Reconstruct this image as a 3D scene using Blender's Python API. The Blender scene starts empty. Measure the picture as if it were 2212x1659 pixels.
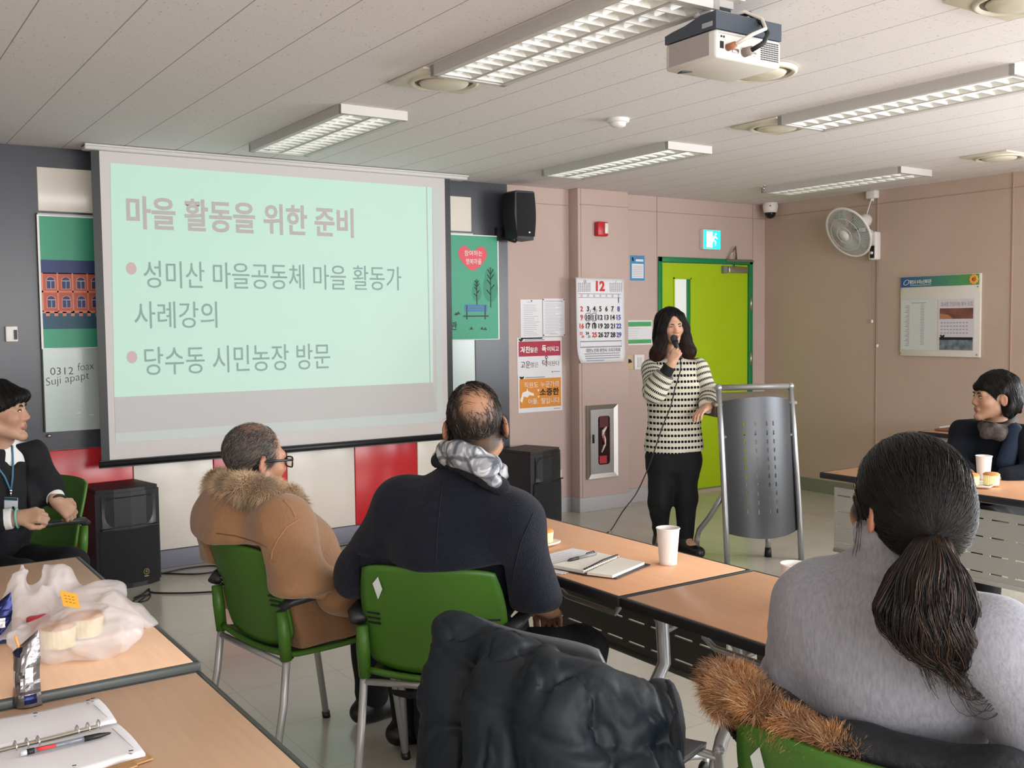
import bpy, bmesh, math, random
import numpy as np
from mathutils import Vector, Matrix
random.seed(7)
SC = bpy.context.scene
COL = SC.collection
PI = math.pi

# ------------------------------------------------------------------ camera
# hand-held at 1.5 m; axes of the room: X along the screen wall, Y towards it, Z up
CAM_R = np.array([[0.8281, -0.0423, 0.5590], [-0.5604, -0.0425, 0.8271], [-0.0112, -0.9982, -0.0589]])
_u, _s, _v = np.linalg.svd(CAM_R); CAM_R = _u @ _v
CAM_H, CAM_F = 1.5, 2201.0
cam = bpy.data.objects.new('camera', bpy.data.cameras.new('camera'))
COL.objects.link(cam)
cam.data.sensor_width = 36.0
cam.data.lens = CAM_F / 2212.0 * 36.0
cam.data.clip_start = 0.05
_m = Matrix.Identity(4)
for i in range(3):
    _m[i][0] = CAM_R[i, 0]; _m[i][1] = -CAM_R[i, 1]; _m[i][2] = -CAM_R[i, 2]
_m[2][3] = CAM_H
cam.matrix_world = _m
SC.camera = cam

# ------------------------------------------------------------------ light of the room
SC.view_settings.view_transform = 'Standard'
SC.view_settings.look = 'None'
SC.view_settings.gamma = 1.0
SC.view_settings.use_curve_mapping = False
SC.view_settings.exposure = 0.46
world = bpy.data.worlds.new('overcast_sky'); SC.world = world
world.use_nodes = True
world.node_tree.nodes['Background'].inputs[0].default_value = (0.80, 0.88, 1.0, 1)
world.node_tree.nodes['Background'].inputs[1].default_value = 0.6
try:
    SC.cycles.use_denoising = True
    SC.cycles.max_bounces = 8; SC.cycles.diffuse_bounces = 5; SC.cycles.transparent_max_bounces = 16
    SC.cycles.sample_clamp_indirect = 6.0
except Exception: pass

def area_light(name, loc, target, sx, sy, power, color=(1, 1, 1), spread=180):
    l = bpy.data.lights.new(name, 'AREA'); l.shape = 'RECTANGLE'; l.size = sx; l.size_y = sy
    l.energy = power; l.color = color; l.spread = math.radians(spread)
    o = bpy.data.objects.new(name, l); COL.objects.link(o); o.location = loc
    o.rotation_euler = (Vector(target) - Vector(loc)).to_track_quat('-Z', 'Y').to_euler()
    return o
# overcast daylight entering through the window bands of the right and the back wall
area_light('daylight_right', (7.42, -0.55, 1.65), (0, -0.55, 1.35), 5.6, 1.5, 330, (0.93, 0.97, 1.0))
area_light('daylight_back', (2.0, -4.05, 1.65), (2.0, 3, 1.45), 7.4, 1.5, 310, (1.0, 0.98, 0.97))

# ------------------------------------------------------------------ helpers: space
def ray(px, py):
    return CAM_R @ np.array([px - 1106.0, py - 829.5, CAM_F])
def at(px, py, x=None, y=None, z=None, d=None):
    """point of the room seen at a picture position, on a plane x=, y=, z= or at depth d"""
    r = ray(px, py); o = np.array([0, 0, CAM_H])
    if x is not None: t = x / r[0]
    elif y is not None: t = y / r[1]
    elif z is not None: t = (z - CAM_H) / r[2]
    else: t = d / CAM_F
    return o + t * r
def V(*a): return np.array(a, float)
def unit(v):
    v = np.asarray(v, float); return v / max(np.linalg.norm(v), 1e-9)
def rotz(v, a):
    c, s = math.cos(a), math.sin(a); return np.array([v[0]*c - v[1]*s, v[0]*s + v[1]*c, v[2]])

# ------------------------------------------------------------------ helpers: materials
def lin(h):
    if isinstance(h, str):
        h = h.lstrip('#'); c = [int(h[i:i+2], 16) / 255 for i in (0, 2, 4)]
    else: c = list(h)
    return tuple((x / 12.92 if x <= 0.04045 else ((x + 0.055) / 1.055) ** 2.4) for x in c[:3]) + (1.0,)
MATS = {}
def mat(name, color='#888888', rough=0.6, metal=0.0, spec=0.5, bump=0.0, bscale=60.0, var=0.0, vscale=8.0, emit=None, estr=0.0, alpha=1.0, trans=0.0, coat=0.0, sheen=0.0, vcol=False, stretch=None, coord='Object', aniso=0.0):
    if name in MATS: return MATS[name]
    m = bpy.data.materials.new(name); m.use_nodes = True
    nt = m.node_tree; b = nt.nodes['Principled BSDF']; L = nt.links.new
    b.inputs['Base Color'].default_value = lin(color)
    b.inputs['Roughness'].default_value = rough
    b.inputs['Metallic'].default_value = metal
    b.inputs['Specular IOR Level'].default_value = spec
    b.inputs['Alpha'].default_value = alpha
    b.inputs['Transmission Weight'].default_value = trans
    b.inputs['Coat Weight'].default_value = coat
    if sheen: b.inputs['Sheen Weight'].default_value = sheen; b.inputs['Sheen Roughness'].default_value = 0.5
    if aniso: b.inputs['Anisotropic'].default_value = aniso
    src = None
    if vcol:
        a = nt.nodes.new('ShaderNodeVertexColor'); a.layer_name = 'Col'; src = a.outputs['Color']
        L(src, b.inputs['Base Color'])
    tc = None
    if bump or var:
        tc = nt.nodes.new('ShaderNodeTexCoord').outputs[coord]
        if stretch:
            mp = nt.nodes.new('ShaderNodeMapping'); mp.inputs['Scale'].default_value = stretch
            L(tc, mp.inputs[0]); tc = mp.outputs[0]
    if var:
        n = nt.nodes.new('ShaderNodeTexNoise'); n.inputs['Scale'].default_value = vscale; n.inputs['Detail'].default_value = 4
        L(tc, n.inputs['Vector'])
        mx = nt.nodes.new('ShaderNodeMix'); mx.data_type = 'RGBA'; mx.blend_type = 'MULTIPLY'; mx.inputs['Factor'].default_value = 1
        rp = nt.nodes.new('ShaderNodeMapRange'); rp.inputs['To Min'].default_value = 1 - var; rp.inputs['To Max'].default_value = 1 + var
        rp.inputs['From Min'].default_value = 0.25; rp.inputs['From Max'].default_value = 0.75
        L(n.outputs['Fac'], rp.inputs['Value'])
        if src is None: mx.inputs['A'].default_value = lin(color)
        else: L(src, mx.inputs['A'])
        L(rp.outputs[0], mx.inputs['B']); L(mx.outputs['Result'], b.inputs['Base Color'])
    if bump:
        n = nt.nodes.new('ShaderNodeTexNoise'); n.inputs['Scale'].default_value = bscale; n.inputs['Detail'].default_value = 3
        L(tc, n.inputs['Vector'])
        bp = nt.nodes.new('ShaderNodeBump'); bp.inputs['Strength'].default_value = bump; bp.inputs['Distance'].default_value = 0.01
        L(n.outputs['Fac'], bp.inputs['Height']); L(bp.outputs[0], b.inputs['Normal'])
    if emit:
        b.inputs['Emission Color'].default_value = lin(emit); b.inputs['Emission Strength'].default_value = estr
    MATS[name] = m; return m

# ------------------------------------------------------------------ helpers: mesh building
_TXT = {}
def text_geo(s, bold=0.0):
    k = (s, bold)
    if k in _TXT: return _TXT[k]
    c = bpy.data.curves.new('t', 'FONT'); c.body = s; c.size = 1.0; c.offset = bold; c.resolution_u = 3
    o = bpy.data.objects.new('t', c); COL.objects.link(o)
    dg = bpy.context.evaluated_depsgraph_get(); dg.update()
    me = bpy.data.meshes.new_from_object(o.evaluated_get(dg))
    v = np.array([p.co[:2] for p in me.vertices]) if len(me.vertices) else np.zeros((0, 2))
    f = [tuple(p.vertices) for p in me.polygons]
    bpy.data.objects.remove(o); bpy.data.curves.remove(c); bpy.data.meshes.remove(me)
    if len(v): v = v - v.min(0)
    _TXT[k] = (v, f); return _TXT[k]

class MB:
    """collects shapes into one mesh with several materials"""
    def __init__(s): s.v = []; s.f = []; s.m = []; s.sm = []; s.mats = []; s.n = 0
    def slot(s, m):
        if m not in s.mats: s.mats.append(m)
        return s.mats.index(m)
    def add(s, vs, fs, m, smooth=False):
        k = s.slot(m)
        s.v.extend([tuple(float(c) for c in p) for p in vs])
        for f in fs:
            s.f.append(tuple(int(i) + s.n for i in f)); s.m.append(k); s.sm.append(smooth)
        s.n += len(vs); return s
    def box(s, c, size, m, rot=0.0, bevel=0.0, seg=2, M=None, smooth=None):
        bm = bmesh.new(); bmesh.ops.create_cube(bm, size=1.0)
        bmesh.ops.scale(bm, vec=size, verts=bm.verts)
        if bevel: bmesh.ops.bevel(bm, geom=list(bm.edges), offset=bevel, segments=seg, profile=0.5, affect='EDGES')
        T = Matrix.Translation(c) @ (M.to_4x4() if M is not None else Matrix.Rotation(rot, 4, 'Z'))
        bm.transform(T); bm.verts.index_update()
        s.add([v.co[:] for v in bm.verts], [[v.index for v in f.verts] for f in bm.faces], m, bool(bevel) if smooth is None else smooth)
        bm.free(); return s
    def box2(s, a, b, m, bevel=0.0, seg=2):
        a = np.array(a, float); b = np.array(b, float)
        return s.box((a + b) / 2, np.abs(b - a), m, bevel=bevel, seg=seg)
    def tube(s, pts, r, m, seg=8, cap=True, closed=False, flat=None):
        P = [np.asarray(p, float) for p in pts]; n = len(P)
        R = list(r) if hasattr(r, '__len__') else [r] * n
        vs = []; fs = []; ref = None
        for i in range(n):
            if closed: t = unit(P[(i+1) % n] - P[i-1])
            else: t = unit(P[min(i+1, n-1)] - P[max(i-1, 0)])
            if ref is None:
                ref = np.array([0, 0, 1.0]) if abs(t[2]) < 0.9 else np.array([1.0, 0, 0])
            u = unit(ref - t * (ref @ t)); w = np.cross(t, u); ref = u
            for j in range(seg):
                a = 2 * PI * j / seg
                k = (1, 1) if flat is None else flat
                vs.append(P[i] + R[i] * (math.cos(a) * u * k[0] + math.sin(a) * w * k[1]))
        rng = n if closed else n - 1
        for i in range(rng):
            for j in range(seg):
                a = i*seg + j; b = i*seg + (j+1) % seg; c = ((i+1) % n)*seg + (j+1) % seg; d = ((i+1) % n)*seg + j
                fs.append((a, b, c, d))
        if cap and not closed:
            fs.append(tuple(range(seg))[::-1]); fs.append(tuple((n-1)*seg + j for j in range(seg)))
        return s.add(vs, fs, m, True)
    def lathe(s, prof, m, origin=(0, 0, 0), axis=(0, 0, 1), seg=28, smooth=True, cap=False, sx=1.0):
        ax = unit(axis); ref = np.array([1.0, 0, 0]) if abs(ax[0]) < 0.9 else np.array([0, 1.0, 0])
        u = unit(ref - ax * (ref @ ax)); w = np.cross(ax, u); o = np.asarray(origin, float)
        vs = []; fs = []; n = len(prof)
        for (r, z) in prof:
            for j in range(seg):
                a = 2*PI*j/seg
                vs.append(o + ax*z + r*(math.cos(a)*u*sx + math.sin(a)*w))
        for i in range(n-1):
            for j in range(seg):
                fs.append((i*seg+j, i*seg+(j+1) % seg, (i+1)*seg+(j+1) % seg, (i+1)*seg+j))
        if cap: fs.append(tuple(range(seg))[::-1]); fs.append(tuple((n-1)*seg+j for j in range(seg)))
        return s.add(vs, fs, m, smooth)
    def sphere(s, c, r, m, seg=16, rings=10, M=None):
        rr = r if hasattr(r, '__len__') else (r, r, r)
        vs = []; fs = []
        for i in range(rings+1):
            th = PI*i/rings
            for j in range(seg):
                a = 2*PI*j/seg
                p = np.array([math.sin(th)*math.cos(a)*rr[0], math.sin(th)*math.sin(a)*rr[1], math.cos(th)*rr[2]])
                if M is not None: p = np.asarray(M) @ p
                vs.append(np.asarray(c, float) + p)
        for i in range(rings):
            for j in range(seg):
                fs.append((i*seg+j, (i+1)*seg+j, (i+1)*seg+(j+1) % seg, i*seg+(j+1) % seg))
        return s.add(vs, fs, m, True)
    def grid(s, fn, nu, nv, m, smooth=True, thick=0.0):
        """surface fn(u,v)->point on 0..1 squares; thick gives it a back skin and rims"""
        P = np.array([[fn(i/nu, j/nv) for j in range(nv+1)] for i in range(nu+1)], float)
        I = lambda i, j: i*(nv+1)+j
        fs = [(I(i, j), I(i+1, j), I(i+1, j+1), I(i, j+1)) for i in range(nu) for j in range(nv)]
        vs = P.reshape(-1, 3)
        if thick:
            du = np.gradient(P, axis=0); dv = np.gradient(P, axis=1); N = np.cross(du, dv)
            N /= np.maximum(np.linalg.norm(N, axis=2, keepdims=True), 1e-9)
            Q = (P - N*thick).reshape(-1, 3); k = len(vs)
            fs = fs + [tuple(a+k for a in f[::-1]) for f in fs]
            for i in range(nu):
                fs.append((I(i+1, 0), I(i, 0), I(i, 0)+k, I(i+1, 0)+k)); fs.append((I(i, nv), I(i+1, nv), I(i+1, nv)+k, I(i, nv)+k))
            for j in range(nv):
                fs.append((I(0, j), I(0, j+1), I(0, j+1)+k, I(0, j)+k)); fs.append((I(nu, j+1), I(nu, j), I(nu, j)+k, I(nu, j+1)+k))
            vs = np.vstack([vs, Q])
        return s.add(vs, fs, m, smooth)
    def prism(s, pts, o, ux, uy, un, th, m, smooth=False):
        """2-D outline extruded along un by th"""
        o = np.asarray(o, float); ux = np.asarray(ux, float); uy = np.asarray(uy, float); un = np.asarray(un, float)
        n = len(pts)
        a = [o + ux*p[0] + uy*p[1] for p in pts]
        if th == 0: return s.add(a, [tuple(range(n))], m, smooth)
        vs = a + [p + un*th for p in a]
        fs = [tuple(range(n))[::-1], tuple(range(n, 2*n))] + [(i, (i+1) % n, n+(i+1) % n, n+i) for i in range(n)]
        return s.add(vs, fs, m, smooth)
    def text(s, t, o, ux, uy, h, m, bold=0.0, width=None, align='l', lift=0.0008):
        v, f = text_geo(t, bold)
        if not len(v): return s
        o = np.asarray(o, float); ux = unit(ux); uy = unit(uy)
        ext = v.max(0); ky = h/max(ext[1], 1e-6); kx = ky if width is None else width/max(ext[0], 1e-6)
        dx = {'l': 0, 'c': -ext[0]*kx/2, 'r': -ext[0]*kx}[align]
        n = np.cross(ux, uy)*lift
        return s.add([o + n + ux*(p[0]*kx+dx) + uy*(p[1]*ky) for p in v], f, m)
    def build(s, name, parent=None, inv=True):
        me = bpy.data.meshes.new(name); me.from_pydata(s.v, [], s.f)
        for m in s.mats: me.materials.append(m)
        me.polygons.foreach_set('material_index', s.m); me.polygons.foreach_set('use_smooth', s.sm)
        me.update()
        o = bpy.data.objects.new(name, me); COL.objects.link(o)
        if parent is not None: attach(o, parent)
        return o
def attach(o, parent):
    """parent o keeping the world place of its mesh (parents are unscaled)"""
    o.parent = parent
    o.matrix_parent_inverse = parent.matrix_basis.inverted()
    return o
def tag(o, label=None, cat=None, group=None, kind=None):
    if label: o['label'] = label
    if cat: o['category'] = cat
    if group: o['group'] = group
    if kind: o['kind'] = kind
    return o
def thing(name, label, cat, loc=(0, 0, 0), rz=0.0, group=None, kind=None):
    o = bpy.data.objects.new(name, None); COL.objects.link(o)
    o.location = loc; o.rotation_euler = (0, 0, rz); o.empty_display_size = 0.1
    return tag(o, label, cat, group, kind)
def local(mb, name, parent):
    """a part whose mesh is given in its parent's own axes"""
    o = mb.build(name); o.parent = parent; return o
def dup(root, loc, rz=0.0, label=None):
    r = root.copy(); COL.objects.link(r); r.location = loc; r.rotation_euler = (0, 0, rz)
    if label: r['label'] = label
    for c in root.children:
        k = c.copy(); COL.objects.link(k); k.parent = r
        for g in c.children:
            q = g.copy(); COL.objects.link(q); q.parent = k
    return r
# ================================================================== THE ROOM
XR, YF, ZC = 7.16, 6.45, 2.55          # right wall, screen wall, ceiling
XL, YB = -2.6, -3.8
def structure(mb, name, label=None, parent=None):
    o = mb.build(name, parent)
    if parent is None: tag(o, label, None, None, 'structure')
    return o

def ceiling_material():
    m = mat('ceiling_board', '#E3DFDF', 0.9, spec=0.2)
    nt = m.node_tree; b = nt.nodes['Principled BSDF']; L = nt.links.new; N = nt.nodes.new
    tc = N('ShaderNodeTexCoord'); sep = N('ShaderNodeSeparateXYZ'); L(tc.outputs['Object'], sep.inputs[0])
    def math_(op, a, bb=None, c=None):
        n = N('ShaderNodeMath'); n.operation = op
        for i, q in enumerate((a, bb, c)):
            if q is None: continue
            if isinstance(q, (int, float)): n.inputs[i].default_value = q
            else: L(q, n.inputs[i])
        return n.outputs[0]
    def line(src, phase, pitch, w):
        f = math_('FRACT', math_('DIVIDE', math_('ADD', src, -phase), pitch))
        return math_('LESS_THAN', math_('MINIMUM', f, math_('SUBTRACT', 1.0, f)), w / pitch / 2)
    l1 = line(sep.outputs[0], 0.62, 0.2905, 0.0045)
    l2 = line(sep.outputs[1], 0.35, 0.61, 0.0022)
    n = N('ShaderNodeTexNoise'); n.inputs['Scale'].default_value = 1.0; n.inputs['Detail'].default_value = 1
    mp = N('ShaderNodeMapping'); mp.inputs['Scale'].default_value = (130, 75, 10); L(tc.outputs['Object'], mp.inputs[0]); L(mp.outputs[0], n.inputs['Vector'])
    hole = math_('GREATER_THAN', n.outputs['Fac'], 0.72)
    dark = math_('MINIMUM', math_('ADD', math_('ADD', math_('MULTIPLY', l1, 0.62), math_('MULTIPLY', l2, 0.16)), math_('MULTIPLY', hole, 0.45)), 0.8)
    mx = N('ShaderNodeMix'); mx.data_type = 'RGBA'; mx.inputs['A'].default_value = lin('#E3DFDF'); mx.inputs['B'].default_value = lin('#4A4440')
    L(dark, mx.inputs['Factor']); L(mx.outputs['Result'], b.inputs['Base Color'])
    return m
def floor_material():
    m = mat('floor_vinyl', '#B3AD9F', 0.17, spec=0.5)
    nt = m.node_tree; b = nt.nodes['Principled BSDF']; L = nt.links.new; N = nt.nodes.new
    tc = N('ShaderNodeTexCoord')
    br = N('ShaderNodeTexBrick'); br.offset = 0.0; br.inputs['Scale'].default_value = 1.0
    br.inputs['Brick Width'].default_value = 0.45; br.inputs['Row Height'].default_value = 0.45; br.inputs['Mortar Size'].default_value = 0.0016
    br.inputs['Color1'].default_value = lin('#CCC7BA'); br.inputs['Color2'].default_value = lin('#C9C4B7'); br.inputs['Mortar'].default_value = lin('#aea89b')
    L(tc.outputs['Object'], br.inputs['Vector'])
    n = N('ShaderNodeTexNoise'); n.inputs['Scale'].default_value = 2.2; n.inputs['Detail'].default_value = 6; L(tc.outputs['Object'], n.inputs['Vector'])
    mx = N('ShaderNodeMix'); mx.data_type = 'RGBA'; mx.blend_type = 'MULTIPLY'; mx.inputs['Factor'].default_value = 0.25
    L(br.outputs['Color'], mx.inputs['A']); L(n.outputs['Fac'], mx.inputs['B']); L(mx.outputs['Result'], b.inputs['Base Color'])
    rr = N('ShaderNodeMapRange'); rr.inputs['To Min'].default_value = 0.12; rr.inputs['To Max'].default_value = 0.26; L(n.outputs['Fac'], rr.inputs['Value']); L(rr.outputs[0], b.inputs['Roughness'])
    return m
M_PINK = mat('wall_fabric', '#C6B0A8', 0.88, spec=0.2, bump=0.25, bscale=260, var=0.05, vscale=1.3)
M_PINK_SHADE = mat('wall_fabric_shaded', '#C0AA9C', 0.88, spec=0.2, bump=0.25, bscale=260, var=0.05, vscale=1.3)  # same fabric as the screen wall, its shade mixed into a browner colour
M_SEAM = mat('wall_seam', '#A88C80', 0.9)
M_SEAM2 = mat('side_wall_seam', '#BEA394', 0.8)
M_DARK = mat('slate_panel', '#3B3D45', 0.30, spec=0.5, var=0.06, vscale=2.0)
M_RED = mat('red_gloss_panel', '#C9232C', 0.22, spec=0.5)
M_CREAM = mat('cream_gloss_panel', '#E4DDD2', 0.24, spec=0.5)
M_WALLW = mat('plain_wall', '#CFC4BC', 0.9)
M_SKIRT = mat('skirting_grey', '#B4B3B6', 0.55)
M_SKIRT2 = mat('skirting_slate', '#7C7E8C', 0.5)
M_SKIRT3 = mat('skirting_olive', '#7E8272', 0.4)
M_WHITE = mat('white_plastic', '#E6E4E2', 0.45)
M_BLACK = mat('black_plastic', '#17181B', 0.45)
M_STEEL = mat('brushed_steel', '#C2C0BE', 0.32, metal=1.0)
M_CHROME = mat('chrome', '#D8D8DA', 0.12, metal=1.0)

structure(MB().box2((XL - .2, YB - .2, -.1), (XR + .2, YF + .2, 0), floor_material()), 'floor', 'polished beige vinyl tile floor of the meeting room')
structure(MB().box2((XL - .2, YB - .2, ZC), (XR + .2, YF + .2, ZC + .1), ceiling_material()), 'ceiling', 'off-white acoustic board ceiling with long seams')
wf = MB().box2((XL, YF, 0), (5.853, YF + .15, ZC), M_PINK).box2((6.995, YF, 0), (XR + .2, YF + .15, ZC), M_PINK).box2((5.853, YF, 2.052), (6.995, YF + .15, ZC), M_PINK)
for z in (2.425,): wf.box2((4.33, YF - .002, z - .003), (4.915, YF, z + .003), M_SEAM).box2((5.43, YF - .002, z - .003), (XR, YF, z + .003), M_SEAM)
for x in (5.845, 7.0): wf.box2((x - .003, YF - .002, 2.06), (x + .003, YF, ZC), M_SEAM)
wf.box2((5.842, YF - .002, .11), (5.848, YF, 2.06), M_SEAM)
wall_front = structure(wf, 'wall_front', 'dusty pink fabric screen wall with slate cladding on its left half')
structure(MB().box2((XL, YF - .012, .11), (1.05, YF, ZC), M_DARK).box2((1.05, YF - .012, .79), (4.01, YF, .90), M_DARK).box2((1.05, YF - .012, 2.165), (4.01, YF, ZC), M_DARK)
          .box2((1.05, YF - .012, .9), (4.01, YF, 2.165), M_DARK).box2((4.01, YF - .012, .11), (4.325, YF, ZC), M_DARK), 'slate_cladding', None, wall_front)
for i in range(6):
    x0 = 1.05 + i * .4934
    structure(MB().box2((x0 + .002, YF - .018, .115), (x0 + .4914, YF - .0, .787), M_RED if i % 2 == 0 else M_CREAM, bevel=.004), 'red_panel' if i % 2 == 0 else 'cream_panel', None, wall_front)
structure(MB().box2((1.064, YF - .018, 2.182), (4.003, YF, 2.434), M_CREAM, bevel=.004), 'cream_strip_panel', None, wall_front)
structure(MB().box2((4.915, 6.33, 0), (5.425, YF + .05, ZC), M_PINK, bevel=.004).box2((4.93, 6.328, 2.422), (5.425, 6.331, 2.428), M_SEAM).box2((4.940, 6.328, .11), (4.945, 6.331, ZC), M_SEAM), 'pillar', 'pink fabric-clad pillar holding the calendar and hose cabinet')
structure(MB().box2((XL, YF - .028, 0), (1.05, YF, .112), M_SKIRT2).box2((1.05, YF - .028, 0), (4.325, YF, .112), M_SKIRT2, bevel=.004).box2((4.325, YF - .012, 0), (4.915, YF, .115), M_SKIRT)
          .box2((4.905, 6.318, 0), (5.435, YF, .115), M_SKIRT, bevel=.003).box2((5.43, YF - .012, 0), (5.853, YF, .115), M_SKIRT).box2((6.995, YF - .012, 0), (XR, YF, .115), M_SKIRT), 'baseboard_front', 'grey skirting along the screen wall')
wr = MB()
wr.box2((XR, 2.4, 0), (XR + .15, YF + .2, ZC), M_PINK_SHADE).box2((XR, YB, 0), (XR + .15, 2.4, .88), M_PINK_SHADE).box2((XR, YB, 2.42), (XR + .15, 2.4, ZC), M_PINK_SHADE).box2((XR, YB, .88), (XR + .15, -3.5, 2.42), M_PINK_SHADE)
for y in (5.25, 4.11, 2.97): wr.box2((XR - .004, y - .006, .11), (XR, y + .006, ZC), M_SEAM2).box2((XR - .008, y - .002, .11), (XR, y + .002, ZC), M_SEAM)
wr.box2((XR - .002, 2.4, 2.437), (XR, YF, 2.444), M_SEAM)
structure(wr, 'wall_right', 'dusty pink fabric side wall with its shade mixed into the colour')
structure(MB().box2((XR - .015, YB, 0), (XR, YF, .115), M_SKIRT3), 'baseboard_right', 'dull green-grey skirting along the side wall')
wl = MB().box2((XL - .15, YB, 0), (XL, YF + .2, ZC), M_WALLW)
structure(wl, 'wall_left', 'plain wall opposite the shaded side wall')
wb = MB().box2((XL, YB - .15, 0), (XR, YB, .88), M_WALLW).box2((XL, YB - .15, 2.42), (XR, YB, ZC), M_WALLW).box2((XL, YB - .15, .88), (-1.7, YB, 2.42), M_WALLW).box2((5.7, YB - .15, .88), (XR, YB, 2.42), M_WALLW)
structure(wb, 'wall_back', 'plain wall with the window band behind the audience')
M_ALU = mat('window_frame_white', '#DADADA', 0.4)
def window_band(name, label, a, b, horiz):
    mb = MB(); n = 5
    for i in range(n + 1):
        t = i / n; p = np.array(a) * (1 - t) + np.array(b) * t
        mb.box((p[0], p[1], 1.65), (.06, .06, 1.54), M_ALU)
    for z in (.9, 2.4):
        c = (np.array(a) + np.array(b)) / 2
        mb.box((c[0], c[1], z), (abs(b[0]-a[0]) + .06, abs(b[1]-a[1]) + .06, .06), M_ALU)
    structure(mb, name, label)
window_band('window_1', 'white framed window band in the side wall', (XR + .07, -3.45), (XR + .07, 2.35), False)
window_band('window_2', 'white framed window band in the back wall', (-1.65, YB - .07), (5.65, YB - .07), True)

# ---- the lime door
M_LIME = mat('lime_door_paint', '#A9C813', 0.42, spec=0.4)
M_GRN = mat('green_frame_paint', '#12804A', 0.4)
M_PANE = mat('door_pane_frosted', '#DDE3DF', 0.35, emit='#DDE3DF', estr=0.25)
door = thing('door_1', 'lime green door in a darker green frame right of the speaking woman', None, (6.42, YF, 0), kind='structure')
structure(MB().box2((5.853, YF - .012, 0), (5.897, YF + .12, 2.052), M_GRN, bevel=.004).box2((6.951, YF - .012, 0), (6.995, YF + .12, 2.052), M_GRN, bevel=.004).box2((5.853, YF - .012, 2.008), (6.995, YF + .12, 2.052), M_GRN, bevel=.004), 'door_frame', None, door)
leaf = MB(); y0 = YF + .012
for a, b in (((5.90, .035), (6.052, 2.004)), ((6.236, .035), (6.948, 2.004)), ((6.052, 1.868), (6.236, 2.004)), ((6.052, .035), (6.236, .62))):
    leaf.box2((a[0], y0, a[1]), (b[0], y0 + .04, b[1]), M_LIME)
leaf.box2((6.040, y0 - .008, .61), (6.052, y0 + .02, 1.88), M_LIME).box2((6.236, y0 - .008, .61), (6.248, y0 + .02, 1.88), M_LIME).box2((6.04, y0 - .008, 1.868), (6.248, y0 + .02, 1.88), M_LIME).box2((6.04, y0 - .008, .608), (6.248, y0 + .02, .62), M_LIME)
leafo = structure(leaf, 'door_leaf', None, door)
structure(MB().box2((6.052, y0 + .022, .62), (6.236, y0 + .03, 1.868), M_PANE).box2((6.215, y0 + .0, .62), (6.236, y0 + .022, 1.868), M_GRN), 'door_pane', None, leafo)
structure(MB().box2((5.853, YF - .03, 0), (6.995, YF + .1, .028), mat('door_threshold', '#B7AB94', .5)), 'door_threshold', None, door)
dc = MB().box2((6.66, y0 - .055, 1.93), (6.90, y0, 1.985), M_STEEL, bevel=.006).box2((6.615, y0 - .03, 1.925), (6.66, y0, 1.99), mat('closer_bracket', '#7E8478', .5))
dc.tube([(6.76, y0 - .03, 1.99), (6.76, y0 - .03, 2.005)], .012, M_STEEL)
dc.box2((6.64, YF - .035, 2.03), (6.98, YF - .02, 2.045), M_STEEL).tube([(6.66, YF - .03, 2.045), (6.73, YF - .05, 2.16), (6.76, YF - .03, 2.05)], .008, M_STEEL, seg=6)
structure(dc, 'door_closer', None, door)
for z in (1.66, 1.16, .4):
    structure(MB().tube([(6.962, YF - .018, z - .065), (6.962, YF - .018, z + .065)], .010, M_STEEL, seg=8), 'door_hinge', None, door)
structure(MB().tube([(5.97, y0 - .05, 1.0), (6.06, y0 - .05, 1.0)], .01, M_STEEL).tube([(5.97, y0, 1.0), (5.97, y0 - .055, 1.0)], .012, M_STEEL), 'door_handle', None, door)
# ================================================================== THINGS ON THE WALLS AND CEILING
UX, UZ = V(1, 0, 0), V(0, 0, 1)
SY = V(0, -1, 0)                                        # reading direction on the side wall
def rect(px0, py0, px1, py1, y):
    a = at(px0, (py0 + py1) / 2, y=y)[0]; b = at(px1, (py0 + py1) / 2, y=y)[0]; m = (px0 + px1) / 2
    return a, b, at(m, py1, y=y)[2], at(m, py0, y=y)[2]
def xz(px, py, y):
    p = at(px, py, y=y); return p[0], p[2]
M_PAPER = mat('paper_white', '#E6E6EA', 0.8, spec=0.2)
M_INK = mat('ink_black', '#1B1B1F', 0.7); M_GREYINK = mat('ink_grey', '#9A9AA2', 0.8); M_REDINK = mat('ink_red', '#D8352F', 0.7); M_BLUEINK = mat('ink_blue', '#3F50A0', 0.7)
M_WHITEINK = mat('ink_white', '#F0EEEA', 0.7)

# ---- projection screen
y = 6.20
scr = thing('projection_screen', 'pulled-down projection screen showing a mint slide with Korean headings', 'screen', (2.5, y, 2.55))
structure_w = mat('screen_casing', '#C9C7C4', .5)
MB().box2((1.275, y - .03, 2.515), (3.815, y + .06, ZC), structure_w, bevel=.008).box2((1.275, y - .045, 2.535), (3.815, y + .06, 2.545), structure_w).build('casing', scr)
MB().box2((1.358, y, .715), (3.642, y + .002, 2.53), mat('screen_fabric', '#C2BDBB', .8, emit='#D8CFD0', estr=.05)).build('fabric', scr)
for a, b in ((1.312, 1.358), (3.642, 3.686)): MB().box2((a, y, .715), (b, y + .002, 2.525), M_BLACK).build('black_border', scr)
MB().tube([(1.30, y, .713), (3.71, y, .713)], .021, M_BLACK, seg=12).box2((1.30, y - .012, .69), (3.71, y + .012, .735), M_BLACK).build('bottom_bar', scr)
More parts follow.
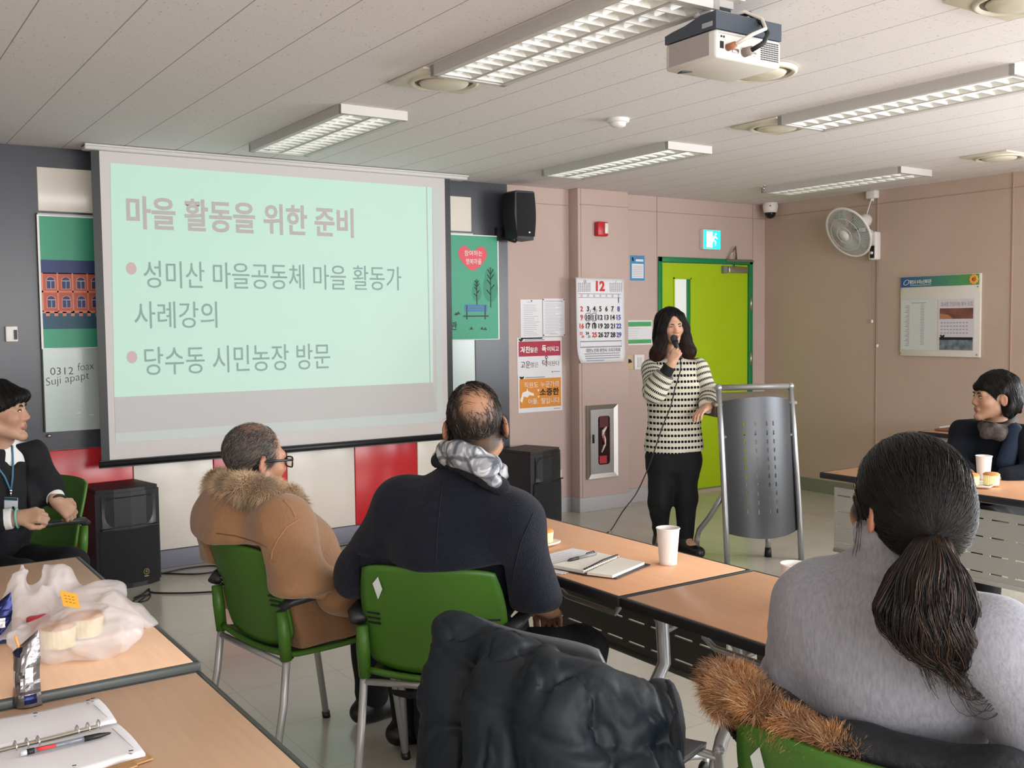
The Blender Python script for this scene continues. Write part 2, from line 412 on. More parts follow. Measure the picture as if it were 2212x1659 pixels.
def slide_mat():
    m = mat('slide_mint', '#C2DAD0', .8)
    nt = m.node_tree; b = nt.nodes['Principled BSDF']; N = nt.nodes.new; L = nt.links.new
    tc = N('ShaderNodeTexCoord'); mp = N('ShaderNodeSeparateXYZ'); L(tc.outputs['Generated'], mp.inputs[0])
    ad = N('ShaderNodeMath'); ad.operation = 'SUBTRACT'; L(mp.outputs[0], ad.inputs[0]); L(mp.outputs[2], ad.inputs[1])
    r = N('ShaderNodeMapRange'); r.inputs['From Min'].default_value = -.5; r.inputs['From Max'].default_value = 1.0; L(ad.outputs[0], r.inputs['Value'])
    c = N('ShaderNodeMix'); c.data_type = 'RGBA'; c.inputs['A'].default_value = lin('#B2D8C6'); c.inputs['B'].default_value = lin('#CBD6D4'); L(r.outputs[0], c.inputs['Factor'])
    L(c.outputs['Result'], b.inputs['Emission Color']); b.inputs['Emission Strength'].default_value = .24
    b.inputs['Base Color'].default_value = lin('#A8C4B8')
    return m
M_SLIDE = slide_mat()
def sm(name, col, e): return mat(name, '#A8ABAA', .8, emit=col, estr=e * .7)
def quad_px(mb, pts, m, yy):
    mb.add([(xz(px, py, y)[0], yy, xz(px, py, y)[1]) for px, py in pts], [(0, 1, 2, 3)], m)
sl = MB()
quad_px(sl, [(247, 858), (935, 826), (933, 405), (238, 352)], M_SLIDE, y - .0015)
quad_px(sl, [(249, 936), (943, 890), (935, 826), (247, 858)], sm('slide_pink', '#C6B2B2', .24), y - .0015)
quad_px(sl, [(250, 956), (944, 912), (943, 890), (249, 936)], sm('slide_pale', '#C2D2CE', .30), y - .0015)
quad_px(sl, [(944, 905), (957, 900), (950, 410), (933, 405)], sm('slide_edge', '#BFCFCD', .30), y - .0012)
M_LINE = sm('slide_line', '#9FBDB5', .22)
quad_px(sl, [(928, 827), (930, 827), (922, 404), (920, 404)], M_LINE, y - .003)
M_TITLE = mat('slide_title', '#A29C9A', .8, emit='#B2A8A4', estr=.20); M_BODY = mat('slide_body', '#7E9290', .8, emit='#8CAAA4', estr=.18); M_DOT = mat('slide_bullet', '#B09C9C', .8, emit='#BCA4A4', estr=.22)
def slide_text(t, x0, x1, yt, yb, m, bold):
    a = xz(x0, (yt + yb) / 2, y); b = at(x1, (yt + yb) / 2, y=y)[0]; zt = xz(x0, yt, y)[1]; zb = xz(x0, yb, y)[1]
    sl.text(t, (a[0], y - .004, zb), UX, UZ, zt - zb, m, bold, b - a[0], lift=0)
slide_text('마을 활동을 위한 준비', 273, 763, 421, 494, M_TITLE, .022)
slide_text('성미산 마을공동체 마을 활동가', 310, 866, 562, 622, M_BODY, .0)
slide_text('사례강의', 290, 469, 651, 710, M_BODY, .0)
slide_text('당수동 시민농장 방문', 312, 713, 750, 811, M_BODY, .0)
for px, py in ((283.5, 580), (285, 771.5)):
    c = xz(px, py, y); sl.prism([(math.cos(a * PI / 12) * .029, math.sin(a * PI / 12) * .036) for a in range(24)], (c[0], y - .004, c[1]), UX, UZ, SY, 0, M_DOT)
sl.build('projected_slide', scr)

# ---- whiteboard and the long banner behind the screen
wbd = MB().box2((1.055, YF - .034, .90), (4.01, YF - .014, 2.168), mat('whiteboard_glass', '#B7C6C2', .22, spec=.5)).box2((1.050, YF - .036, .90), (1.057, YF - .014, 2.168), M_BLACK).box2((4.006, YF - .036, .90), (4.013, YF - .014, 2.168), M_BLACK)
M_PEN = mat('marker_ink', '#30383A', .6)
yb = YF - .0345
for t, p in (('0312', (109, 810)), ):
    c = xz(*p, yb); wbd.text('0312', (c[0], yb, c[1]), UX, UZ, .042, M_PEN, -.012, .125); wbd.text('foax', (c[0] + .150, yb, c[1] + .018), V(1, 0, .1), UZ, .045, M_PEN, -.015, .09)
c = xz(100, 839, yb); wbd.text('Suji apapt', (c[0], yb, c[1]), V(1, 0, .14), UZ, .06, M_PEN, -.016, .24)
wbd.box2((1.30, yb - .001, .985), (1.325, yb, .99), M_WHITE).box2((1.23, yb - .001, 1.0), (1.25, yb, 1.006), M_WHITE)
tag(wbd.build('whiteboard'), 'glossy pale whiteboard with faint handwriting behind the projection screen', 'whiteboard')
tag(MB().sphere((1.075, YF - .03, .878), (.012, .01, .01), M_CHROME).tube([(1.075, YF - .03, .878), (1.075, YF - .005, .878)], .005, M_CHROME).build('wall_hook'), 'tiny bright metal knob under the whiteboard corner', 'hook')
ban = MB(); yb = YF - .043
M_TEAL = mat('banner_teal', '#2F9A77', .45); M_TEAL2 = mat('banner_teal_dark', '#248263', .45); M_BR = mat('banner_brick', '#C0563F', .5); M_BR2 = mat('banner_brick_trim', '#D98870', .5); M_NAVYP = mat('banner_navy', '#27376E', .5)
M_TREE = mat('banner_trunk', '#16302E', .5); M_TEAL3 = mat('banner_leaf', '#27886A', .5); M_BENCH = mat('banner_bench_blue', '#3C6FA8', .5); M_HEART = mat('banner_heart', '#DF4A5B', .5)
ban.box2((1.05, yb, 1.385), (4.222, yb + .003, 2.158), M_WHITEINK).box2((1.062, yb - .001, 1.39), (4.212, yb, 2.150), M_TEAL)
ban.box2((1.062, yb - .0015, 1.82), (1.50, yb - .0005, 1.90), M_NAVYP).box2((1.062, yb - .0015, 1.60), (1.48, yb - .0005, 1.825), M_BR).box2((1.062, yb - .0015, 1.50), (1.50, yb - .0005, 1.60), mat('banner_hedge', '#1F4F66', .5))
for i in range(5):
    ban.box2((1.062 + i * .082, yb - .002, 1.60), (1.070 + i * .082, yb - .001, 1.825), M_BR2)
    for z in (1.735, 1.625):
        xx = 1.085 + i * .082; pts = [(-.021, 0), (.021, 0), (.021, .045)] + [(.021 * math.cos(a), .045 + .021 * math.sin(a)) for a in np.linspace(0, PI, 9)] + [(-.021, .045)]
        ban.prism([(p[0] * 1.25, p[1] * 1.12 - .004) for p in pts], (xx + .026, yb - .0025, z), UX, UZ, SY, 0, M_BR2)
        ban.prism(pts, (xx + .026, yb - .003, z), UX, UZ, SY, 0, M_NAVYP)
        ban.box2((xx + .0255, yb - .0035, z), (xx + .0275, yb - .003, z + .045), M_WHITEINK).box2((xx + .006, yb - .0035, z + .043), (xx + .047, yb - .003, z + .046), M_WHITEINK)
ban.box2((1.062, yb - .002, 1.712), (1.48, yb - .001, 1.722), M_BR2).box2((1.062, yb - .002, 1.592), (1.48, yb - .001, 1.606), M_BR2)
for i in range(9): ban.box2((1.08 + i * .045, yb - .002, 1.575), (1.10 + i * .045, yb - .001, 1.60), M_BR2)
hx, hz = xz(1021, 556, yb)      # heart-shaped bean emblem
hp = []
for a in np.linspace(0, 2 * PI, 40, endpoint=False):
    x_ = math.cos(a); z_ = math.sin(a)
    hp.append((.125 * x_ * (1 - .25 * max(0, -z_)), .098 * z_ - .055 * math.exp(-(x_ / .42) ** 2) * (z_ > 0) + .02 * abs(x_)))
ban.prism(hp, (hx, yb - .002, hz), UX, UZ, SY, 0, M_HEART)
c = xz(1003, 553, yb); ban.text('참여하는', (c[0], yb - .002, c[1]), V(1, 0, .02), UZ, .042, M_WHITEINK, .0, .155)
c = xz(1006, 571, yb); ban.text('행복마을', (c[0], yb - .002, c[1]), V(1, 0, .02), UZ, .042, M_WHITEINK, .0, .135)
def tree(px, pyt, pyb, s):
    x0, zb = xz(px, pyb, yb); zt = xz(px, pyt, yb)[1]; h = zt - zb
    for zz, w in ((.62, .26), (.40, .34)):
        ban.prism([(math.cos(a) * h * w * .62, math.sin(a) * h * w) for a in np.linspace(0, 2 * PI, 24, endpoint=False)], (x0, yb - .0016 - .0006 * (zz > .5), zb + h * (zz + .06)), UX, UZ, SY, 0, M_TEAL3)
    ban.box2((x0 - .004, yb - .003, zb), (x0 + .004, yb - .002, zt - h * .06), M_TREE)
    for k, zz in enumerate((.30, .42, .54, .66, .78)):
        for sg in (-1, 1):
            if (k + (sg > 0)) % 2 == 0 or k > 2:
                a = V(x0, yb - .0025, zb + h * zz); b = a + V(sg * h * .13 * (1 - zz * .5), 0, h * .11)
                ban.tube([a, b], .003, M_TREE, seg=4)
tree(1030, 600, 658, 1); tree(1060, 572, 664, 1)
bx, bz = xz(1028, 668, yb)
for k in range(3): ban.box2((bx - .097, yb - .0035, bz - .017 + k * .018), (bx + .097, yb - .0025, bz - .003 + k * .018), M_BENCH)
ban.box2((bx - .11, yb - .0035, bz - .056), (bx + .11, yb - .0025, bz - .046), M_TREE)
for sg in (-1, 1): ban.box2((bx + sg * .08 - .004, yb - .004, bz - .075), (bx + sg * .08 + .004, yb - .003, bz + .03), M_TREE)
for px, py in ((985, 681), (990, 679), (1018, 712), (1041, 712), (1048, 713)):
    c = xz(px, py, yb); ban.prism([(-.018, 0), (.018, 0), (0, .022)], (c[0], yb - .002, c[1]), UX, UZ, SY, 0, M_TREE)
c = xz(973, 713, yb); ban.text('관', (c[0], yb - .002, c[1]), UX, UZ, .06, M_TREE, .02)
tag(ban.build('banner'), 'long teal banner with brick building and park bench hung behind the screen', 'banner')

# ---- small fixtures on the slate cladding
a = rect(12, 705, 38, 738, YF - .03)
th = thing('wall_switch', 'small white plastic switch on the slate wall above the young man', 'switch', (a[0], YF - .012, a[2]))
MB().box2((a[0], YF - .04, a[2]), (a[1], YF - .012, a[3]), M_WHITE, bevel=.004).build('body', th)
MB().box2((a[1] - .02, YF - .047, a[2] + .012), (a[1] - .004, YF - .038, a[3] - .02), M_BLACK).build('lever', th)
for k, (r, plug) in enumerate((((117, 1145, 147, 1173), True), ((173, 1123, 201, 1168), False))):
    a = rect(*r, YF - .02)
    t = thing('wall_outlet', 'white outlet on the red panel with a black plug in it' if plug else 'white blank-faced outlet plate beside the black floor speaker', 'outlet', (a[0], YF - .018, a[2]))
    MB().box2((a[0], YF - .03, a[2]), (a[1], YF - .018, a[3]), M_WHITE, bevel=.004).build('plate', t)
    cx, cz = (a[0] + a[1]) / 2, (a[2] + a[3]) / 2
    MB().lathe([(0.001, 0), (.012, 0), (.016, .004), (.02, .002)], M_GREYINK, (cx, YF - .034, cz), (0, 1, 0), 16).build('socket', t)
    if plug:
        tag(MB().lathe([(.001, 0), (.02, 0), (.022, .02), (.014, .045), (.008, .05)], M_BLACK, (cx, YF - .03, cz), (0, -1, 0), 16).tube([(cx, YF - .07, cz), (cx, YF - .10, cz - .02), (cx, YF - .10, cz - .12), (cx + .03, YF - .06, .02), (cx + .3, YF - .1, .006)], .005, M_BLACK, seg=6).build('power_plug'), 'black mains plug with its lead in the outlet on the red panel', 'plug')
# ---- speaker on the wall
sp = thing('wall_speaker', 'black loudspeaker on a bracket at the edge of the slate wall', 'speaker', (4.43, 6.4, 2.33))
x0, x1, z0, z1 = rect(1098, 415, 1143, 516, 6.28)
pts = [(0, 0), (.155, -.035), (.185, .05), (.19, z1 - z0 - .03), (.165, z1 - z0 - .01), (0, z1 - z0 - .02)]
bm_ = MB(); w = x1 - x0; h = z1 - z0
prof = [(0.02, 0.0), (w * .86, -.015), (w * .98, h * .45), (w * .93, h * .97), (w * .86, h), (w * .1, h), (0, h * .96), (-.005, h * .5)]
bm_.prism([(p[0], p[1]) for p in prof], (x0, 6.19, z0), UX, UZ, V(0, 1, 0), .16, M_BLACK)
bm_.build('cabinet', sp)
MB().grid(lambda u, v: (x0 + .015 + (w * .84) * u + .012 * math.sin(v * PI) * u, 6.188 - .02 * math.sin(u * PI), z0 + .012 + (h - .03) * v), 8, 8, mat('speaker_grille', '#1E1F23', .75, bump=.6, bscale=500)).build('grille', sp)
MB().box2((x0 + w * .55, 6.165, z0 + .035), (x0 + w * .62, 6.172, z0 + .045), M_CHROME).build('badge', sp)
MB().tube([(x0 + .03, 6.42, z0 + .03), (x0 + .06, 6.28, z0 - .01)], .022, M_BLACK, seg=8).box2((x0 - .02, 6.40, z0 - .01), (x0 + .05, 6.44, z0 + .09), M_BLACK).build('bracket', sp)

# ---- papers and posters on the pink wall
def sheet(name, label, cat, r, y, lines, extra=None, paper=M_PAPER, tilt=0.0, group=None):
    x0, x1, z0, z1 = r; mb = MB()
    mb.box2((x0, y - .003, z0), (x1, y - .001, z1), paper)
    W, H_ = x1 - x0, z1 - z0
    for (u0, u1, v, t) in lines:
        mb.box2((x0 + u0 * W, y - .0042, z1 - v * H_ - t * H_), (x0 + u1 * W, y - .0028, z1 - v * H_), M_GREYINK)
    if extra: extra(mb, x0, x1, z0, z1)
    return tag(mb.build(name), label, cat, group)
random.seed(3)
def body(v0, v1, n, u0=.14, u1=.86): return [(u0, u0 + (u1 - u0) * random.uniform(.55, 1), v0 + (v1 - v0) * k / max(n - 1, 1), .007) for k in range(n)]
def pins(mb, x0, x1, z0, z1):
    for x in (x0 + .006, x1 - .006):
        for z in (z0 + .008, z1 - .008): mb.sphere((x, YF - .006, z), (.005, .004, .005), M_INK, 8, 6)
sheet('notice_sheet', 'left typed notice sheet pinned above the red poster', 'notice', rect(1124, 647, 1171, 732, YF), YF, body(.06, .1, 1, .3, .7) + body(.14, .9, 17), lambda mb, a, b, c, d: mb.sphere(((a + b) / 2, YF - .006, d - .01), (.005, .004, .005), M_INK, 8, 6))
sheet('notice_sheet', 'right typed notice sheet with pinned corners next to the pillar', 'notice', rect(1172, 645, 1219, 726, YF), YF - .002, [(.08, .92, .06, .015)] + body(.12, .92, 21, .1, .92) + [(.3, .7, .94, .01)], pins)
def emblem(mb, x, z, s, y, m): mb.prism([(-s, .35 * s), (-.8 * s, .5 * s), (-.35 * s, .3 * s), (.35 * s, .3 * s), (.8 * s, .5 * s), (s, .35 * s), (.7 * s, -.3 * s), (0, -.6 * s), (-.7 * s, -.3 * s)], (x, y, z), UX, UZ, SY, 0, m)
M_CRIM = mat('poster_crimson', '#AE2742', .6); M_PLUM = mat('ink_plum', '#5A1C2C', .7); M_ORNG = mat('poster_orange', '#DF8E2A', .6)
def red_poster(mb, x0, x1, z0, z1):
    y = YF - .0045; W, H_ = x1 - x0, z1 - z0
    emblem(mb, x0 + .08 * W, z1 - .055 * H_, .022, y, M_INK); mb.box2((x0 + .16 * W, y, z1 - .075 * H_), (x0 + .6 * W, y + .001, z1 - .05 * H_), M_GREYINK)
    mb.box2((x0 + .03 * W, y, z1 - .5 * H_), (x0 + .97 * W, y + .001, z1 - .1 * H_), M_CRIM)
    T = lambda s, u, v, h, w, m, b=.02: mb.text(s, (x0 + u * W, y - .001, z1 - v * H_), UX, UZ, h * H_, m, b, w * W)
    T('거친', .06, .41, .18, .21, M_WHITEINK, .03); T('말은', .28, .40, .14, .17, M_WHITEINK, .02); T('독', .54, .40, .19, .10, M_WHITEINK, .03); T('이되고', .66, .385, .14, .27, M_WHITEINK, .02)
    T('고운', .07, .81, .18, .21, M_PLUM, .0); T('말은', .29, .80, .14, .17, M_PLUM, -.01); T('덕', .55, .79, .18, .10, M_PLUM, .0); T('이된다', .67, .78, .14, .27, M_PLUM, -.01)
    cx, cz = x0 + .645 * W, z1 - .535 * H_
    mb.tube([(cx + .012 * math.sin(a) ** 3, y - .002, cz + .012 * math.cos(a) * (1 - .25 * math.cos(a))) for a in np.linspace(0, 2 * PI, 14)], .0022, M_PLUM, seg=4).tube([(cx, y - .002, cz - .012), (cx + .002, y - .002, cz - .05)], .0025, M_PLUM, seg=4)
    mb.box2((x0 + .80 * W, y, z0 + .055 * H_), (x0 + .95 * W, y + .001, z0 + .075 * H_), M_GREYINK).prism([(0, 0), (.012, .004), (.006, .014)], (x0 + .76 * W, y, z0 + .04 * H_), UX, UZ, SY, 0, M_INK)
def orange_poster(mb, x0, x1, z0, z1):
    y = YF - .0045; W, H_ = x1 - x0, z1 - z0
    emblem(mb, x0 + .08 * W, z1 - .065 * H_, .022, y, M_INK); mb.box2((x0 + .16 * W, y, z1 - .08 * H_), (x0 + .6 * W, y + .001, z1 - .055 * H_), M_GREYINK)
    mb.box2((x0 + .03 * W, y, z0 + .12 * H_), (x0 + .97 * W, y + .001, z1 - .1 * H_), M_ORNG)
    T = lambda s, u, v, h, w, m, b=.02: mb.text(s, (x0 + u * W, y - .001, z1 - v * H_), UX, UZ, h * H_, m, b, w * W)
    T('직원도', .13, .345, .155, .31, M_WHITEINK, .0); T('누군가의', .50, .345, .155, .41, M_WHITEINK, .0); T('소중한', .48, .575, .20, .44, M_INK, .03); T('아들,', .22, .79, .155, .22, M_WHITEINK, .0); T('딸입니다.', .51, .79, .155, .44, M_WHITEINK, .0)
    cx, cz = x0 + .2 * W, z1 - .5 * H_
    mb.prism([(-.07, -.05), (-.05, -.07), (-.035, -.02), (-.01, -.025), (.0, -.03), (.02, -.01), (.06, -.02), (.06, .0), (.02, .015), (.008, .02), (.0, .045), (-.01, .02), (-.045, .012)], (cx, y - .001, cz), UX, UZ, SY, 0, M_WHITEINK)
    for dx, dz, s in ((.105, .02, .010), (.105, -.03, .009)): mb.prism([(-s, s), (s, s), (0, -s)], (cx + dx, y - .001, cz + dz), UX, UZ, SY, 0, M_WHITEINK)
    mb.box2((x0 + .80 * W, y, z0 + .05 * H_), (x0 + .95 * W, y + .001, z0 + .07 * H_), M_GREYINK)
sheet('slogan_poster', 'white and crimson slogan poster about kind words', 'poster', rect(1117, 729, 1213, 809, YF), YF, [], red_poster)
sheet('slogan_poster', 'orange slogan poster on the pink wall, lowest of the notices', 'poster', rect(1119, 809, 1214, 889, YF), YF, [], orange_poster)
def blue_card(mb, x0, x1, z0, z1):
    y = YF - .0045; W, H_ = x1 - x0, z1 - z0
    mb.box2((x0 + .1 * W, y, z0 + .09 * H_), (x0 + .92 * W, y + .001, z0 + .67 * H_), M_PAPER)
    mb.prism([(0, 0), (.02, -.01), (.02, .02), (.004, .03)], (x0 + .1 * W, y, z1 - .2 * H_), UX, UZ, SY, 0, M_INK)
    mb.text('안전수칙', (x0 + .38 * W, y, z1 - .13 * H_), UX, UZ, .09 * H_, M_REDINK, .0, .3 * W); mb.box2((x0 + .38 * W, y, z1 - .24 * H_), (x0 + .9 * W, y + .001, z1 - .15 * H_), M_PAPER)
    for k in range(7): mb.box2((x0 + .16 * W, y - .001, z0 + (.15 + k * .07) * H_), (x0 + .86 * W, y, z0 + (.162 + k * .07) * H_), M_GREYINK)
sheet('notice_card', 'small blue-bordered notice card left of the green door', 'notice', rect(1361, 552, 1392, 606, YF), YF, [], blue_card, mat('card_blue', '#3E92C8', .5))
M_GBAR = mat('notice_green', '#4FA565', .6)
sheet('notice_sheet', 'white notice with green bars behind the speaking woman', 'notice', rect(1349, 692, 1408, 745, YF), YF, body(.25, .8, 7, .1, .6), lambda mb, a, b, c, d: (mb.box2((a + .01, YF - .005, d - .05), (b - .01, YF - .003, d - .012), M_GBAR), mb.box2((a + .01, YF - .005, c + .012), (b - .01, YF - .003, c + .045), M_GBAR)))
# ---- switches by the door
a = rect(1348, 767, 1363, 798, YF); t = thing('dimmer_switch', 'beige plate with a black rotary knob by the calendar', 'switch', (a[0], YF, a[2]))
MB().box2((a[0], YF - .012, a[2]), (a[1], YF, a[3]), mat('beige_plate', '#CDB88C', .5), bevel=.003).build('plate', t)
MB().lathe([(.001, .022), (.014, .022), (.018, 0)], M_BLACK, ((a[0] + a[1]) / 2, YF - .012, (a[2] + a[3]) / 2 + .01), (0, -1, 0), 16).box(((a[0] + a[1]) / 2, YF - .032, (a[2] + a[3]) / 2 + .01), (.036, .014, .008), M_BLACK, M=Matrix.Rotation(.5, 3, 'Y')).build('knob', t)
a = rect(1369, 766, 1390, 798, YF); t = thing('light_switch', 'white three-gang light switch beside the beige dimmer', 'switch', (a[0], YF, a[2]))
MB().box2((a[0], YF - .012, a[2]), (a[1], YF, a[3]), M_WHITE, bevel=.003).build('plate', t)
for k in range(3): MB().box2((a[0] + .03, YF - .017, a[2] + .02 + k * .028), (a[1] - .03, YF - .011, a[2] + .044 + k * .028), mat('rocker_grey', '#CFCFCE', .5), bevel=.002).build('rocker', t)
a = rect(1196, 1015, 1212, 1047, YF); t = thing('wall_outlet', 'white duplex outlet low on the pink wall left of the pillar', 'outlet', (a[0], YF, a[2]))
MB().box2((a[0], YF - .01, a[2]), (a[1], YF, a[3]), M_WHITE, bevel=.003).build('plate', t)
for k in (.32, .68): MB().lathe([(.001, .0), (.016, 0), (.018, -.003)], M_BLACK, ((a[0] + a[1]) / 2, YF - .011, a[2] + (a[3] - a[2]) * k), (0, -1, 0), 14).build('socket', t)

# ---- on the pillar: alarm, calendar, hose cabinet
yp = 6.33
a = rect(1283, 480, 1306, 511, yp); t = thing('fire_alarm', 'red fire alarm strobe high on the pillar', 'alarm', (a[0], yp, a[2]))
MB().box2((a[0], yp - .05, a[2]), (a[1], yp, a[3]), mat('alarm_red', '#C01F2A', .35), bevel=.01).build('body', t)
MB().box2((a[0] + .065, yp - .062, a[2] + .02), (a[1] - .01, yp - .048, a[3] - .01), mat('strobe_lens', '#E8E4DE', .2), bevel=.005).build('strobe', t)
yc = yp - .012
cal = thing('wall_calendar', 'large white December wall calendar hanging on the pillar', 'calendar', (5.1, yp, 1.8))
def cz_(px, py): return xz(px, py, yc)
cx0, cz1 = cz_(1243.5, 601); cx1 = cz_(1347, 604)[0]; cz0 = cz_(1297, 783)[1]
W, H_ = cx1 - cx0, cz1 - cz0
def page(u, v):
    w = 1.0 if v > .16 else 1 - .10 * ((.16 - v) / .16) ** 2
    uu = .5 + (u - .5) * w + .015 * (v < .2) * (1 - v / .2)
    return (cx0 + uu * W, yc - .012 * (1 - v) ** 2 - .002, cz0 + v * H_)
MB().grid(page, 12, 16, M_PAPER, thick=-.004).build('page', cal)
pr = MB()
def ct(s, px, py, h, m, bold=.02, w=None, al='c'):
    x, z = cz_(px, py); v = (z - cz0) / H_
    pr.text(s, (x, yc - .012 * (1 - v) ** 2 - .0085, z - h / 2), UX, UZ, h, m, bold, w, al)
ct('12', 1295.5, 618, .082, M_REDINK, .04)
ct('11', 1262, 608, .022, mat('ink_maroon', '#8A5058', .7)); ct('1', 1329, 609, .022, M_GREYINK)
cols = [1254.8, 1268.5, 1282, 1295.3, 1308.5, 1321.6, 1334.6]
wd = ['日', '月', '火', '水', '木', '金', '土']
for k, c in enumerate(cols): ct(wd[k], c, 639, .022, M_REDINK if k == 0 else M_BLUEINK if k == 6 else M_GREYINK, 0)
n = 1
for r, py in enumerate((648, 667, 685.5, 704, 723)):
    for k, c in enumerate(cols):
        if (r == 0 and k < 6) or n > 29: continue
        m = M_REDINK if k == 0 or n == 25 else M_BLUEINK if k == 6 else M_INK
        if n in (23, 24):
            ct(str(n), c - 2, py - 3, .024, m, .02); ct(str(n + 7), c + 2, py + 4, .02, m, .01)
        else: ct(str(n), c, py, .040, m, .03)
        ct('음', c, py + 6, .006, M_GREYINK, 0, .03); n += 1
for c0 in (1248, 1316):
    for r in range(6):
        for k in range(7):
            x, z = cz_(c0 + k * 4, 613 + r * 3.4); pr.box2((x, yc - .0105, z), (x + .009, yc - .0085, z + .007), M_GREYINK)
def rule(p, q, t=.0014):
    (xa, za), (xb, zb) = cz_(*p), cz_(*q); v = ((za + zb) / 2 - cz0) / H_; yy = yc - .012 * (1 - v) ** 2 - .008
    pr.box2((min(xa, xb) - t / 2, yy - .0006, min(za, zb) - t / 2), (max(xa, xb) + t / 2, yy, max(za, zb) + t / 2), M_GREYINK)
for py in (635, 643): rule((1248, py), (1340, py))
rule((1251, 737), (1340, 737)); rule((1251, 749), (1340, 749)); rule((1251, 737), (1251, 749)); rule((1340, 737), (1340, 749))
ct('대한노인회 용인시 수지구지회', 1300.5, 756.5, .032, M_INK, .0, .345)
for k, (a_, b_) in enumerate(((1260, 1335), (1261, 1336), (1262, 1335), (1264, 1302))):
    x, z = cz_(a_, 764.5 + k * 4.9); x2 = cz_(b_, 764)[0]; pr.box2((x, yc - .0205, z - .004), (x2, yc - .019, z + .003), M_GREYINK)
for px in (1268.5, 1281.5):
    x, z = cz_(px, 685); pr.tube([(x + .034 * math.cos(a), yc - .013, z + .032 * math.sin(a)) for a in np.linspace(0, 2 * PI, 20)], .0016, M_INK, seg=4).tube([(x + .02, yc - .013, z + .034), (x + .03, yc - .013, z + .06)], .0015, M_INK, seg=4); pr.prism([(-.014, 0), (0, .010), (.014, 0), (0, -.010)], (x, yc - .0135, z - .05), UX, UZ, SY, 0, M_INK)
pr.build('printing', cal)
MB().box2((cx0 - .003, yc - .006, cz1 - .012), (cx1 + .003, yc + .004, cz1 + .006), mat('calendar_binding', '#B9B5B0', .4)).build('binding', cal)
hc = thing('hose_cabinet', 'stainless steel fire hose cabinet with a dark window set in the pillar', 'cabinet', (5.2, yp, .2))
x0, x1, z0, z1 = rect(1266, 874, 1330, 1031, yp)
fr = MB()
for (a, b, c, d) in (((x0, z0), (x1, z0), (x1 - .035, z0 + .035), (x0 + .035, z0 + .035)), ((x1, z0), (x1, z1), (x1 - .035, z1 - .035), (x1 - .035, z0 + .035)), ((x1, z1), (x0, z1), (x0 + .035, z1 - .035), (x1 - .035, z1 - .035)), ((x0, z1), (x0, z0), (x0 + .035, z0 + .035), (x0 + .035, z1 - .035))):
    fr.add([(a[0], yp, a[1]), (b[0], yp, b[1]), (b[0], yp - .03, b[1]), (a[0], yp - .03, a[1]), (c[0], yp - .018, c[1]), (d[0], yp - .018, d[1]), (c[0], yp, c[1]), (d[0], yp, d[1])], [(0, 1, 2, 3), (3, 2, 4, 5), (5, 4, 6, 7)], M_STEEL)
fr.build('frame', hc)
dx0, dx1, dz0, dz1 = x0 + .036, x1 - .036, z0 + .036, z1 - .036
wx0, wx1, wz0, wz1 = rect(1289.5, 898, 1315, 1003, yp)
dr = MB(); yd = yp - .016
def rrect(a, b, c, d, r, n=5):
    o = []
    for cx, cz, a0 in ((b - r, c + r, -PI / 2), (b - r, d - r, 0), (a + r, d - r, PI / 2), (a + r, c + r, PI)):
        o += [(cx + r * math.cos(a0 + k * PI / 2 / n), cz + r * math.sin(a0 + k * PI / 2 / n)) for k in range(n + 1)]
    return o
out = rrect(dx0, dx1, dz0, dz1, .004); inn = rrect(wx0, wx1, wz0, wz1, .025); n_ = len(out)
dr.add([(p[0], yd, p[1]) for p in out] + [(p[0], yd, p[1]) for p in inn] + [(p[0], yd + .012, p[1]) for p in inn], [(i, (i + 1) % n_, n_ + (i + 1) % n_, n_ + i) for i in range(n_)] + [(n_ + i, n_ + (i + 1) % n_, 2 * n_ + (i + 1) % n_, 2 * n_ + i) for i in range(n_)], mat('cabinet_door_steel', '#A6A4A4', .38, metal=.9))
door2 = dr.build('door', hc)
MB().box2((dx0 + .018, yd - .012, (dz0 + dz1) / 2 - .01), (dx0 + .03, yd, (dz0 + dz1) / 2 + .06), M_BLACK, bevel=.003).build('handle', door2)
MB().box2((wx0 - .01, yd + .010, wz0 - .01), (wx1 + .01, yd + .012, wz1 + .01), mat('cabinet_dark', '#2A1417', .15)).build('window', hc)
hs = MB(); M_HOSE = mat('hose_canvas', '#D9D4D2', .8); M_HOSER = mat('hose_red', '#B01E28', .5)
cx = (wx0 + wx1) / 2
for k in range(4): hs.tube([(cx - .02 + .012 * k, yd + .008, wz0 + .10 + .02 * k), (cx + .015, yd + .006, wz0 + .16 + .015 * k), (cx - .01, yd + .008, wz0 + .24 + .01 * k), (cx + .03, yd + .008, wz0 + .30)], .008, M_HOSE, seg=6)
hs.box2((cx - .045, yd + .004, wz0 + .01), (cx + .03, yd + .010, wz0 + .07), M_HOSER).tube([(cx + .005, yd + .003, wz0 + .16), (cx - .005, yd + .003, wz0 + .24), (cx + .02, yd + .003, wz0 + .25)], .006, M_HOSER, seg=6).box2((cx - .04, yd + .006, wz0 + .30), (cx + .05, yd + .010, wz0 + .42), mat('hose_dim', '#5A1A1E', .6))
hs.build('hose', hc)

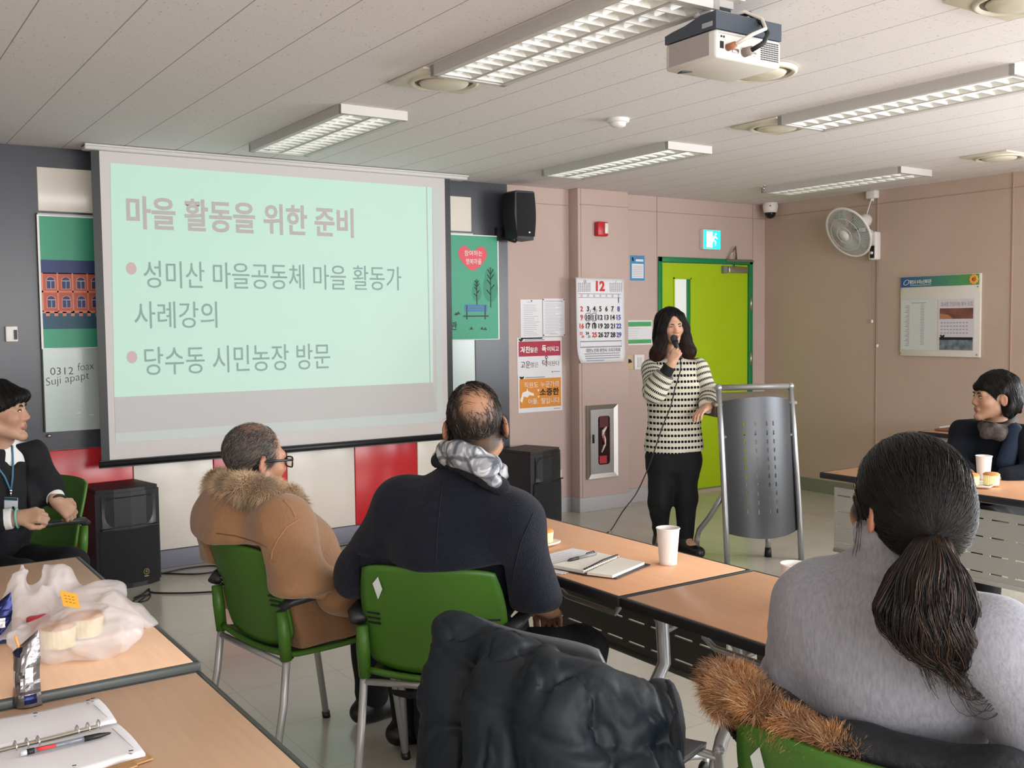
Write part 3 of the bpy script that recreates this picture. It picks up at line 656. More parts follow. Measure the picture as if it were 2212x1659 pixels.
# ---- exit sign above the door
a = rect(1517, 498, 1552, 538, YF - .03); t = thing('exit_sign', 'lit green exit sign above the lime door', 'sign', (a[0], YF, a[2]))
MB().box2((a[0] - .006, YF - .05, a[2] - .006), (a[1] + .006, YF, a[3] + .006), M_WHITE, bevel=.004).build('housing', t)
g = MB(); g.box2((a[0], YF - .054, a[2]), (a[1], YF - .049, a[3]), mat('exit_panel', '#39D9C8', .4, emit='#1FD8BE', estr=.9))
cx, cz = (a[0] + a[1]) / 2, (a[2] + a[3]) / 2; MW = mat('exit_white', '#E8FFFA', .4, emit='#E8FFFA', estr=1.0); ye = YF - .0555
g.box2((cx - .07, ye, a[2] + .012), (cx - .0, ye + .001, a[3] - .012), MW)
for p in ([(cx + .03, cz + .035), (cx + .01, cz)], [(cx + .01, cz), (cx - .02, cz - .05)], [(cx + .01, cz), (cx + .04, cz - .02), (cx + .03, cz - .05)], [(cx + .028, cz + .03), (cx + .055, cz + .01)], [(cx + .028, cz + .03), (cx - .01, cz + .02)]):
    g.tube([(q[0], ye, q[1]) for q in p], .006, MW, seg=5)
g.sphere((cx + .04, ye, cz + .05), .010, MW, 8, 6); g.build('panel', t)

# ---- side wall: notice board and fan
nb = thing('notice_board', 'white notice board with blue-green header hanging on the shaded side wall', 'notice board', (XR, 4.68, 1.2))
yL, yR, zb_, zt_ = 5.017, 4.337, 1.211, 1.838
MB().box2((XR - .02, yR, zb_), (XR, yL, zt_), mat('board_white', '#DAD6CE', .5), bevel=.003).build('panel', nb)
hd = MB(); xb = XR - .0215
def hdr_mat():
    m = mat('header_gradient', '#2A6E5A', .4); nt = m.node_tree; N = nt.nodes.new; L = nt.links.new
    tc = N('ShaderNodeTexCoord'); s_ = N('ShaderNodeSeparateXYZ'); L(tc.outputs['Generated'], s_.inputs[0])
    c = N('ShaderNodeMix'); c.data_type = 'RGBA'; c.inputs['A'].default_value = lin('#5AA046'); c.inputs['B'].default_value = lin('#1F4F8F'); L(s_.outputs[1], c.inputs['Factor']); L(c.outputs['Result'], nt.nodes['Principled BSDF'].inputs['Base Color']); return m
hd.box2((xb - .001, yR + .012, zt_ - .085), (xb + .002, yL - .004, zt_ - .004), hdr_mat())
hd.text('용인시 수지노인복지관', (xb - .001, yL - .085, zt_ - .062), SY, UZ, .034, M_WHITEINK, .02, .19)
hd.tube([(xb - .002, yL - .055 + .022 * math.cos(a) - .01 * math.sin(a), zt_ - .046 + .02 * math.sin(a)) for a in np.linspace(0, 2 * PI, 16)], .002, M_WHITEINK, seg=4).box2((xb - .002, yL - .27, zt_ - .072), (xb - .001, yL - .09, zt_ - .069), M_WHITEINK)
for k in range(3): hd.box2((xb - .002, yL - .56, zt_ - .046 - .013 * k), (xb - .001, yL - .42, zt_ - .041 - .013 * k), M_GBAR)
for k in range(10):
    a = k * 2 * PI / 10; hd.sphere((xb - .002, yR + .055 + .026 * math.cos(a), zt_ - .044 + .026 * math.sin(a)), (.004, .013, .013), mat('petal', '#E8A84C', .6), 8, 6)
hd.sphere((xb - .005, yR + .055, zt_ - .044), (.005, .012, .012), mat('petal_core', '#B4541E', .6), 10, 8)
hd.build('header', nb)
pp = MB()
pp.box2((xb - .001, yL - .315, zb_ + .05), (xb, yL - .012, zb_ + .445), mat('paper_greyish', '#CFD3D2', .7))
for k in range(26): pp.box2((xb - .002, yL - .085, zb_ + .08 + k * .0125), (xb - .001, yL - .045 - .01 * (k % 3), zb_ + .085 + k * .0125), M_GREYINK)
for k in range(30): pp.box2((xb - .002, yL - .215, zb_ + .09 + k * .0108), (xb - .001, yL - .18 - .008 * (k % 2), zb_ + .0935 + k * .0108), M_GREYINK)
pp.box2((xb - .002, yL - .23, zb_ + .415), (xb - .001, yL - .10, zb_ + .42), M_GREYINK); pp.build('timetable', nb)
pf = MB(); pf.box2((xb - .001, yL - .635, zb_ + .045), (xb, yL - .335, zb_ + .44), mat('paper_lilac', '#D4CFD8', .7))
pf.text('효사랑 건강나눔 봉사 모집', (xb - .001, yL - .36, zb_ + .385), SY, UZ, .034, mat('ink_mauve', '#8F7488', .7), .0, .26)
pf.box2((xb - .002, yL - .625, zb_ + .29), (xb - .001, yL - .35, zb_ + .37), mat('photo_brown', '#7A4C3E', .5, var=.5, vscale=9)).prism([(0, 0), (.11, .0), (.07, .03), (0, .04)], (xb - .003, yL - .352, zb_ + .292), SY, UZ, V(-1, 0, 0), 0, mat('photo_skin', '#B47C58', .5))
for k in range(4):
    for j in range(9): pf.box2((xb - .002, yL - .375 - j * .026, zb_ + .178 + k * .026), (xb - .001, yL - .36 - j * .026, zb_ + .186 + k * .026), M_GREYINK)
emb = [(-.02, .01), (-.012, .014), (0, .006), (.012, .014), (.02, .01), (.012, -.012), (-.012, -.012)]
pf.prism(emb, (xb - .002, yL - .375, zb_ + .155), SY, UZ, V(-1, 0, 0), 0, M_INK)
pf.box2((xb - .002, yL - .625, zb_ + .052), (xb - .001, yL - .35, zb_ + .15), mat('photo_scene', '#6E7C84', .5, var=.6, vscale=22)).box2((xb - .003, yL - .625, zb_ + .13), (xb - .002, yL - .35, zb_ + .15), M_INK)
pf.build('leaflet', nb)
for yy in (yL - .01, yR + .02):
    for zz in (zb_ + .02, zt_ - .1): MB().sphere((XR - .022, yy, zz), (.004, .007, .007), M_STEEL, 8, 6).build('corner_screw', nb)

fan = thing('wall_fan', 'white oscillating fan mounted high on the shaded side wall', 'fan', (XR, 5.25, 2.0))
MB().box2((XR - .075, 5.212, 1.985), (XR, 5.285, 2.215), M_WHITE, bevel=.015).build('base', fan)
pn = MB().box2((XR - .082, 5.222, 2.0), (XR - .074, 5.262, 2.10), M_BLACK, bevel=.003); pn.build('control_panel', fan)
MB().lathe([(.001, .014), (.010, .014), (.012, 0)], M_WHITE, (XR - .082, 5.242, 2.042), (-1, 0, 0), 14).build('knob', fan)
fn = unit(V(-.872, .085, -.48)); fc = at(1833, 502, x=6.90)
hub = fc - fn * .10
MB().tube([V(XR - .06, 5.255, 2.19), V(XR - .10, 5.30, 2.20), hub - fn * .05 - V(0, 0, .03)], .022, M_WHITE, seg=10).box((XR - .09, 5.29, 2.19), (.10, .05, .045), M_WHITE, bevel=.01).build('neck', fan)
MB().lathe([(.001, -.16), (.04, -.155), (.055, -.12), (.058, -.05), (.05, -.0), (.03, .01)], M_WHITE, hub, fn, 24).build('motor', fan)
gl = MB(); M_WIRE = mat('fan_wire', '#D7D7D6', .4); R0 = .212
fu = unit(np.cross(fn, UZ)); fv = np.cross(fn, fu)
def ringp(r, z, n=48): return [fc + fn * z + (fu * math.cos(a) + fv * math.sin(a)) * r for a in np.linspace(0, 2 * PI, n, endpoint=False)]
gl.tube(ringp(R0, 0), .010, M_WHITE, seg=8, closed=True)
for r, z in ((.07, .055), (.14, .042), (.14, -.06)): gl.tube(ringp(r, z), .0025, M_WIRE, seg=5, closed=True)
for k in range(72):
    a = 2 * PI * k / 72; d = fu * math.cos(a) + fv * math.sin(a)
    gl.tube([fc + fn * .058 + d * .035, fc + fn * .045 + d * .13, fc + d * R0], .0011, M_WIRE, seg=4, cap=False)
    gl.tube([fc - fn * .075 + d * .06, fc - fn * .06 + d * .15, fc + d * R0], .0014, M_WIRE, seg=4, cap=False)
gl.build('grille', fan)
MB().lathe([(.001, .064), (.04, .062), (.045, .054)], M_WHITE, fc, fn, 24).build('grille_badge', fan)
M_BLADE = mat('fan_blade', '#B9C2C0', .25, alpha=.75)
for k in range(5):
    a0 = 2 * PI * k / 5
    def bl(u, v, a0=a0):
        a = a0 + (u - .5) * (.55 + .5 * v); r = .03 + v * .155
        d = fu * math.cos(a) + fv * math.sin(a); return fc - fn * (.02 + .03 * (u - .5)) + d * r
    MB().grid(bl, 6, 6, M_BLADE, thick=.002).build('blade', fan)
cordm = mat('white_cord', '#DEDCD8', .6)
hk = at(1886, 418, x=XR - .03)
MB().tube([hk, V(XR - .05, 5.29, 2.44), V(XR - .06, 5.31, 2.36), V(XR - .075, 5.34, 2.32), V(XR - .06, 5.30, 2.31), V(XR - .05, 5.33, 2.345), V(XR - .08, 5.33, 2.30), hub - fn * .12 + UZ * .05], .005, cordm, seg=6).build('power_cord', fan)
MB().tube([hub - fn * .1 - UZ * .03, V(XR - .1, 5.27, 2.24), V(XR - .05, 5.25, 2.21)], .006, cordm, seg=6).build('arm_cable', fan)
for yy, zz in ((5.275, 1.50), (5.222, 1.30)):
    c = MB().tube([(XR - .03, yy, 1.99), (XR - .028, yy, zz)], .0022, mat('pull_cord', '#9A8A7C', .7), seg=5).build('pull_cord', fan)
    MB().sphere((XR - .028, yy, zz - .012), (.011, .011, .015), M_WHITE, 10, 8).build('bead', c)
t = thing('cable_outlet', 'small white cable outlet at the ceiling above the wall fan', 'outlet', (XR, 5.28, 2.52))
MB().box2((XR - .06, 5.235, 2.485), (XR, 5.325, 2.55), M_WHITE, bevel=.008).build('box', t)
MB().tube([(XR - .03, 5.28, 2.49), (XR - .03, 5.28, 2.465)], .012, M_WHITE, seg=8).build('gland', t)

# ---- ceiling: louvred lights
M_LHOUS = mat('light_housing', '#C6C3C0', .5); M_LREFL = mat('louvre_white', '#F0F2EE', .35); M_LIN = mat('light_inner', '#8F938E', .5); M_TUBE = mat('fluorescent_tube', '#F4F6F4', .3, emit='#F6FAFF', estr=.35)
def ceiling_light(loc, label):
    t = thing('ceiling_light', label, 'ceiling light', loc, 0, 'louvred twin-tube ceiling lights')
    h = MB()
    for s in (-1, 1): h.box2((s * .178, -.63, -.044), (s * .15, .63, 0), M_LHOUS)
    for s in (-1, 1): h.box2((-.178, s * .63, -.044), (.178, s * .605, 0), M_LHOUS)
    h.box2((-.15, -.605, -.012), (.15, .605, -.004), M_LIN).box2((-.006, -.605, -.042), (.006, .605, -.012), M_LHOUS)
    local(h, 'housing', t)
    lv = MB(); n = 15
    for s in (-1, 1):
        for k in range(n + 1):
            yy = -.585 + k * 1.17 / n
            lv.add([(s * .012, yy - .003, -.040), (s * .145, yy - .003, -.040), (s * .145, yy - .016, -.014), (s * .012, yy - .016, -.014), (s * .012, yy + .003, -.040), (s * .145, yy + .003, -.040), (s * .145, yy + .016, -.014), (s * .012, yy + .016, -.014)],
                   [(0, 1, 2, 3), (5, 4, 7, 6), (0, 4, 5, 1), (1, 5, 6, 2), (4, 0, 3, 7)], M_LREFL)
        lv.add([(s * .148, -.6, -.040), (s * .148, .6, -.040), (s * .115, .6, -.014), (s * .115, -.6, -.014)], [(0, 1, 2, 3)], M_LREFL)
        lv.add([(s * .008, -.6, -.040), (s * .008, .6, -.040), (s * .04, .6, -.014), (s * .04, -.6, -.014)], [(0, 1, 2, 3)], M_LREFL)
    local(lv, 'louvre', t)
    for s in (-1, 1): local(MB().tube([(s * .078, -.59, -.022), (s * .078, .59, -.022)], .010, M_TUBE, seg=10), 'tube', t)
    return t
L0 = ceiling_light((2.26, 5.13, ZC), 'ceiling light directly before the projection screen')
for loc, lb in (((2.27, 3.03, ZC), 'large ceiling light at the top edge, left of the projector'), ((4.30, 5.08, ZC), 'ceiling light just beyond the round smoke detector'), ((4.30, 3.0, ZC), 'long ceiling light right of the projector, running to the picture edge'), ((6.36, 4.98, ZC), 'ceiling light nearest the wall fan and dome camera')):
    dup(L0, loc, 0, lb)
# ---- ceiling: air outlets
M_VENT = mat('vent_ivory', '#D6D0BE', .5); M_VDARK = mat('vent_gap', '#6E695C', .8)
def vent(loc, label, square=True):
    t = thing('ceiling_vent', label, 'ceiling vent', loc, 0, 'round-coned ceiling air vents')
    p = MB(); 
    if square: p.box2((-.19, -.16, -.010), (.19, .16, 0), M_VENT, bevel=.003)
    p.lathe([(.15, -.002), (.15, -.016), (.135, -.022), (.125, -.012)], M_VENT, seg=36); local(p, 'plate', t)
    local(MB().lathe([(.001, -.011), (.126, -.011)], M_VDARK, seg=36), 'gap', t)
    local(MB().lathe([(.001, -.034), (.06, -.032), (.10, -.024), (.108, -.014), (.10, -.012)], M_VENT, seg=36), 'cone', t)
    return t
V0 = vent((2.26, 3.84, ZC), 'square vent at the end of the light left of the projector')
for loc, lb in (((4.30, 3.79, ZC), 'square vent at the end of the long right-hand ceiling light'), ((6.36, 3.75, ZC), 'square vent nearest the shaded side wall, cut by the picture edge'), ((3.30, 1.88, ZC), 'vent at the top edge of the picture right of the projector'),):
    dup(V0, loc, 0, lb)
vent((3.30, 3.0, ZC), 'round vent half hidden behind the ceiling projector', False)
s = at(1335, 257, z=ZC); t = thing('smoke_detector', 'round white smoke detector in the middle of the ceiling', 'smoke detector', (s[0], s[1], ZC))
local(MB().lathe([(.058, 0), (.058, -.014), (.05, -.02), (.001, -.02)], M_WHITE, seg=28), 'base', t)
local(MB().lathe([(.042, -.02), (.04, -.034), (.028, -.042), (.001, -.044)], M_WHITE, seg=28), 'sensor', t)
s = at(1664, 428, y=6.30); t = thing('dome_camera', 'white dome security camera under the ceiling corner', 'camera', (s[0], s[1], ZC))
local(MB().lathe([(.062, 0), (.068, -.03), (.060, -.075), (.05, -.085)], M_WHITE, seg=28), 'housing', t)
local(MB().lathe([(.05, -.082), (.048, -.105), (.03, -.13), (.001, -.138)], mat('smoked_dome', '#15171A', .08), seg=28), 'dome', t)
local(MB().sphere((-.05, -.045, -.03), (.008, .008, .006), M_REDINK, 8, 6), 'indicator', t)
for px, py, lb in ((583, 322, 'tiny sprinkler head by the light before the screen'), (1200, 378, 'tiny sprinkler head at the end of the light above the pink wall'), (1650, 410, 'tiny sprinkler head by the dome camera')):
    s = at(px, py, z=ZC - .03); tag(MB().lathe([(.022, .03), (.02, .022), (.008, .02), (.008, -.004), (.014, -.006), (.014, -.009), (.001, -.01)], M_CHROME, s, seg=14).build('sprinkler'), lb, 'sprinkler')

# ---- the ceiling projector
zb = 2.33
N_ = at(1546.6, 122.8, z=zb); Rr = at(1687.6, 149.5, z=zb); Lf = at(1443.5, 158, z=zb)
w_, d_ = np.linalg.norm((Rr - N_)[:2]), np.linalg.norm((Lf - N_)[:2])
ang = math.atan2(Rr[1] - N_[1], Rr[0] - N_[0])
prj = thing('projector', 'white and slate projector hanging upside down from the ceiling', 'projector', (N_[0], N_[1], zb), ang)
M_PW = mat('projector_white', '#DAD8D2', .5); M_PD = mat('projector_slate', '#3B4450', .45); M_PG = mat('projector_grey', '#A9A2A0', .6)
p = MB(); p.box((w_ / 2, d_ / 2, .045), (w_, d_, .09), M_PW, bevel=.012)
p.box2((-.001, .03, .012), (.002, d_ - .02, .085), M_PG); local(p, 'lower_case', prj)
p = MB(); hh = .055
pts = [(.0, 0), (d_ * .30, 0), (d_ * .36, -.004), (d_ * .6, -.016), (d_ * .85, -.022), (d_, -.028), (d_, -hh), (0, -hh)]
p.prism([(a, b) for a, b in pts], (.0, 0, .09 + hh), V(0, 1, 0), UZ, V(1, 0, 0), w_, M_PD); local(p, 'upper_case', prj)
local(MB().box2((-.002, .015, .10), (.001, .06, .115), mat('label_silver', '#A6A8AE', .4)), 'label_plate', prj)
p = MB()
for r in range(9):
    for k in range(11): p.box2((w_ - .098 + k * .0078, -.0015, .018 + r * .0068), (w_ - .0935 + k * .0078, .002, .0225 + r * .0068), M_BLACK)
local(p, 'vent_grille', prj)
p = MB()
for x_, z_, s_ in ((.02, .064, .006), (.031, .064, .006)): p.box2((x_, -.002, z_), (x_ + s_, .001, z_ + s_), M_BLACK)
p.box2((.017, -.002, .03), (.032, .001, .052), M_BLACK)
for x_ in (.075, .12, .155): p.box((x_ + .01, -.001, .030), (.03, .006, .014), M_STEEL, bevel=.003)
p.box2((.012, -.001, .076), (.15, .0005, .079), M_PG); local(p, 'port_row', prj)
M_CAB = mat('cable_black', '#222227', .6); M_CABW = mat('cable_white', '#D8D4CC', .6); M_PLUG = mat('plug_taupe', '#8F827A', .6); M_PLUGO = mat('plug_copper', '#A5694A', .6)
local(MB().tube([(.125, -.002, .03), (.128, -.03, .032)], [.016, .014], M_PLUG, seg=10).tube([(.128, -.03, .032), (.15, -.06, .05), (.18, -.05, .085), (.20, -.01, .13), (.17, .02, .165), (.15, .05, .16)], .008, M_CAB, seg=8), 'video_cable', prj)
local(MB().tube([(.05, -.002, .035), (.055, -.03, .04)], [.012, .010], M_PLUGO, seg=10).tube([(.055, -.03, .04), (.10, -.06, .07), (.17, -.05, .10), (.185, -.02, .14), (.15, .02, .168), (.13, .06, .16)], .006, M_CABW, seg=8), 'audio_cable', prj)
p = MB().box2((.06, d_ * .35, .145), (.15, d_ * .35 + .07, .185), M_PW, bevel=.004).box2((.065, d_ * .32, .19), (.155, d_ * .32 + .09, ZC - zb), M_PG).box2((.06, d_ * .35 + .0, .18), (.15, d_ * .35 + .012, .195), M_BLACK)
for k in range(3): p.lathe([(.001, -.002), (.009, -.002), (.010, 0)], M_INK, (.08 + .025 * k, d_ * .35, .163), (0, -1, 0), 12)
p.sphere((.02, d_ * .45, .155), .012, M_PG, 10, 8).box((.1, d_ * .5, ZC - zb - .004), (.16, .14, .006), M_PW); local(p, 'mount', prj)
local(MB().lathe([(.05, 0), (.05, .02), (.04, .03), (.001, .028)], M_PD, (.1, d_, .06), (0, 1, 0), 20), 'lens', prj)
local(MB().prism([(0, 0), (.035, -.012), (.008, .03)], (.03, d_ - .05, -.001), UX, V(0, 1, 0), V(0, 0, -1), .003, M_PD), 'lens_foot', prj)
# ================================================================== FURNITURE
M_GREEN = mat('chair_green', '#426F20', 0.40, spec=0.45)
M_ALUL = mat('leg_silver', '#B9BABB', 0.38, metal=.55)
M_ARM = mat('armrest_dark', '#26272A', 0.45)
M_SHELLG = mat('chair_grey', '#5E6166', 0.4)
def make_chair(name, label, shell=M_GREEN, group='green plastic stacking chairs', arms=True):
    t = thing(name, label, 'chair', group=group)
    # seat pan
    def seat(u, v):
        x = -.205 + .44 * u; w = .205 + .018 * math.sin(u * PI); s_ = 2 * v - 1
        z = .442 + .012 * s_ * s_ - .016 * math.exp(-((u - .35) / .3) ** 2) * (1 - s_ * s_) - .035 * max(0, (u - .82) / .18) ** 2 + .02 * max(0, (.12 - u) / .12) ** 2
        return (x, w * s_ * (1 - .12 * max(0, (u - .85) / .15) ** 2), z)
    local(MB().grid(seat, 16, 14, shell, thick=.016), 'seat', t)
    def back(u, v):
        s_ = 2 * u - 1; r = 1 - .10 * max(0, (v - .55) / .45) ** 2 - .10 * max(0, (.16 - v) / .16) ** 2
        z = .463 + .342 * v * (1 - .045 * abs(s_) ** 5) + (1 - v) * .028 * abs(s_) ** 4
        x = -.185 - .10 * v ** 1.4 + .045 * s_ * s_ * (.5 + .5 * v)
        return (x, .222 * s_ * r, z)
    b = MB(); b.grid(back, 18, 18, shell, thick=.013)
    bo = local(b, 'backrest', t)
    for s_ in (-1, 1):
        sl = MB()
        for k in range(3): sl.box((-.207 - .004 * k, s_ * .185, .61 + .016 * k), (.008, .045, .005), M_BLACK, rot=-s_ * .35)
        o = sl.build('vent_slot'); o.parent = bo
    for s_ in (-1, 1):
        f = local(MB().tube([(.165, s_ * .262, .635 if arms else .45), (.175, s_ * .25, .44), (.235, s_ * .258, .02)], .0125, M_ALUL, seg=10), 'leg', t)
        o = MB().tube([(.2345, s_ * .258, .024), (.238, s_ * .2585, .0)], .0155, M_BLACK, seg=10).build('foot_cap'); o.parent = f
        g = MB(); g.tube([(-.195, s_ * .225, .47), (-.215, s_ * .23, .30), (-.272, s_ * .238, .02)], .0125, M_ALUL, seg=10)
        f = local(g, 'leg', t)
        o = MB().tube([(-.2715, s_ * .238, .024), (-.276, s_ * .2385, 0)], .0155, M_BLACK, seg=10).build('foot_cap'); o.parent = f
        local(MB().tube([(-.198, s_ * .223, .44), (-.205, s_ * .225, .53), (-.212, s_ * .224, .60)], [.019, .021, .018], shell, seg=10), 'back_post', t)
        if arms: local(MB().tube([(-.215, s_ * .232, .615), (-.19, s_ * .25, .632), (-.08, s_ * .262, .642), (.10, s_ * .264, .645), (.185, s_ * .262, .638), (.21, s_ * .262, .615)], [.024, .026, .022, .022, .024, .018], M_ARM, seg=10, flat=(.62, 1.1)), 'armrest', t)
        local(MB().box((.06, s_ * .12, .418), (.03, .02, .03), M_BLACK, bevel=.004), 'stacking_block', t); local(MB().box((-.13, s_ * .12, .418), (.03, .02, .03), M_BLACK, bevel=.004), 'stacking_block', t)
    local(MB().tube([(.175, -.25, .425), (.18, .25, .425)], .011, M_ALUL, seg=8), 'seat_bar', t)
    local(MB().tube([(-.2, -.225, .425), (-.2, .225, .425)], .011, M_ALUL, seg=8), 'seat_bar', t)
    return t
CH0 = make_chair('chair', 'green plastic chair under the man in the tan sheepskin coat')
TAN_C, TAN_A = V(1.345, 3.295, 0), math.radians(8)
NAVY_C, NAVY_A = V(1.615, 2.73, 0), math.radians(42)
PONY_C, PONY_A = V(1.60, 1.09, 0), math.radians(10)
CH0.location = TAN_C; CH0.rotation_euler = (0, 0, TAN_A)
def chair_at(c, a, label): return dup(CH0, tuple(c), a, label)
chair_navy = chair_at(NAVY_C, NAVY_A, 'green plastic chair under the man in the navy coat and scarf')
chair_pony = chair_at(PONY_C, PONY_A, 'green plastic chair behind the woman in the grey sweater')
chair_young = chair_at((.68, 5.06, 0), math.radians(-160), 'empty green chair whose armrest the young man in the suit holds')
chair_short = chair_at((5.22, 2.86, 0), math.radians(180), 'green chair behind the far table under the short-haired woman')
for ch, loc in ((chair_navy, (-.268, .165, .745)), (chair_pony, (-.27, .165, .745))):
    st = MB().add([(0, 0, 0), (.004, -.016, .02), (.0, -.03, -.015), (-.004, -.018, -.045)], [(0, 1, 2, 3)], mat('sticker_silver', '#B9BDBA', .4))
    o = st.build('sticker'); o.parent = ch; o.location = loc
grey = make_chair('chair', 'grey chair mostly hidden under the draped dark padded jacket', M_SHELLG, None, False)
JACK_C, JACK_A = V(1.56, 1.96, 0), math.radians(14)
grey.location = JACK_C; grey.rotation_euler = (0, 0, JACK_A)

# ---- folding tables
def wood(name, c):
    return mat(name, c, .42, spec=.4, var=.05, vscale=5, stretch=(14, 1.2, 4))
M_WOOD = wood('beech_laminate', '#D9A57E'); M_WOODL = wood('beech_laminate_pale', '#E4BC9A')
M_EDGEB = mat('table_edge_black', '#1C1C1F', .5); M_EDGEG = mat('table_edge_grey', '#464B4A', .40)
M_PANEL_SHADE = mat('modesty_panel_shaded', '#4A4B47', .5); M_PANELG = mat('modesty_panel_grey', '#A9A8A2', .42, metal=.2)  # first panel colour darkened to carry the shade on its back side
M_TLEG = mat('table_leg_silver', '#A8ABAE', .34, metal=.6)
def make_table(name, label, w, l, h, wood_m, edge_m, panel_m, panel_side, panel=True, slot_m=None, group='beech folding tables'):
    """local: x across the width from 0 to w, y along the length 0..l"""
    t = thing(name, label, 'table', group=group)
    top = MB().box((w / 2, l / 2, h - .0135), (w - .024, l - .024, .025), wood_m, bevel=.002, seg=1)
    local(top, 'table_top', t)
    e = MB()
    e.box((.006, l / 2, h - .017), (.016, l, .031), edge_m, bevel=.005).box((w - .006, l / 2, h - .017), (.016, l, .031), edge_m, bevel=.005)
    e.box((w / 2, .006, h - .017), (w, .016, .031), edge_m, bevel=.005).box((w / 2, l - .006, h - .017), (w, .016, .031), edge_m, bevel=.005)
    local(e, 'edge_band', t)
    s_ = panel_side                                     # x of the modesty panel
    if panel:
        p = MB(); z0, z1 = h - .40, h - .075; rows = 4; y0, y1 = .06, l - .06
        zs = [z0 + (z1 - z0) * k / rows for k in range(rows + 1)]; sh = .007
        for k in range(rows):
            zc = (zs[k] + zs[k + 1]) / 2
            p.box2((s_ - .004, y0, zs[k]), (s_ + .004, y1, zc - sh / 2), panel_m).box2((s_ - .004, y0, zc + sh / 2), (s_ + .004, y1, zs[k + 1]), panel_m)
            yy = y0
            while yy < y1 - .001:
                e2 = min(yy + .034, y1); p.box2((s_ - .004, yy, zc - sh / 2), (s_ + .004, e2, zc + sh / 2), panel_m); yy += .034 + .085
        p.tube([(s_, y0, z0), (s_, y1, z0)], .012, panel_m, seg=8)
        local(p, 'modesty_panel', t)
    for yy in (.16, l - .16):
        sgn = 1 if yy < l / 2 else -1
        g = MB(); xm = w * .5
        g.tube([(w * .30, yy, h - .05), (xm - .02, yy, h - .08), (xm + .04, yy, h - .16), (xm + .05, yy, h - .30), (xm - .03, yy, h - .42), (xm - .06, yy, h - .50), (xm - .06, yy, .09)], [.02, .022, .024, .024, .024, .022, .022], M_TLEG, seg=12, flat=(1, .75))
        g.tube([(s_ - .02 if s_ > w / 2 else s_ + .02, yy, h - .16), (xm + .04, yy, h - .20)], .012, M_TLEG, seg=8)
        lo = local(g, 'leg', t)
        o = MB().tube([(.03, yy, .075), (.12, yy, .095), (w * .5, yy, .105), (w - .12, yy, .095), (w - .03, yy, .075)], [.016, .02, .024, .02, .016], M_TLEG, seg=10, flat=(.8, 1.3)).build('foot_bar'); o.parent = lo
        for xx in (.04, w - .04):
            o = MB().lathe([(.001, -.011), (.026, -.011), (.029, -.006), (.029, .006), (.026, .011), (.001, .011)], M_BLACK, (xx, yy, .029), (0, 1, 0), 18).tube([(xx, yy, .075), (xx, yy, .03)], .012, M_TLEG, seg=8).build('caster'); o.parent = lo
        br = MB().tube([(w * .28, yy + sgn * .02, h - .045), (w * .28, yy + sgn * .02, h - .10), (w * .30, yy + sgn * .05, h - .125), (w * .30, yy + sgn * .30, h - .125), (w * .28, yy + sgn * .33, h - .10), (w * .28, yy + sgn * .33, h - .045)], .009, M_TLEG, seg=8)
        local(br, 'tray_wire', t)
    fr = MB()
    for xx in (w * .2, w * .8): fr.box2((xx - .012, .1, h - .055), (xx + .012, l - .1, h - .030), M_TLEG)
    local(fr, 'under_frame', t)
    return t
TA = make_table('table', 'beech table with the spiral notebook and white cup, before the navy-coated man', .545, 1.36, .72, M_WOOD, M_EDGEB, M_PANEL_SHADE, .50)
TA.location = (1.85, 2.208, 0)
TB = make_table('table', 'beech table that the woman in the grey sweater sits at', .545, 1.80, .72, M_WOOD, M_EDGEB, M_PANEL_SHADE, .50)
TB.location = (1.853, .402, 0)
TR = make_table('table', 'far beech table with grey slotted panel where the short-haired woman sits', .56, 1.80, .72, M_WOOD, M_EDGEB, M_PANELG, .045)
TR.location = (4.235, 1.64, 0)
TL = make_table('table', 'pale beech table under the plastic bag, raised edge over its neighbour', .545, 1.33, .735, M_WOODL, M_EDGEG, M_PANEL_SHADE, .06, panel=False)
TL.location = (.143, 2.308, 0)
TL2 = make_table('table', 'pale beech table carrying the open ring planner', .545, 1.80, .718, M_WOODL, M_EDGEG, M_PANEL_SHADE, .06, panel=False)
TL2.location = (.140, .503, 0)
TF = make_table('table', 'small far corner table with leaflets behind the short-haired woman', .55, 1.27, .72, M_WOOD, M_EDGEB, M_PANELG, .05, panel=False)
TF.location = (6.32, 3.02, 0)

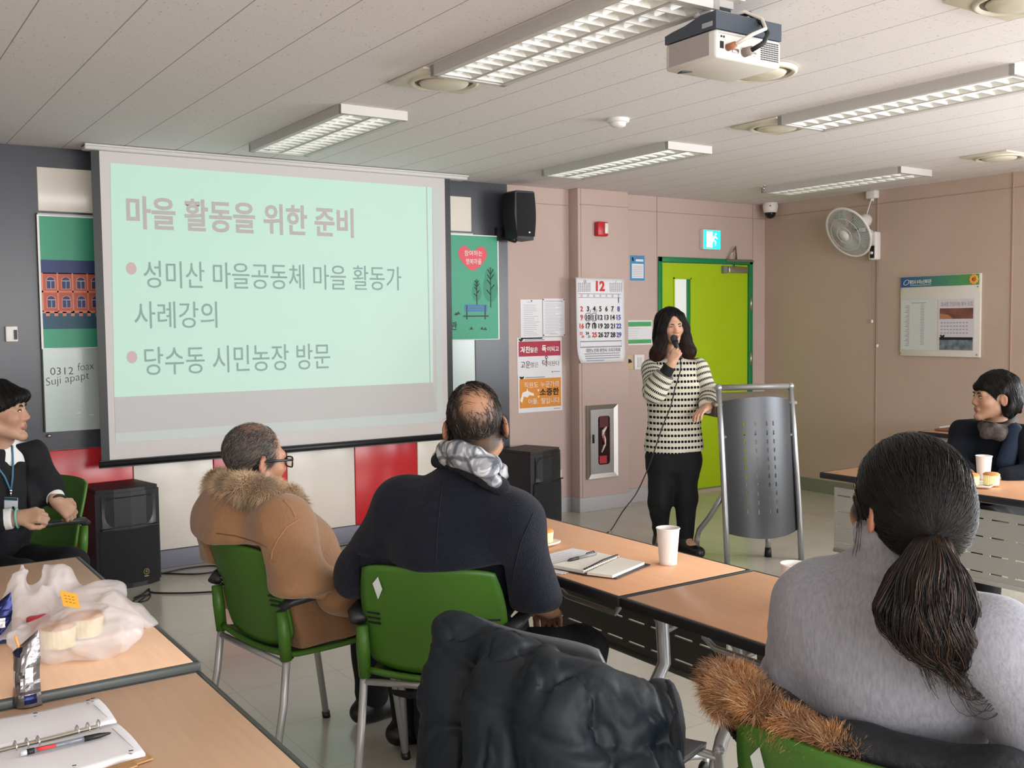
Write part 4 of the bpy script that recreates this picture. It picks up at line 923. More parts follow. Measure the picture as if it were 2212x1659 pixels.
# ---- floor loudspeakers
M_CAB = mat('speaker_cabinet', '#1D1E22', .5, bump=.15, bscale=400); M_GRL = mat('speaker_mesh', '#191A1E', .7, bump=.5, bscale=700)
def floor_speaker(label, loc, rz, badge=True):
    t = thing('floor_speaker', label, 'speaker', loc, rz, 'black floor loudspeakers before the screen wall')
    w, d, h = .37, .34, .58
    prof = [(-w / 2, 0), (w / 2, 0), (w / 2, .05), (w * .46, d), (-w * .46, d), (-w / 2, .05)]
    front = [(-w / 2 + .0, .03), (-w * .25, -.012), (0, -.022), (w * .25, -.012), (w / 2, .03)]
    outl = front + [(w * .44, d), (-w * .44, d)]
    c = MB().prism(outl, (0, 0, .02), (1, 0, 0), (0, 1, 0), UZ, h - .04, M_CAB).prism([(p[0] * .96, p[1] * .97 + .005) for p in outl], (0, 0, h - .02), (1, 0, 0), (0, 1, 0), UZ, .02, M_CAB).prism([(p[0] * .96, p[1] * .97 + .005) for p in outl], (0, 0, 0), (1, 0, 0), (0, 1, 0), UZ, .02, M_BLACK)
    local(c, 'cabinet', t)
    def fr(u, v, z0, z1, w_, o): 
        x = (-.5 + u) * w_; return (x, -.024 - o + .05 * (x / (w / 2)) ** 2 * .95, z0 + (z1 - z0) * v)
    local(MB().grid(lambda u, v: fr(u, v, .03, .345, w * .92, .004), 12, 4, M_GRL), 'grille', t)
    hz = MB().grid(lambda u, v: (lambda p: (p[0], p[1] + .05 * math.sin(u * PI) * math.sin(v * PI), p[2]))(fr(u, v, .36, .535, w * .84, .002)), 16, 8, mat('horn_flare', '#24262B', .35))
    local(hz, 'horn', t)
    local(MB().box((0, .002, .352), (w * .88, .03, .006), M_BLACK), 'front_rib', t)
    if badge:
        b = MB(); o = V(.075, -.026, .085); g = mat('badge_gold', '#A89A6E', .35, metal=.6)
        b.tube([o + V(.016 * math.cos(a), -.004, .016 * math.sin(a)) for a in np.linspace(0, 2 * PI, 20, endpoint=False)], .0018, g, seg=5, closed=True)
        for k in range(3):
            a = k * PI / 3 + PI / 6; q = V(math.cos(a), 0, math.sin(a)) * .014; b.tube([o - q + V(0, -.004, 0), o + q + V(0, -.004, 0)], .0014, g, seg=4)
        b.box((o[0], o[1] - .003, o[2] - .026), (.026, .002, .005), g); local(b, 'badge', t)
    return t
a = at(1163, 1050, d=7.35)
floor_speaker('black floor loudspeaker with round badge in front of the red panel', (1.43, 6.075, 0), math.radians(7))
floor_speaker('black floor loudspeaker at the end of the slate wall by the pink wall', (4.36, 5.98, 0), math.radians(18), False)

# ---- lectern
lec = thing('lectern', 'steel tube lectern with a curved grey perforated front panel', 'lectern', (4.81, 4.326, 0), math.atan2(-.19, .459))
M_LT = mat('lectern_tube', '#A9ABAD', .33, metal=.7)
for s_ in (-1, 1):
    lo = local(MB().tube([(s_ * .248, -.0, .0), (s_ * .248, .03, .30), (s_ * .246, .10, .80), (s_ * .244, .15, 1.085)], .018, M_LT, seg=14), 'upright', lec)
    local(MB().sphere((s_ * .244, .15, 1.085), .025, M_LT, 12, 8), 'corner_joint', lec)
    fx, fy = (-.335, .28) if s_ < 0 else (.085, .13)
    f = local(MB().tube([(s_ * .244, .065, .43), (s_ * .125 + fx * .5, .17, .27), (s_ * .0244 + fx * .9, fy * .95, .165), (fx, fy, .11), (fx, fy, .03)], .017, M_LT, seg=12), 'leg', lec)
    o = MB().tube([(fx, fy, .06), (fx, fy, .0)], [.019, .024], M_BLACK, seg=12).build('foot_cap'); o.parent = f
local(MB().tube([(-.244, .15, 1.085), (.244, .15, 1.085)], .019, mat('lectern_grip', '#8A8782', .45, metal=.3), seg=14), 'top_bar', lec)
def lp(u, v):
    s_ = 2 * u - 1; z = .185 + .815 * v; y_ = .018 + .11 * (z - .18) / .9
    return (s_ * .236, y_ - .085 * (1 - s_ * s_) + .012, z + (.03 * (1 - s_ * s_) if v > .5 else -.028 * (1 - s_ * s_)) * abs(2 * v - 1) ** 3)
nu, nv = 50, 62
P_ = [[lp(i / nu, j / nv) for j in range(nv + 1)] for i in range(nu + 1)]
pv = []; pf = []
holes = {(i, j) for i in (12, 19, 27, 32) for r in range(11) for j in (50 - r * 4, 51 - r * 4)}
for i in range(nu + 1):
    for j in range(nv + 1): pv.append(P_[i][j])
k_ = len(pv)
pv += [(p[0], p[1] + .003, p[2]) for p in pv]
for i in range(nu):
    for j in range(nv):
        if (i, j) in holes: continue
        q = (i * (nv + 1) + j, (i + 1) * (nv + 1) + j, (i + 1) * (nv + 1) + j + 1, i * (nv + 1) + j + 1)
        pf.append(q); pf.append(tuple(x + k_ for x in q[::-1]))
local(MB().add(pv, pf, mat('lectern_sheet', '#4E5053', .38, metal=.6), True), 'front_panel', lec)
desk = mat('lectern_desk', '#8B7F76', .5)
local(MB().box((0, .30, 1.0), (.56, .36, .022), desk, bevel=.006, M=Matrix.Rotation(.12, 3, 'X')).box2((-.27, .14, .90), (.27, .46, .985), mat('lectern_box', '#5B4B44', .5), bevel=.01), 'desk', lec)
local(MB().tube([(-.24, .10, .78), (.24, .10, .78)], .012, M_LT, seg=10), 'cross_bar', lec)
# ================================================================== SMALL THINGS ON THE TABLES
M_CUP = mat('paper_cup', '#F0ECEA', .6)
CUP0 = None
def cup(loc, label):
    global CUP0
    if CUP0 is None:
        CUP0 = thing('paper_cup', label, 'cup', loc, 0, 'white paper cups')
        local(MB().lathe([(.001, .004), (.0255, .004), (.026, 0), (.028, .0), (.0285, .012), (.0365, .112), (.0375, .114), (.0385, .1165), (.0375, .119), (.0358, .1165), (.0355, .112), (.0262, .008), (.001, .007)], M_CUP, seg=40), 'body', CUP0)
        local(MB().tube([(.0372 * math.cos(a), .0372 * math.sin(a), .1165) for a in np.linspace(0, 2 * PI, 40, endpoint=False)], .0022, M_CUP, seg=6, closed=True), 'rim', CUP0)
        return CUP0
    return dup(CUP0, loc, 0, label)
c = at(1443, 1218, z=.72); cup((c[0], c[1], .72), 'white paper cup standing right of the spiral notebook')
c = at(1716, 1217, z=.838); cup((c[0], c[1], .72), 'white paper cup half hidden by the grey sweater shoulder')
c = at(2127, 1040, z=.72); cup((c[0] + .04, c[1] + .03, .72), 'white paper cup before the short-haired woman')
M_PLATE = mat('foam_plate', '#EDEAE2', .55); M_CAKE = mat('cake_yellow', '#F2DC8C', .8, bump=.4, bscale=300); M_CRUST = mat('cake_crust', '#C98A4B', .7, var=.15, vscale=40); M_WRAP = mat('cake_paper', '#F3E6AE', .7)
def plate(loc, rz, label):
    t = thing('plate', label, 'plate', loc, rz)
    def f(u, v):
        x, y_ = (2 * u - 1), (2 * v - 1); r = max(abs(x), abs(y_)); k = 1 - .12 * (abs(x) * abs(y_)) ** 3
        return (x * .085 * k, y_ * .072 * k, .004 + .012 * max(0, (r - .7) / .3) ** 1.5)
    local(MB().grid(f, 20, 20, M_PLATE, thick=.003), 'dish', t); return t
def cake(loc, label, r=.033, h=.042, rz=0, sx=1.0):
    t = thing('sponge_cake', label, 'cake', loc, rz)
    n = 44
    def side(u, v): 
        a = 2 * PI * u; rr = r * (.90 + .10 * v) * (1 + .025 * math.cos(a * 22)); return (rr * math.cos(a) * sx, rr * math.sin(a), h * v)
    local(MB().grid(side, 88, 4, M_WRAP).lathe([(.001, 0), (r * .9, 0)], M_CAKE, sx=sx), 'crumb', t)
    local(MB().lathe([(r * 1.01, h - .004), (r * 1.03, h), (r * .8, h + .006), (.001, h + .010)], M_CRUST, seg=30, sx=sx), 'crust', t)
    return t
def crumple(name, label, c, s, m, seed=1, cat='wrapper'):
    random.seed(seed); bm = bmesh.new(); bmesh.ops.create_icosphere(bm, subdivisions=3, radius=1)
    for v in bm.verts:
        k = .72 + .5 * random.random(); v.co = Vector((v.co.x * s[0] * k, v.co.y * s[1] * k, max(v.co.z * s[2] * k, -s[2] * .55)))
    mb = MB(); mb.add([tuple(np.array(v.co[:]) + np.array(c) + V(0, 0, s[2] * .55)) for v in bm.verts], [[v.index for v in f.verts] for f in bm.faces], m); bm.free()
    return tag(mb.build(name), label, cat)
M_FILM = mat('clear_film', '#E8E6E2', .25, spec=.6, alpha=.75)
c = at(1182, 1170, z=.735); plate((c[0] - .04, c[1] + .03, .72), .2, 'white plate with a yellow cupcake on the notebook table')
cake((c[0] + .0, c[1] + .02, .7275), 'yellow paper-wrapped cupcake on the plate near the navy coat', .034, .044)
crumple('cake_wrapper', 'crumpled clear wrapper behind the yellow cupcake', (c[0] - .05, c[1] + .06, .728), (.032, .032, .03), M_FILM, 3)
c = at(2112, 1049, z=.722); plate((c[0] - .01, c[1], .72), .5, 'white plate of sliced sponge cake before the short-haired woman')
cake((c[0] - .02, c[1] + .02, .7275), 'left sponge cake piece on the far plate', .036, .045, .4, 1.1)
cake((c[0] + .045, c[1] - .04, .7275), 'right sponge cake piece beside the far paper cup', .036, .05, .4, 1.1)
crumple('cake_wrapper', 'crumpled wrapper left of the far sponge cake', (c[0] - .06, c[1] + .06, .728), (.022, .022, .02), M_FILM, 5)

# ---- papers, notebook and pens on the centre table
zt = .7205
def flat_sheet(name, label, cat, corners, m, th=.001, z=zt, deco=None):
    mb = MB(); P = [at(px, py, z=z + th) for px, py in corners]; n = len(P)
    mb.add([(p[0], p[1], z) for p in P] + [(p[0], p[1], z + th) for p in P], [tuple(range(n))[::-1], tuple(range(n, 2 * n))] + [(i, (i + 1) % n, n + (i + 1) % n, n + i) for i in range(n)], m)
    if deco: deco(mb, P, z + th)
    return tag(mb.build(name), label, cat)
def scribble(mb, P, z, n=9):
    a, b, d = P[0], P[1], P[3]
    for k in range(n):
        s_ = a + (d - a) * (.12 + .8 * k / n) + (b - a) * .1; e = a + (d - a) * (.12 + .8 * k / n) + (b - a) * random.uniform(.6, .9)
        mb.tube([(s_[0], s_[1], z + .0003), (e[0], e[1], z + .0003)], .0006, M_GREYINK, seg=3, cap=False)
flat_sheet('loose_paper', 'handwritten white sheet lying under the spiral notebook', 'paper', [(1150, 1205), (1237, 1184), (1292, 1194), (1220, 1240)], M_PAPER, .001, zt, scribble)
flat_sheet('loose_paper', 'white slip sticking out below the notebook at the table edge', 'paper', [(1150, 1228), (1170, 1222), (1230, 1235), (1213, 1240)], M_PAPER, .0012)
nbk = thing('spiral_notebook', 'open black spiral notebook with blank cream pages', 'notebook', (2.03, 2.45, zt))
def slab(corners, z0, z1, m, mb=None, inset=0):
    mb = mb or MB(); P = [at(px, py, z=z1) for px, py in corners]; n = len(P)
    mb.add([(p[0], p[1], z0) for p in P] + [(p[0], p[1], z1) for p in P], [tuple(range(n))[::-1], tuple(range(n, 2 * n))] + [(i, (i + 1) % n, n + (i + 1) % n, n + i) for i in range(n)], m); return mb
M_COVER = mat('notebook_cover', '#241C20', .5); M_PAGE = mat('notebook_page', '#ECE9DF', .8)
slab([(1180, 1224), (1283, 1192), (1326, 1203), (1405, 1219), (1332, 1249), (1262, 1241)], zt + .001, zt + .004, M_COVER).build('cover', nbk)
slab([(1193, 1220), (1287, 1192), (1333, 1202), (1260, 1232)], zt + .004, zt + .014, M_PAGE).build('page_block', nbk)
slab([(1268, 1236), (1338, 1204), (1392, 1214), (1323, 1243)], zt + .004, zt + .012, M_PAGE).build('page_block', nbk)
sp_ = MB(); a = at(1262, 1233, z=zt + .012); b = at(1334, 1202, z=zt + .012)
for k in range(16):
    c = a + (b - a) * (k + .5) / 16; d_ = unit(b - a); n_ = np.cross(UZ, d_)
    sp_.tube([c + n_ * .008 * math.cos(q) + UZ * (.007 * math.sin(q)) for q in np.linspace(0, 2 * PI, 12, endpoint=False)], .0009, M_CHROME, seg=4, closed=True)
sp_.build('spiral', nbk)
MB().tube([a + V(0, 0, .004) - unit(b - a) * .0, (a + b) / 2 + V(.004, -.004, .012), b + V(0, 0, .006)], .004, mat('elastic_band', '#2A1D26', .6), seg=6, flat=(.4, 1)).build('elastic', nbk)
def pen(name, label, a, b, r, mats, tipm):
    t = thing(name, label, 'pen', tuple(a)); d_ = b - a
    MB().tube([a, a + d_ * .62], r, mats[0], seg=10).build('barrel', t)
    MB().tube([a + d_ * .62, a + d_ * .9, b - d_ * .02, b], [r * 1.1, r * 1.1, r * .5, r * .2], tipm, seg=10).build('grip', t)
    MB().tube([a + d_ * .02, a - d_ * .03], [r * .8, r * .7], mats[1], seg=10).build('push_button', t)
    n_ = unit(np.cross(d_, UZ)); MB().tube([a + UZ * r + d_ * .03, a + UZ * r * 2 + d_ * .06, a + UZ * r * 1.6 + d_ * .34], r * .35, mats[1], seg=6).build('clip', t)
    return t
a = at(1286, 1196, z=zt + .02); b = at(1226, 1211, z=zt + .018)
pen('ballpoint_pen', 'black and grey ballpoint pen lying across the spiral notebook', a, b, .0052, (mat('pen_grey', '#8A8A8C', .4), M_BLACK), M_BLACK)

# ---- ring planner, pen, drink pouch on the left tables
zl = .7185
pl = thing('ring_planner', 'open white ring planner with a tan leather cover', 'planner', (.3, 2.0, zl))
M_TANL = mat('planner_leather', '#B98C5C', .5, bump=.2, bscale=200)
slab([(-60, 1575), (196, 1518), (258, 1580), (331, 1637), (255, 1663), (-20, 1745)], zl + .0005, zl + .0035, M_TANL).build('cover', pl)
sm_ = MB(); 
def pg(quad, z0, sag):
    P = [at(px, py, z=z0 + .008) for px, py in quad]
    def f(u, v):
        p = (P[0] * (1 - u) + P[1] * u) * (1 - v) + (P[3] * (1 - u) + P[2] * u) * v
        return (p[0], p[1], z0 + .004 + sag * math.sin(min(max(v, 0), 1) * PI * .9) * .006 + .001 * math.sin(u * 9))
    return f
p1 = MB().grid(pg([(-70, 1562), (212, 1505), (252, 1556), (-40, 1625)], zl + .004, 1.0), 12, 10, M_PAPER, thick=-.006)
p1.build('page_block', pl)
p2 = MB().grid(pg([(-40, 1628), (253, 1558), (314, 1625), (0, 1712)], zl + .004, 1.0), 12, 10, M_PAPER, thick=-.006)
p2.build('page_block', pl)
mk = MB()
for (px, py, l_) in ((186, 1513, 8), (72, 1541, 9), (196, 1509, 9), (278, 1622, 10), (156, 1654, 9)):
    q = at(px, py, z=zl + .0155); q2 = at(px + l_, py - 1.5, z=zl + .0155); mk.tube([q, q2], .0009, M_INK, seg=4); mk.box(tuple(at(px + 4, py + 6, z=zl + .0152)), (.004, .007, .0006), M_GREYINK, rot=.5)
for a_, b_ in (((202, 1522), (232, 1549)), ((242, 1573), (288, 1615))): mk.tube([at(*a_, z=zl + .0155), at(*b_, z=zl + .0155)], .0005, M_GREYINK, seg=3)
mk.build('page_print', pl)
a = at(-20, 1625, z=zl + .012); b = at(252, 1558, z=zl + .012)
MB().tube([a, b - (b - a) * .16], .005, mat('planner_spine', '#BFB7A5', .4, metal=.4), seg=8, flat=(.4, 1.2)).build('spine', pl)
for px, py in ((33, 1611), (58, 1605), (82, 1600), (167, 1577), (190, 1571), (213, 1565)):
    c = at(px, py, z=zl + .018); d_ = unit(b - a); n_ = np.cross(UZ, d_)
    MB().tube([c + n_ * .011 * math.cos(q) + UZ * (.010 * math.sin(q) - .002) for q in np.linspace(-.3, PI + .3, 14)], .0018, M_CHROME, seg=6).build('ring', pl)
slab([(252, 1650), (290, 1640), (297, 1652), (255, 1668)], zl + .010, zl + .013, M_TANL).build('closure_strap', pl)
a = at(52, 1626, z=zl + .021); b = at(240, 1583, z=zl + .021)
t = thing('gel_pen', 'black gel pen with a red clip resting on the ring planner', 'pen', tuple(a))
d_ = b - a
MB().tube([a, a + d_ * .70], .0048, mat('pen_clear_grey', '#6E7480', .15, spec=.7), seg=12).build('barrel', t)
MB().tube([a + d_ * .68, a + d_ * .86, b - d_ * .02, b], [.0054, .005, .0022, .0008], M_BLACK, seg=12).build('grip', t)
MB().tube([a - d_ * .04, a + d_ * .06], .005, mat('pen_end', '#C9CCCF', .3), seg=12).tube([a + d_ * .03, a + d_ * .11], .0054, M_BLACK, seg=12).build('end_cap', t)
n_ = unit(np.cross(d_, UZ)); MB().tube([a + n_ * .004 + UZ * .002 + d_ * .14, a + n_ * .006 + UZ * .003 + d_ * .20, a + n_ * .006 + UZ * .002 + d_ * .35], [.003, .0034, .0026], M_REDINK, seg=8).build('clip', t)

M_FOIL = mat('foil', '#7C797A', .28, metal=.9, bump=.3, bscale=30); M_FOILB = mat('foil_navy', '#1C2350', .25, metal=.7); M_STRAW = mat('straw_orange', '#E8A75C', .4); M_FOILW = mat('foil_print', '#D6D3D8', .3, metal=.4)
def pouch(name, label, base, rz, h, w, straw=True, mainm=M_FOIL):
    t = thing(name, label, 'drink pouch', tuple(base), rz); random.seed(11)
    ph = [[random.uniform(-1, 1) for _ in range(13)] for _ in range(17)]
    def side(sg):
        def f(u, v):
            s_ = 2 * u - 1; i = int(v * 12.99); j = int(u * 8.99)
            k = (1 - abs(s_) ** 2.2) * (1 - v) ** .35 * .5
            n_ = .0055 * ph[i][j] * (1 - abs(s_)) * math.sin(v * PI)
            ww = w / 2 * (1 - .12 * math.sin(v * PI) - .25 * max(0, (v - .8) / .2))
            return (s_ * ww + .006 * ph[i][0] * v * .3, sg * (k * .052 + abs(n_)) + .010 * v * v, v * h * (1 - .0 * s_) + .02 * s_ * max(0, v - .8) / .2)
        return f
    b = MB().grid(side(1), 14, 20, mainm, smooth=False).grid(side(-1), 14, 20, mainm, smooth=False); bo = local(b, 'pouch', t)
    p = MB()
    p.grid(lambda u, v: (lambda q: (q[0], q[1] - .0012, q[2]))(side(-1)(.08 + .34 * u, .76 + .16 * v)), 5, 4, M_FOILB, smooth=False).grid(lambda u, v: (lambda q: (q[0], q[1] - .0012, q[2]))(side(-1)(.62 + .3 * u, .05 + .14 * v)), 5, 4, M_FOILB, smooth=False)
    p.grid(lambda u, v: (lambda q: (q[0], q[1] - .0012, q[2]))(side(-1)(.66 + .2 * u, .38 + .22 * v)), 4, 5, M_FOILW, smooth=False).grid(lambda u, v: (lambda q: (q[0], q[1] - .0012, q[2]))(side(-1)(.06 + .2 * u, .3 + .25 * v)), 4, 5, M_FOILW, smooth=False)
    p.grid(lambda u, v: (lambda q: (q[0], q[1] - .0012, q[2]))(side(-1)(-.0 + .12 * u, .02 + .08 * v)), 4, 3, mat('foil_rust', '#A2452C', .4), smooth=False)
    o = p.build('print'); o.parent = t
    if straw: local(MB().tube([(-.012, .004, h * .82), (-.022, .004, h * 1.06)], .003, M_STRAW, seg=8), 'straw', t)
    return t
c = at(70, 1530, z=.718); pouch('drink_pouch', 'crumpled silver drink pouch with an orange straw behind the planner', (c[0] - .005, c[1] + .03, .719), math.radians(-36), .135, .064)
c = at(-12, 1392, z=.735); pouch('drink_pouch', 'blue drink pouch cut by the left picture edge beside the plastic bag', (c[0] + .015, c[1] + .02, .736), math.radians(-40), .10, .07, True, M_FOILB)

# ---- cables on the floor
def cable(name, label, pts, r=.005, m=None, z=.006):
    P = [at(px, py, z=z) for px, py in pts]
    Q = []
    for i in range(len(P) - 1):
        p0, p1, p2, p3 = P[max(i - 1, 0)], P[i], P[i + 1], P[min(i + 2, len(P) - 1)]
        for k in range(6):
            u = k / 6; Q.append(.5 * ((2 * p1) + (-p0 + p2) * u + (2 * p0 - 5 * p1 + 4 * p2 - p3) * u * u + (-p0 + 3 * p1 - 3 * p2 + p3) * u ** 3))
    Q.append(P[-1]); return tag(MB().tube(Q, r, m or M_CAB, seg=6).build(name), label, 'cable')
cable('floor_cable', 'looped black cable on the floor along the slate skirting', [(345, 1240), (400, 1228), (455, 1222), (476, 1226), (470, 1234), (420, 1240), (345, 1238)])
cable('floor_cable', 'black cable from the badge loudspeaker to the tan coat chair', [(290, 1292), (310, 1282), (322, 1272), (330, 1280), (400, 1281), (480, 1277), (520, 1274)])
cable('floor_cable', 'tangled black lead at the foot of the badge loudspeaker', [(285, 1300), (305, 1288), (325, 1285), (318, 1296), (300, 1300), (312, 1290), (328, 1278)], .004)
cable('floor_cable', 'thin black cable on the floor beyond the navy coat', [(690, 1182), (725, 1181), (745, 1178), (790, 1168)], .004)
# leaflets on the far corner table
flat_sheet('leaflet', 'white leaflet at the edge of the far corner table', 'leaflet', [(2028, 922), (2052, 918), (2054, 924), (2032, 926)], M_PAPER, .003)
flat_sheet('leaflet', 'pale folded leaflets stacked on the far corner table', 'leaflet', [(2060, 919), (2100, 914), (2104, 921), (2066, 924)], mat('leaflet_cream', '#CFC3B6', .7), .005, .7425)
tr = at(2085, 927, z=.73); tag(MB().box((tr[0], tr[1] - .1, .7275), (.34, .46, .014), mat('tray_brown', '#8A5A46', .5), bevel=.005).build('tray'), 'brown serving tray with leaflets on the far corner table', 'tray')
v_ = at(2108, 928, z=.74)
crumple('plastic_packet', 'pale crumpled packet standing behind the short-haired woman', (v_[0] + .03, v_[1] - .03, .735), (.05, .05, .09), mat('packet_pale', '#D8D2C4', .5), 9, 'packet')
# ================================================================== SOFT FORMS: one smooth skin grown round rounded cones and ellipsoids
F32 = np.float32
_RT = np.random.RandomState(5).rand(32, 32, 32).astype(F32)
def vnoise(P, s=1.0, off=0.0):
    """smooth value noise in -1..1"""
    q = P * np.asarray(s, F32) + F32(off); i = np.floor(q).astype(np.int32); f = q - i; f = f * f * (3 - 2 * f)
    i0 = i & 31; i1 = (i + 1) & 31; x0, y0, z0 = i0.T; x1, y1, z1 = i1.T; fx, fy, fz = f.T
    a = _RT[x0, y0, z0] * (1 - fx) + _RT[x1, y0, z0] * fx; b = _RT[x0, y1, z0] * (1 - fx) + _RT[x1, y1, z0] * fx
    c = _RT[x0, y0, z1] * (1 - fx) + _RT[x1, y0, z1] * fx; d = _RT[x0, y1, z1] * (1 - fx) + _RT[x1, y1, z1] * fx
    a = a * (1 - fy) + b * fy; c = c * (1 - fy) + d * fy
    return (a * (1 - fz) + c * fz) * 2 - 1
class Soft:
    def __init__(s): s.pr = []; s.post = []
    def cone(s, a, b, r1, r2, k=.03, flat=None, op='u', tag=None):
        a = np.asarray(a, F32); b = np.asarray(b, F32); ba = b - a; l2 = max(float(ba @ ba), 1e-9)
        fn = None
        if flat is not None: fn = (unit(flat[0]).astype(F32), F32(flat[1] - 1))
        def f(P):
            pa = P - a; t = np.clip(pa @ ba / l2, 0, 1); v = pa - t[:, None] * ba
            if fn is not None: v = v + (v @ fn[0])[:, None] * fn[0] * fn[1]
            return np.sqrt((v * v).sum(1)) - (r1 + (r2 - r1) * t)
        s.pr.append((f, (a + b) / 2, math.sqrt(l2) / 2 + max(r1, r2), k, op, tag)); return s
    def chain(s, pts, rs, k=.02, **kw):
        for i in range(len(pts) - 1): s.cone(pts[i], pts[i + 1], rs[i], rs[i + 1], k, **kw)
        return s
    def ell(s, c, r, M=None, k=.03, op='u', tag=None):
        c = np.asarray(c, F32); r = np.asarray(r, F32); M = np.eye(3, dtype=F32) if M is None else np.asarray(M, F32)
        def f(P):
            q = (P - c) @ M / r; k0 = np.sqrt((q * q).sum(1)); k1 = np.sqrt(((q / r) ** 2).sum(1))
            return k0 * (k0 - 1) / np.maximum(k1, 1e-6)
        s.pr.append((f, c, float(r.max()), k, op, tag)); return s
    def plane(s, p, n, k=.004):
        """keep what lies behind the plane (n points to what is cut away)"""
        p = np.asarray(p, F32); n = unit(n).astype(F32)
        s.pr.append((lambda P: (P - p) @ n, p, 1e9, k, 'i', None)); return s
    def val(s, P, prs=None):
        d = np.full(len(P), 1e3, F32)
        for f, c, r, k, op, tg in (s.pr if prs is None else prs):
            di = f(P).astype(F32)
            if op == 'u':
                h = np.maximum(k - np.abs(d - di), 0) / k; d = np.minimum(d, di) - h * h * k * F32(.25)
            else:
                e = -di if op == 's' else di
                h = np.maximum(k - np.abs(d - e), 0) / k; d = np.maximum(d, e) + h * h * k * F32(.25)
        for p in s.post: d = p(P, d)
        return d
    def trace(s, px, py, d0=.5, d1=6.0):
        o = V(0, 0, CAM_H); r = unit(ray(px, py)); t = d0
        for _ in range(120):
            v = float(s.val((o + r * t)[None].astype(F32))[0])
            if v < .0006: return o + r * t
            t += max(v * .7, .0006)
            if t > d1: return None
        return o + r * t
    def mesh(s, vox):
        un = [p for p in s.pr if p[4] == 'u']
        lo = np.min([p[1] - p[2] for p in un], 0) - 3 * vox; hi = np.max([p[1] + p[2] for p in un], 0) + 3 * vox
        B = 8; nb = np.ceil((hi - lo) / (vox * B)).astype(int); n = nb * B + 1
        D = np.full(n, 1.0, F32)
        bi = np.stack(np.meshgrid(*[np.arange(k) for k in nb], indexing='ij'), -1).reshape(-1, 3)
        bc = (lo + (bi + .5) * B * vox).astype(F32); hd = B * vox * .87
        dv = s.val(bc)
        off = np.stack(np.meshgrid(*[np.arange(B + 1)] * 3, indexing='ij'), -1).reshape(-1, 3)
        C = np.array([p[1] for p in s.pr]); Rr = np.array([p[2] for p in s.pr])
        for q in range(len(bi)):
            x, y, z = bi[q] * B
            if abs(dv[q]) > hd * 1.45 + .012:
                if dv[q] < 0: D[x:x + B + 1, y:y + B + 1, z:z + B + 1] = -1
                continue
            lb = np.linalg.norm(C - bc[q], axis=1) - Rr
            prs = [s.pr[i] for i in range(len(s.pr)) if lb[i] < hd + .06]
            P = (lo + (bi[q] * B + off) * vox).astype(F32)
            D[x:x + B + 1, y:y + B + 1, z:z + B + 1] = s.val(P, prs).reshape(B + 1, B + 1, B + 1)
        S = D < 0
        ofs = [(i, j, k) for i in (0, 1) for j in (0, 1) for k in (0, 1)]
        cnt = np.zeros(n - 1, np.int8)
        for (i, j, k) in ofs: cnt += S[i:n[0] - 1 + i, j:n[1] - 1 + j, k:n[2] - 1 + k]
        act = np.argwhere((cnt > 0) & (cnt < 8))
        if not len(act): raise ValueError('empty form')
        vals = np.stack([D[act[:, 0] + i, act[:, 1] + j, act[:, 2] + k] for i, j, k in ofs], 1)
        acc = np.zeros((len(act), 3)); w = np.zeros(len(act)); O = np.array(ofs, float)
        for a in range(8):
            for b in range(a + 1, 8):
                if np.abs(O[a] - O[b]).sum() != 1: continue
                m = (vals[:, a] < 0) != (vals[:, b] < 0)
                t = vals[m, a] / (vals[m, a] - vals[m, b])
                acc[m] += O[a] + (O[b] - O[a]) * t[:, None]; w[m] += 1
        vs = lo + (act + acc / w[:, None]) * vox
        idx = np.full(n - 1, -1, np.int32); idx[act[:, 0], act[:, 1], act[:, 2]] = np.arange(len(act))
        fs = []
        for ax in range(3):
            a1, a2 = [(1, 2), (2, 0), (0, 1)][ax]
            sl0 = [slice(0, -1) if d == ax else slice(1, -1) for d in range(3)]; sl1 = [slice(1, None) if d == ax else slice(1, -1) for d in range(3)]
            A = S[tuple(sl0)]; Bq = S[tuple(sl1)]; e = np.argwhere(A != Bq)
            if not len(e): continue
            flip = A[e[:, 0], e[:, 1], e[:, 2]]
            base = e + np.array([0 if d == ax else 1 for d in range(3)])
            def cell(da, db):
                c = base.copy(); c[:, a1] += da; c[:, a2] += db; return idx[c[:, 0], c[:, 1], c[:, 2]]
            Q = np.stack([cell(-1, -1), cell(0, -1), cell(0, 0), cell(-1, 0)], 1)
            Q[~flip] = Q[~flip][:, ::-1]; fs.append(Q)
        fs = np.vstack(fs); fs = fs[(fs >= 0).all(1)]
        return vs.astype(F32), fs
def relax(vs, fs, it=2, lam=.5):
    e = np.vstack([fs[:, [0, 1]], fs[:, [1, 2]], fs[:, [2, 3]], fs[:, [3, 0]]]); e = np.vstack([e, e[:, ::-1]])
    cnt = np.bincount(e[:, 0], minlength=len(vs))[:, None]
    for _ in range(it):
        a = np.zeros_like(vs, dtype=float)
        for c in range(3): a[:, c] = np.bincount(e[:, 0], weights=vs[e[:, 1], c], minlength=len(vs))
        vs = vs + lam * (a / np.maximum(cnt, 1) - vs)
    return vs
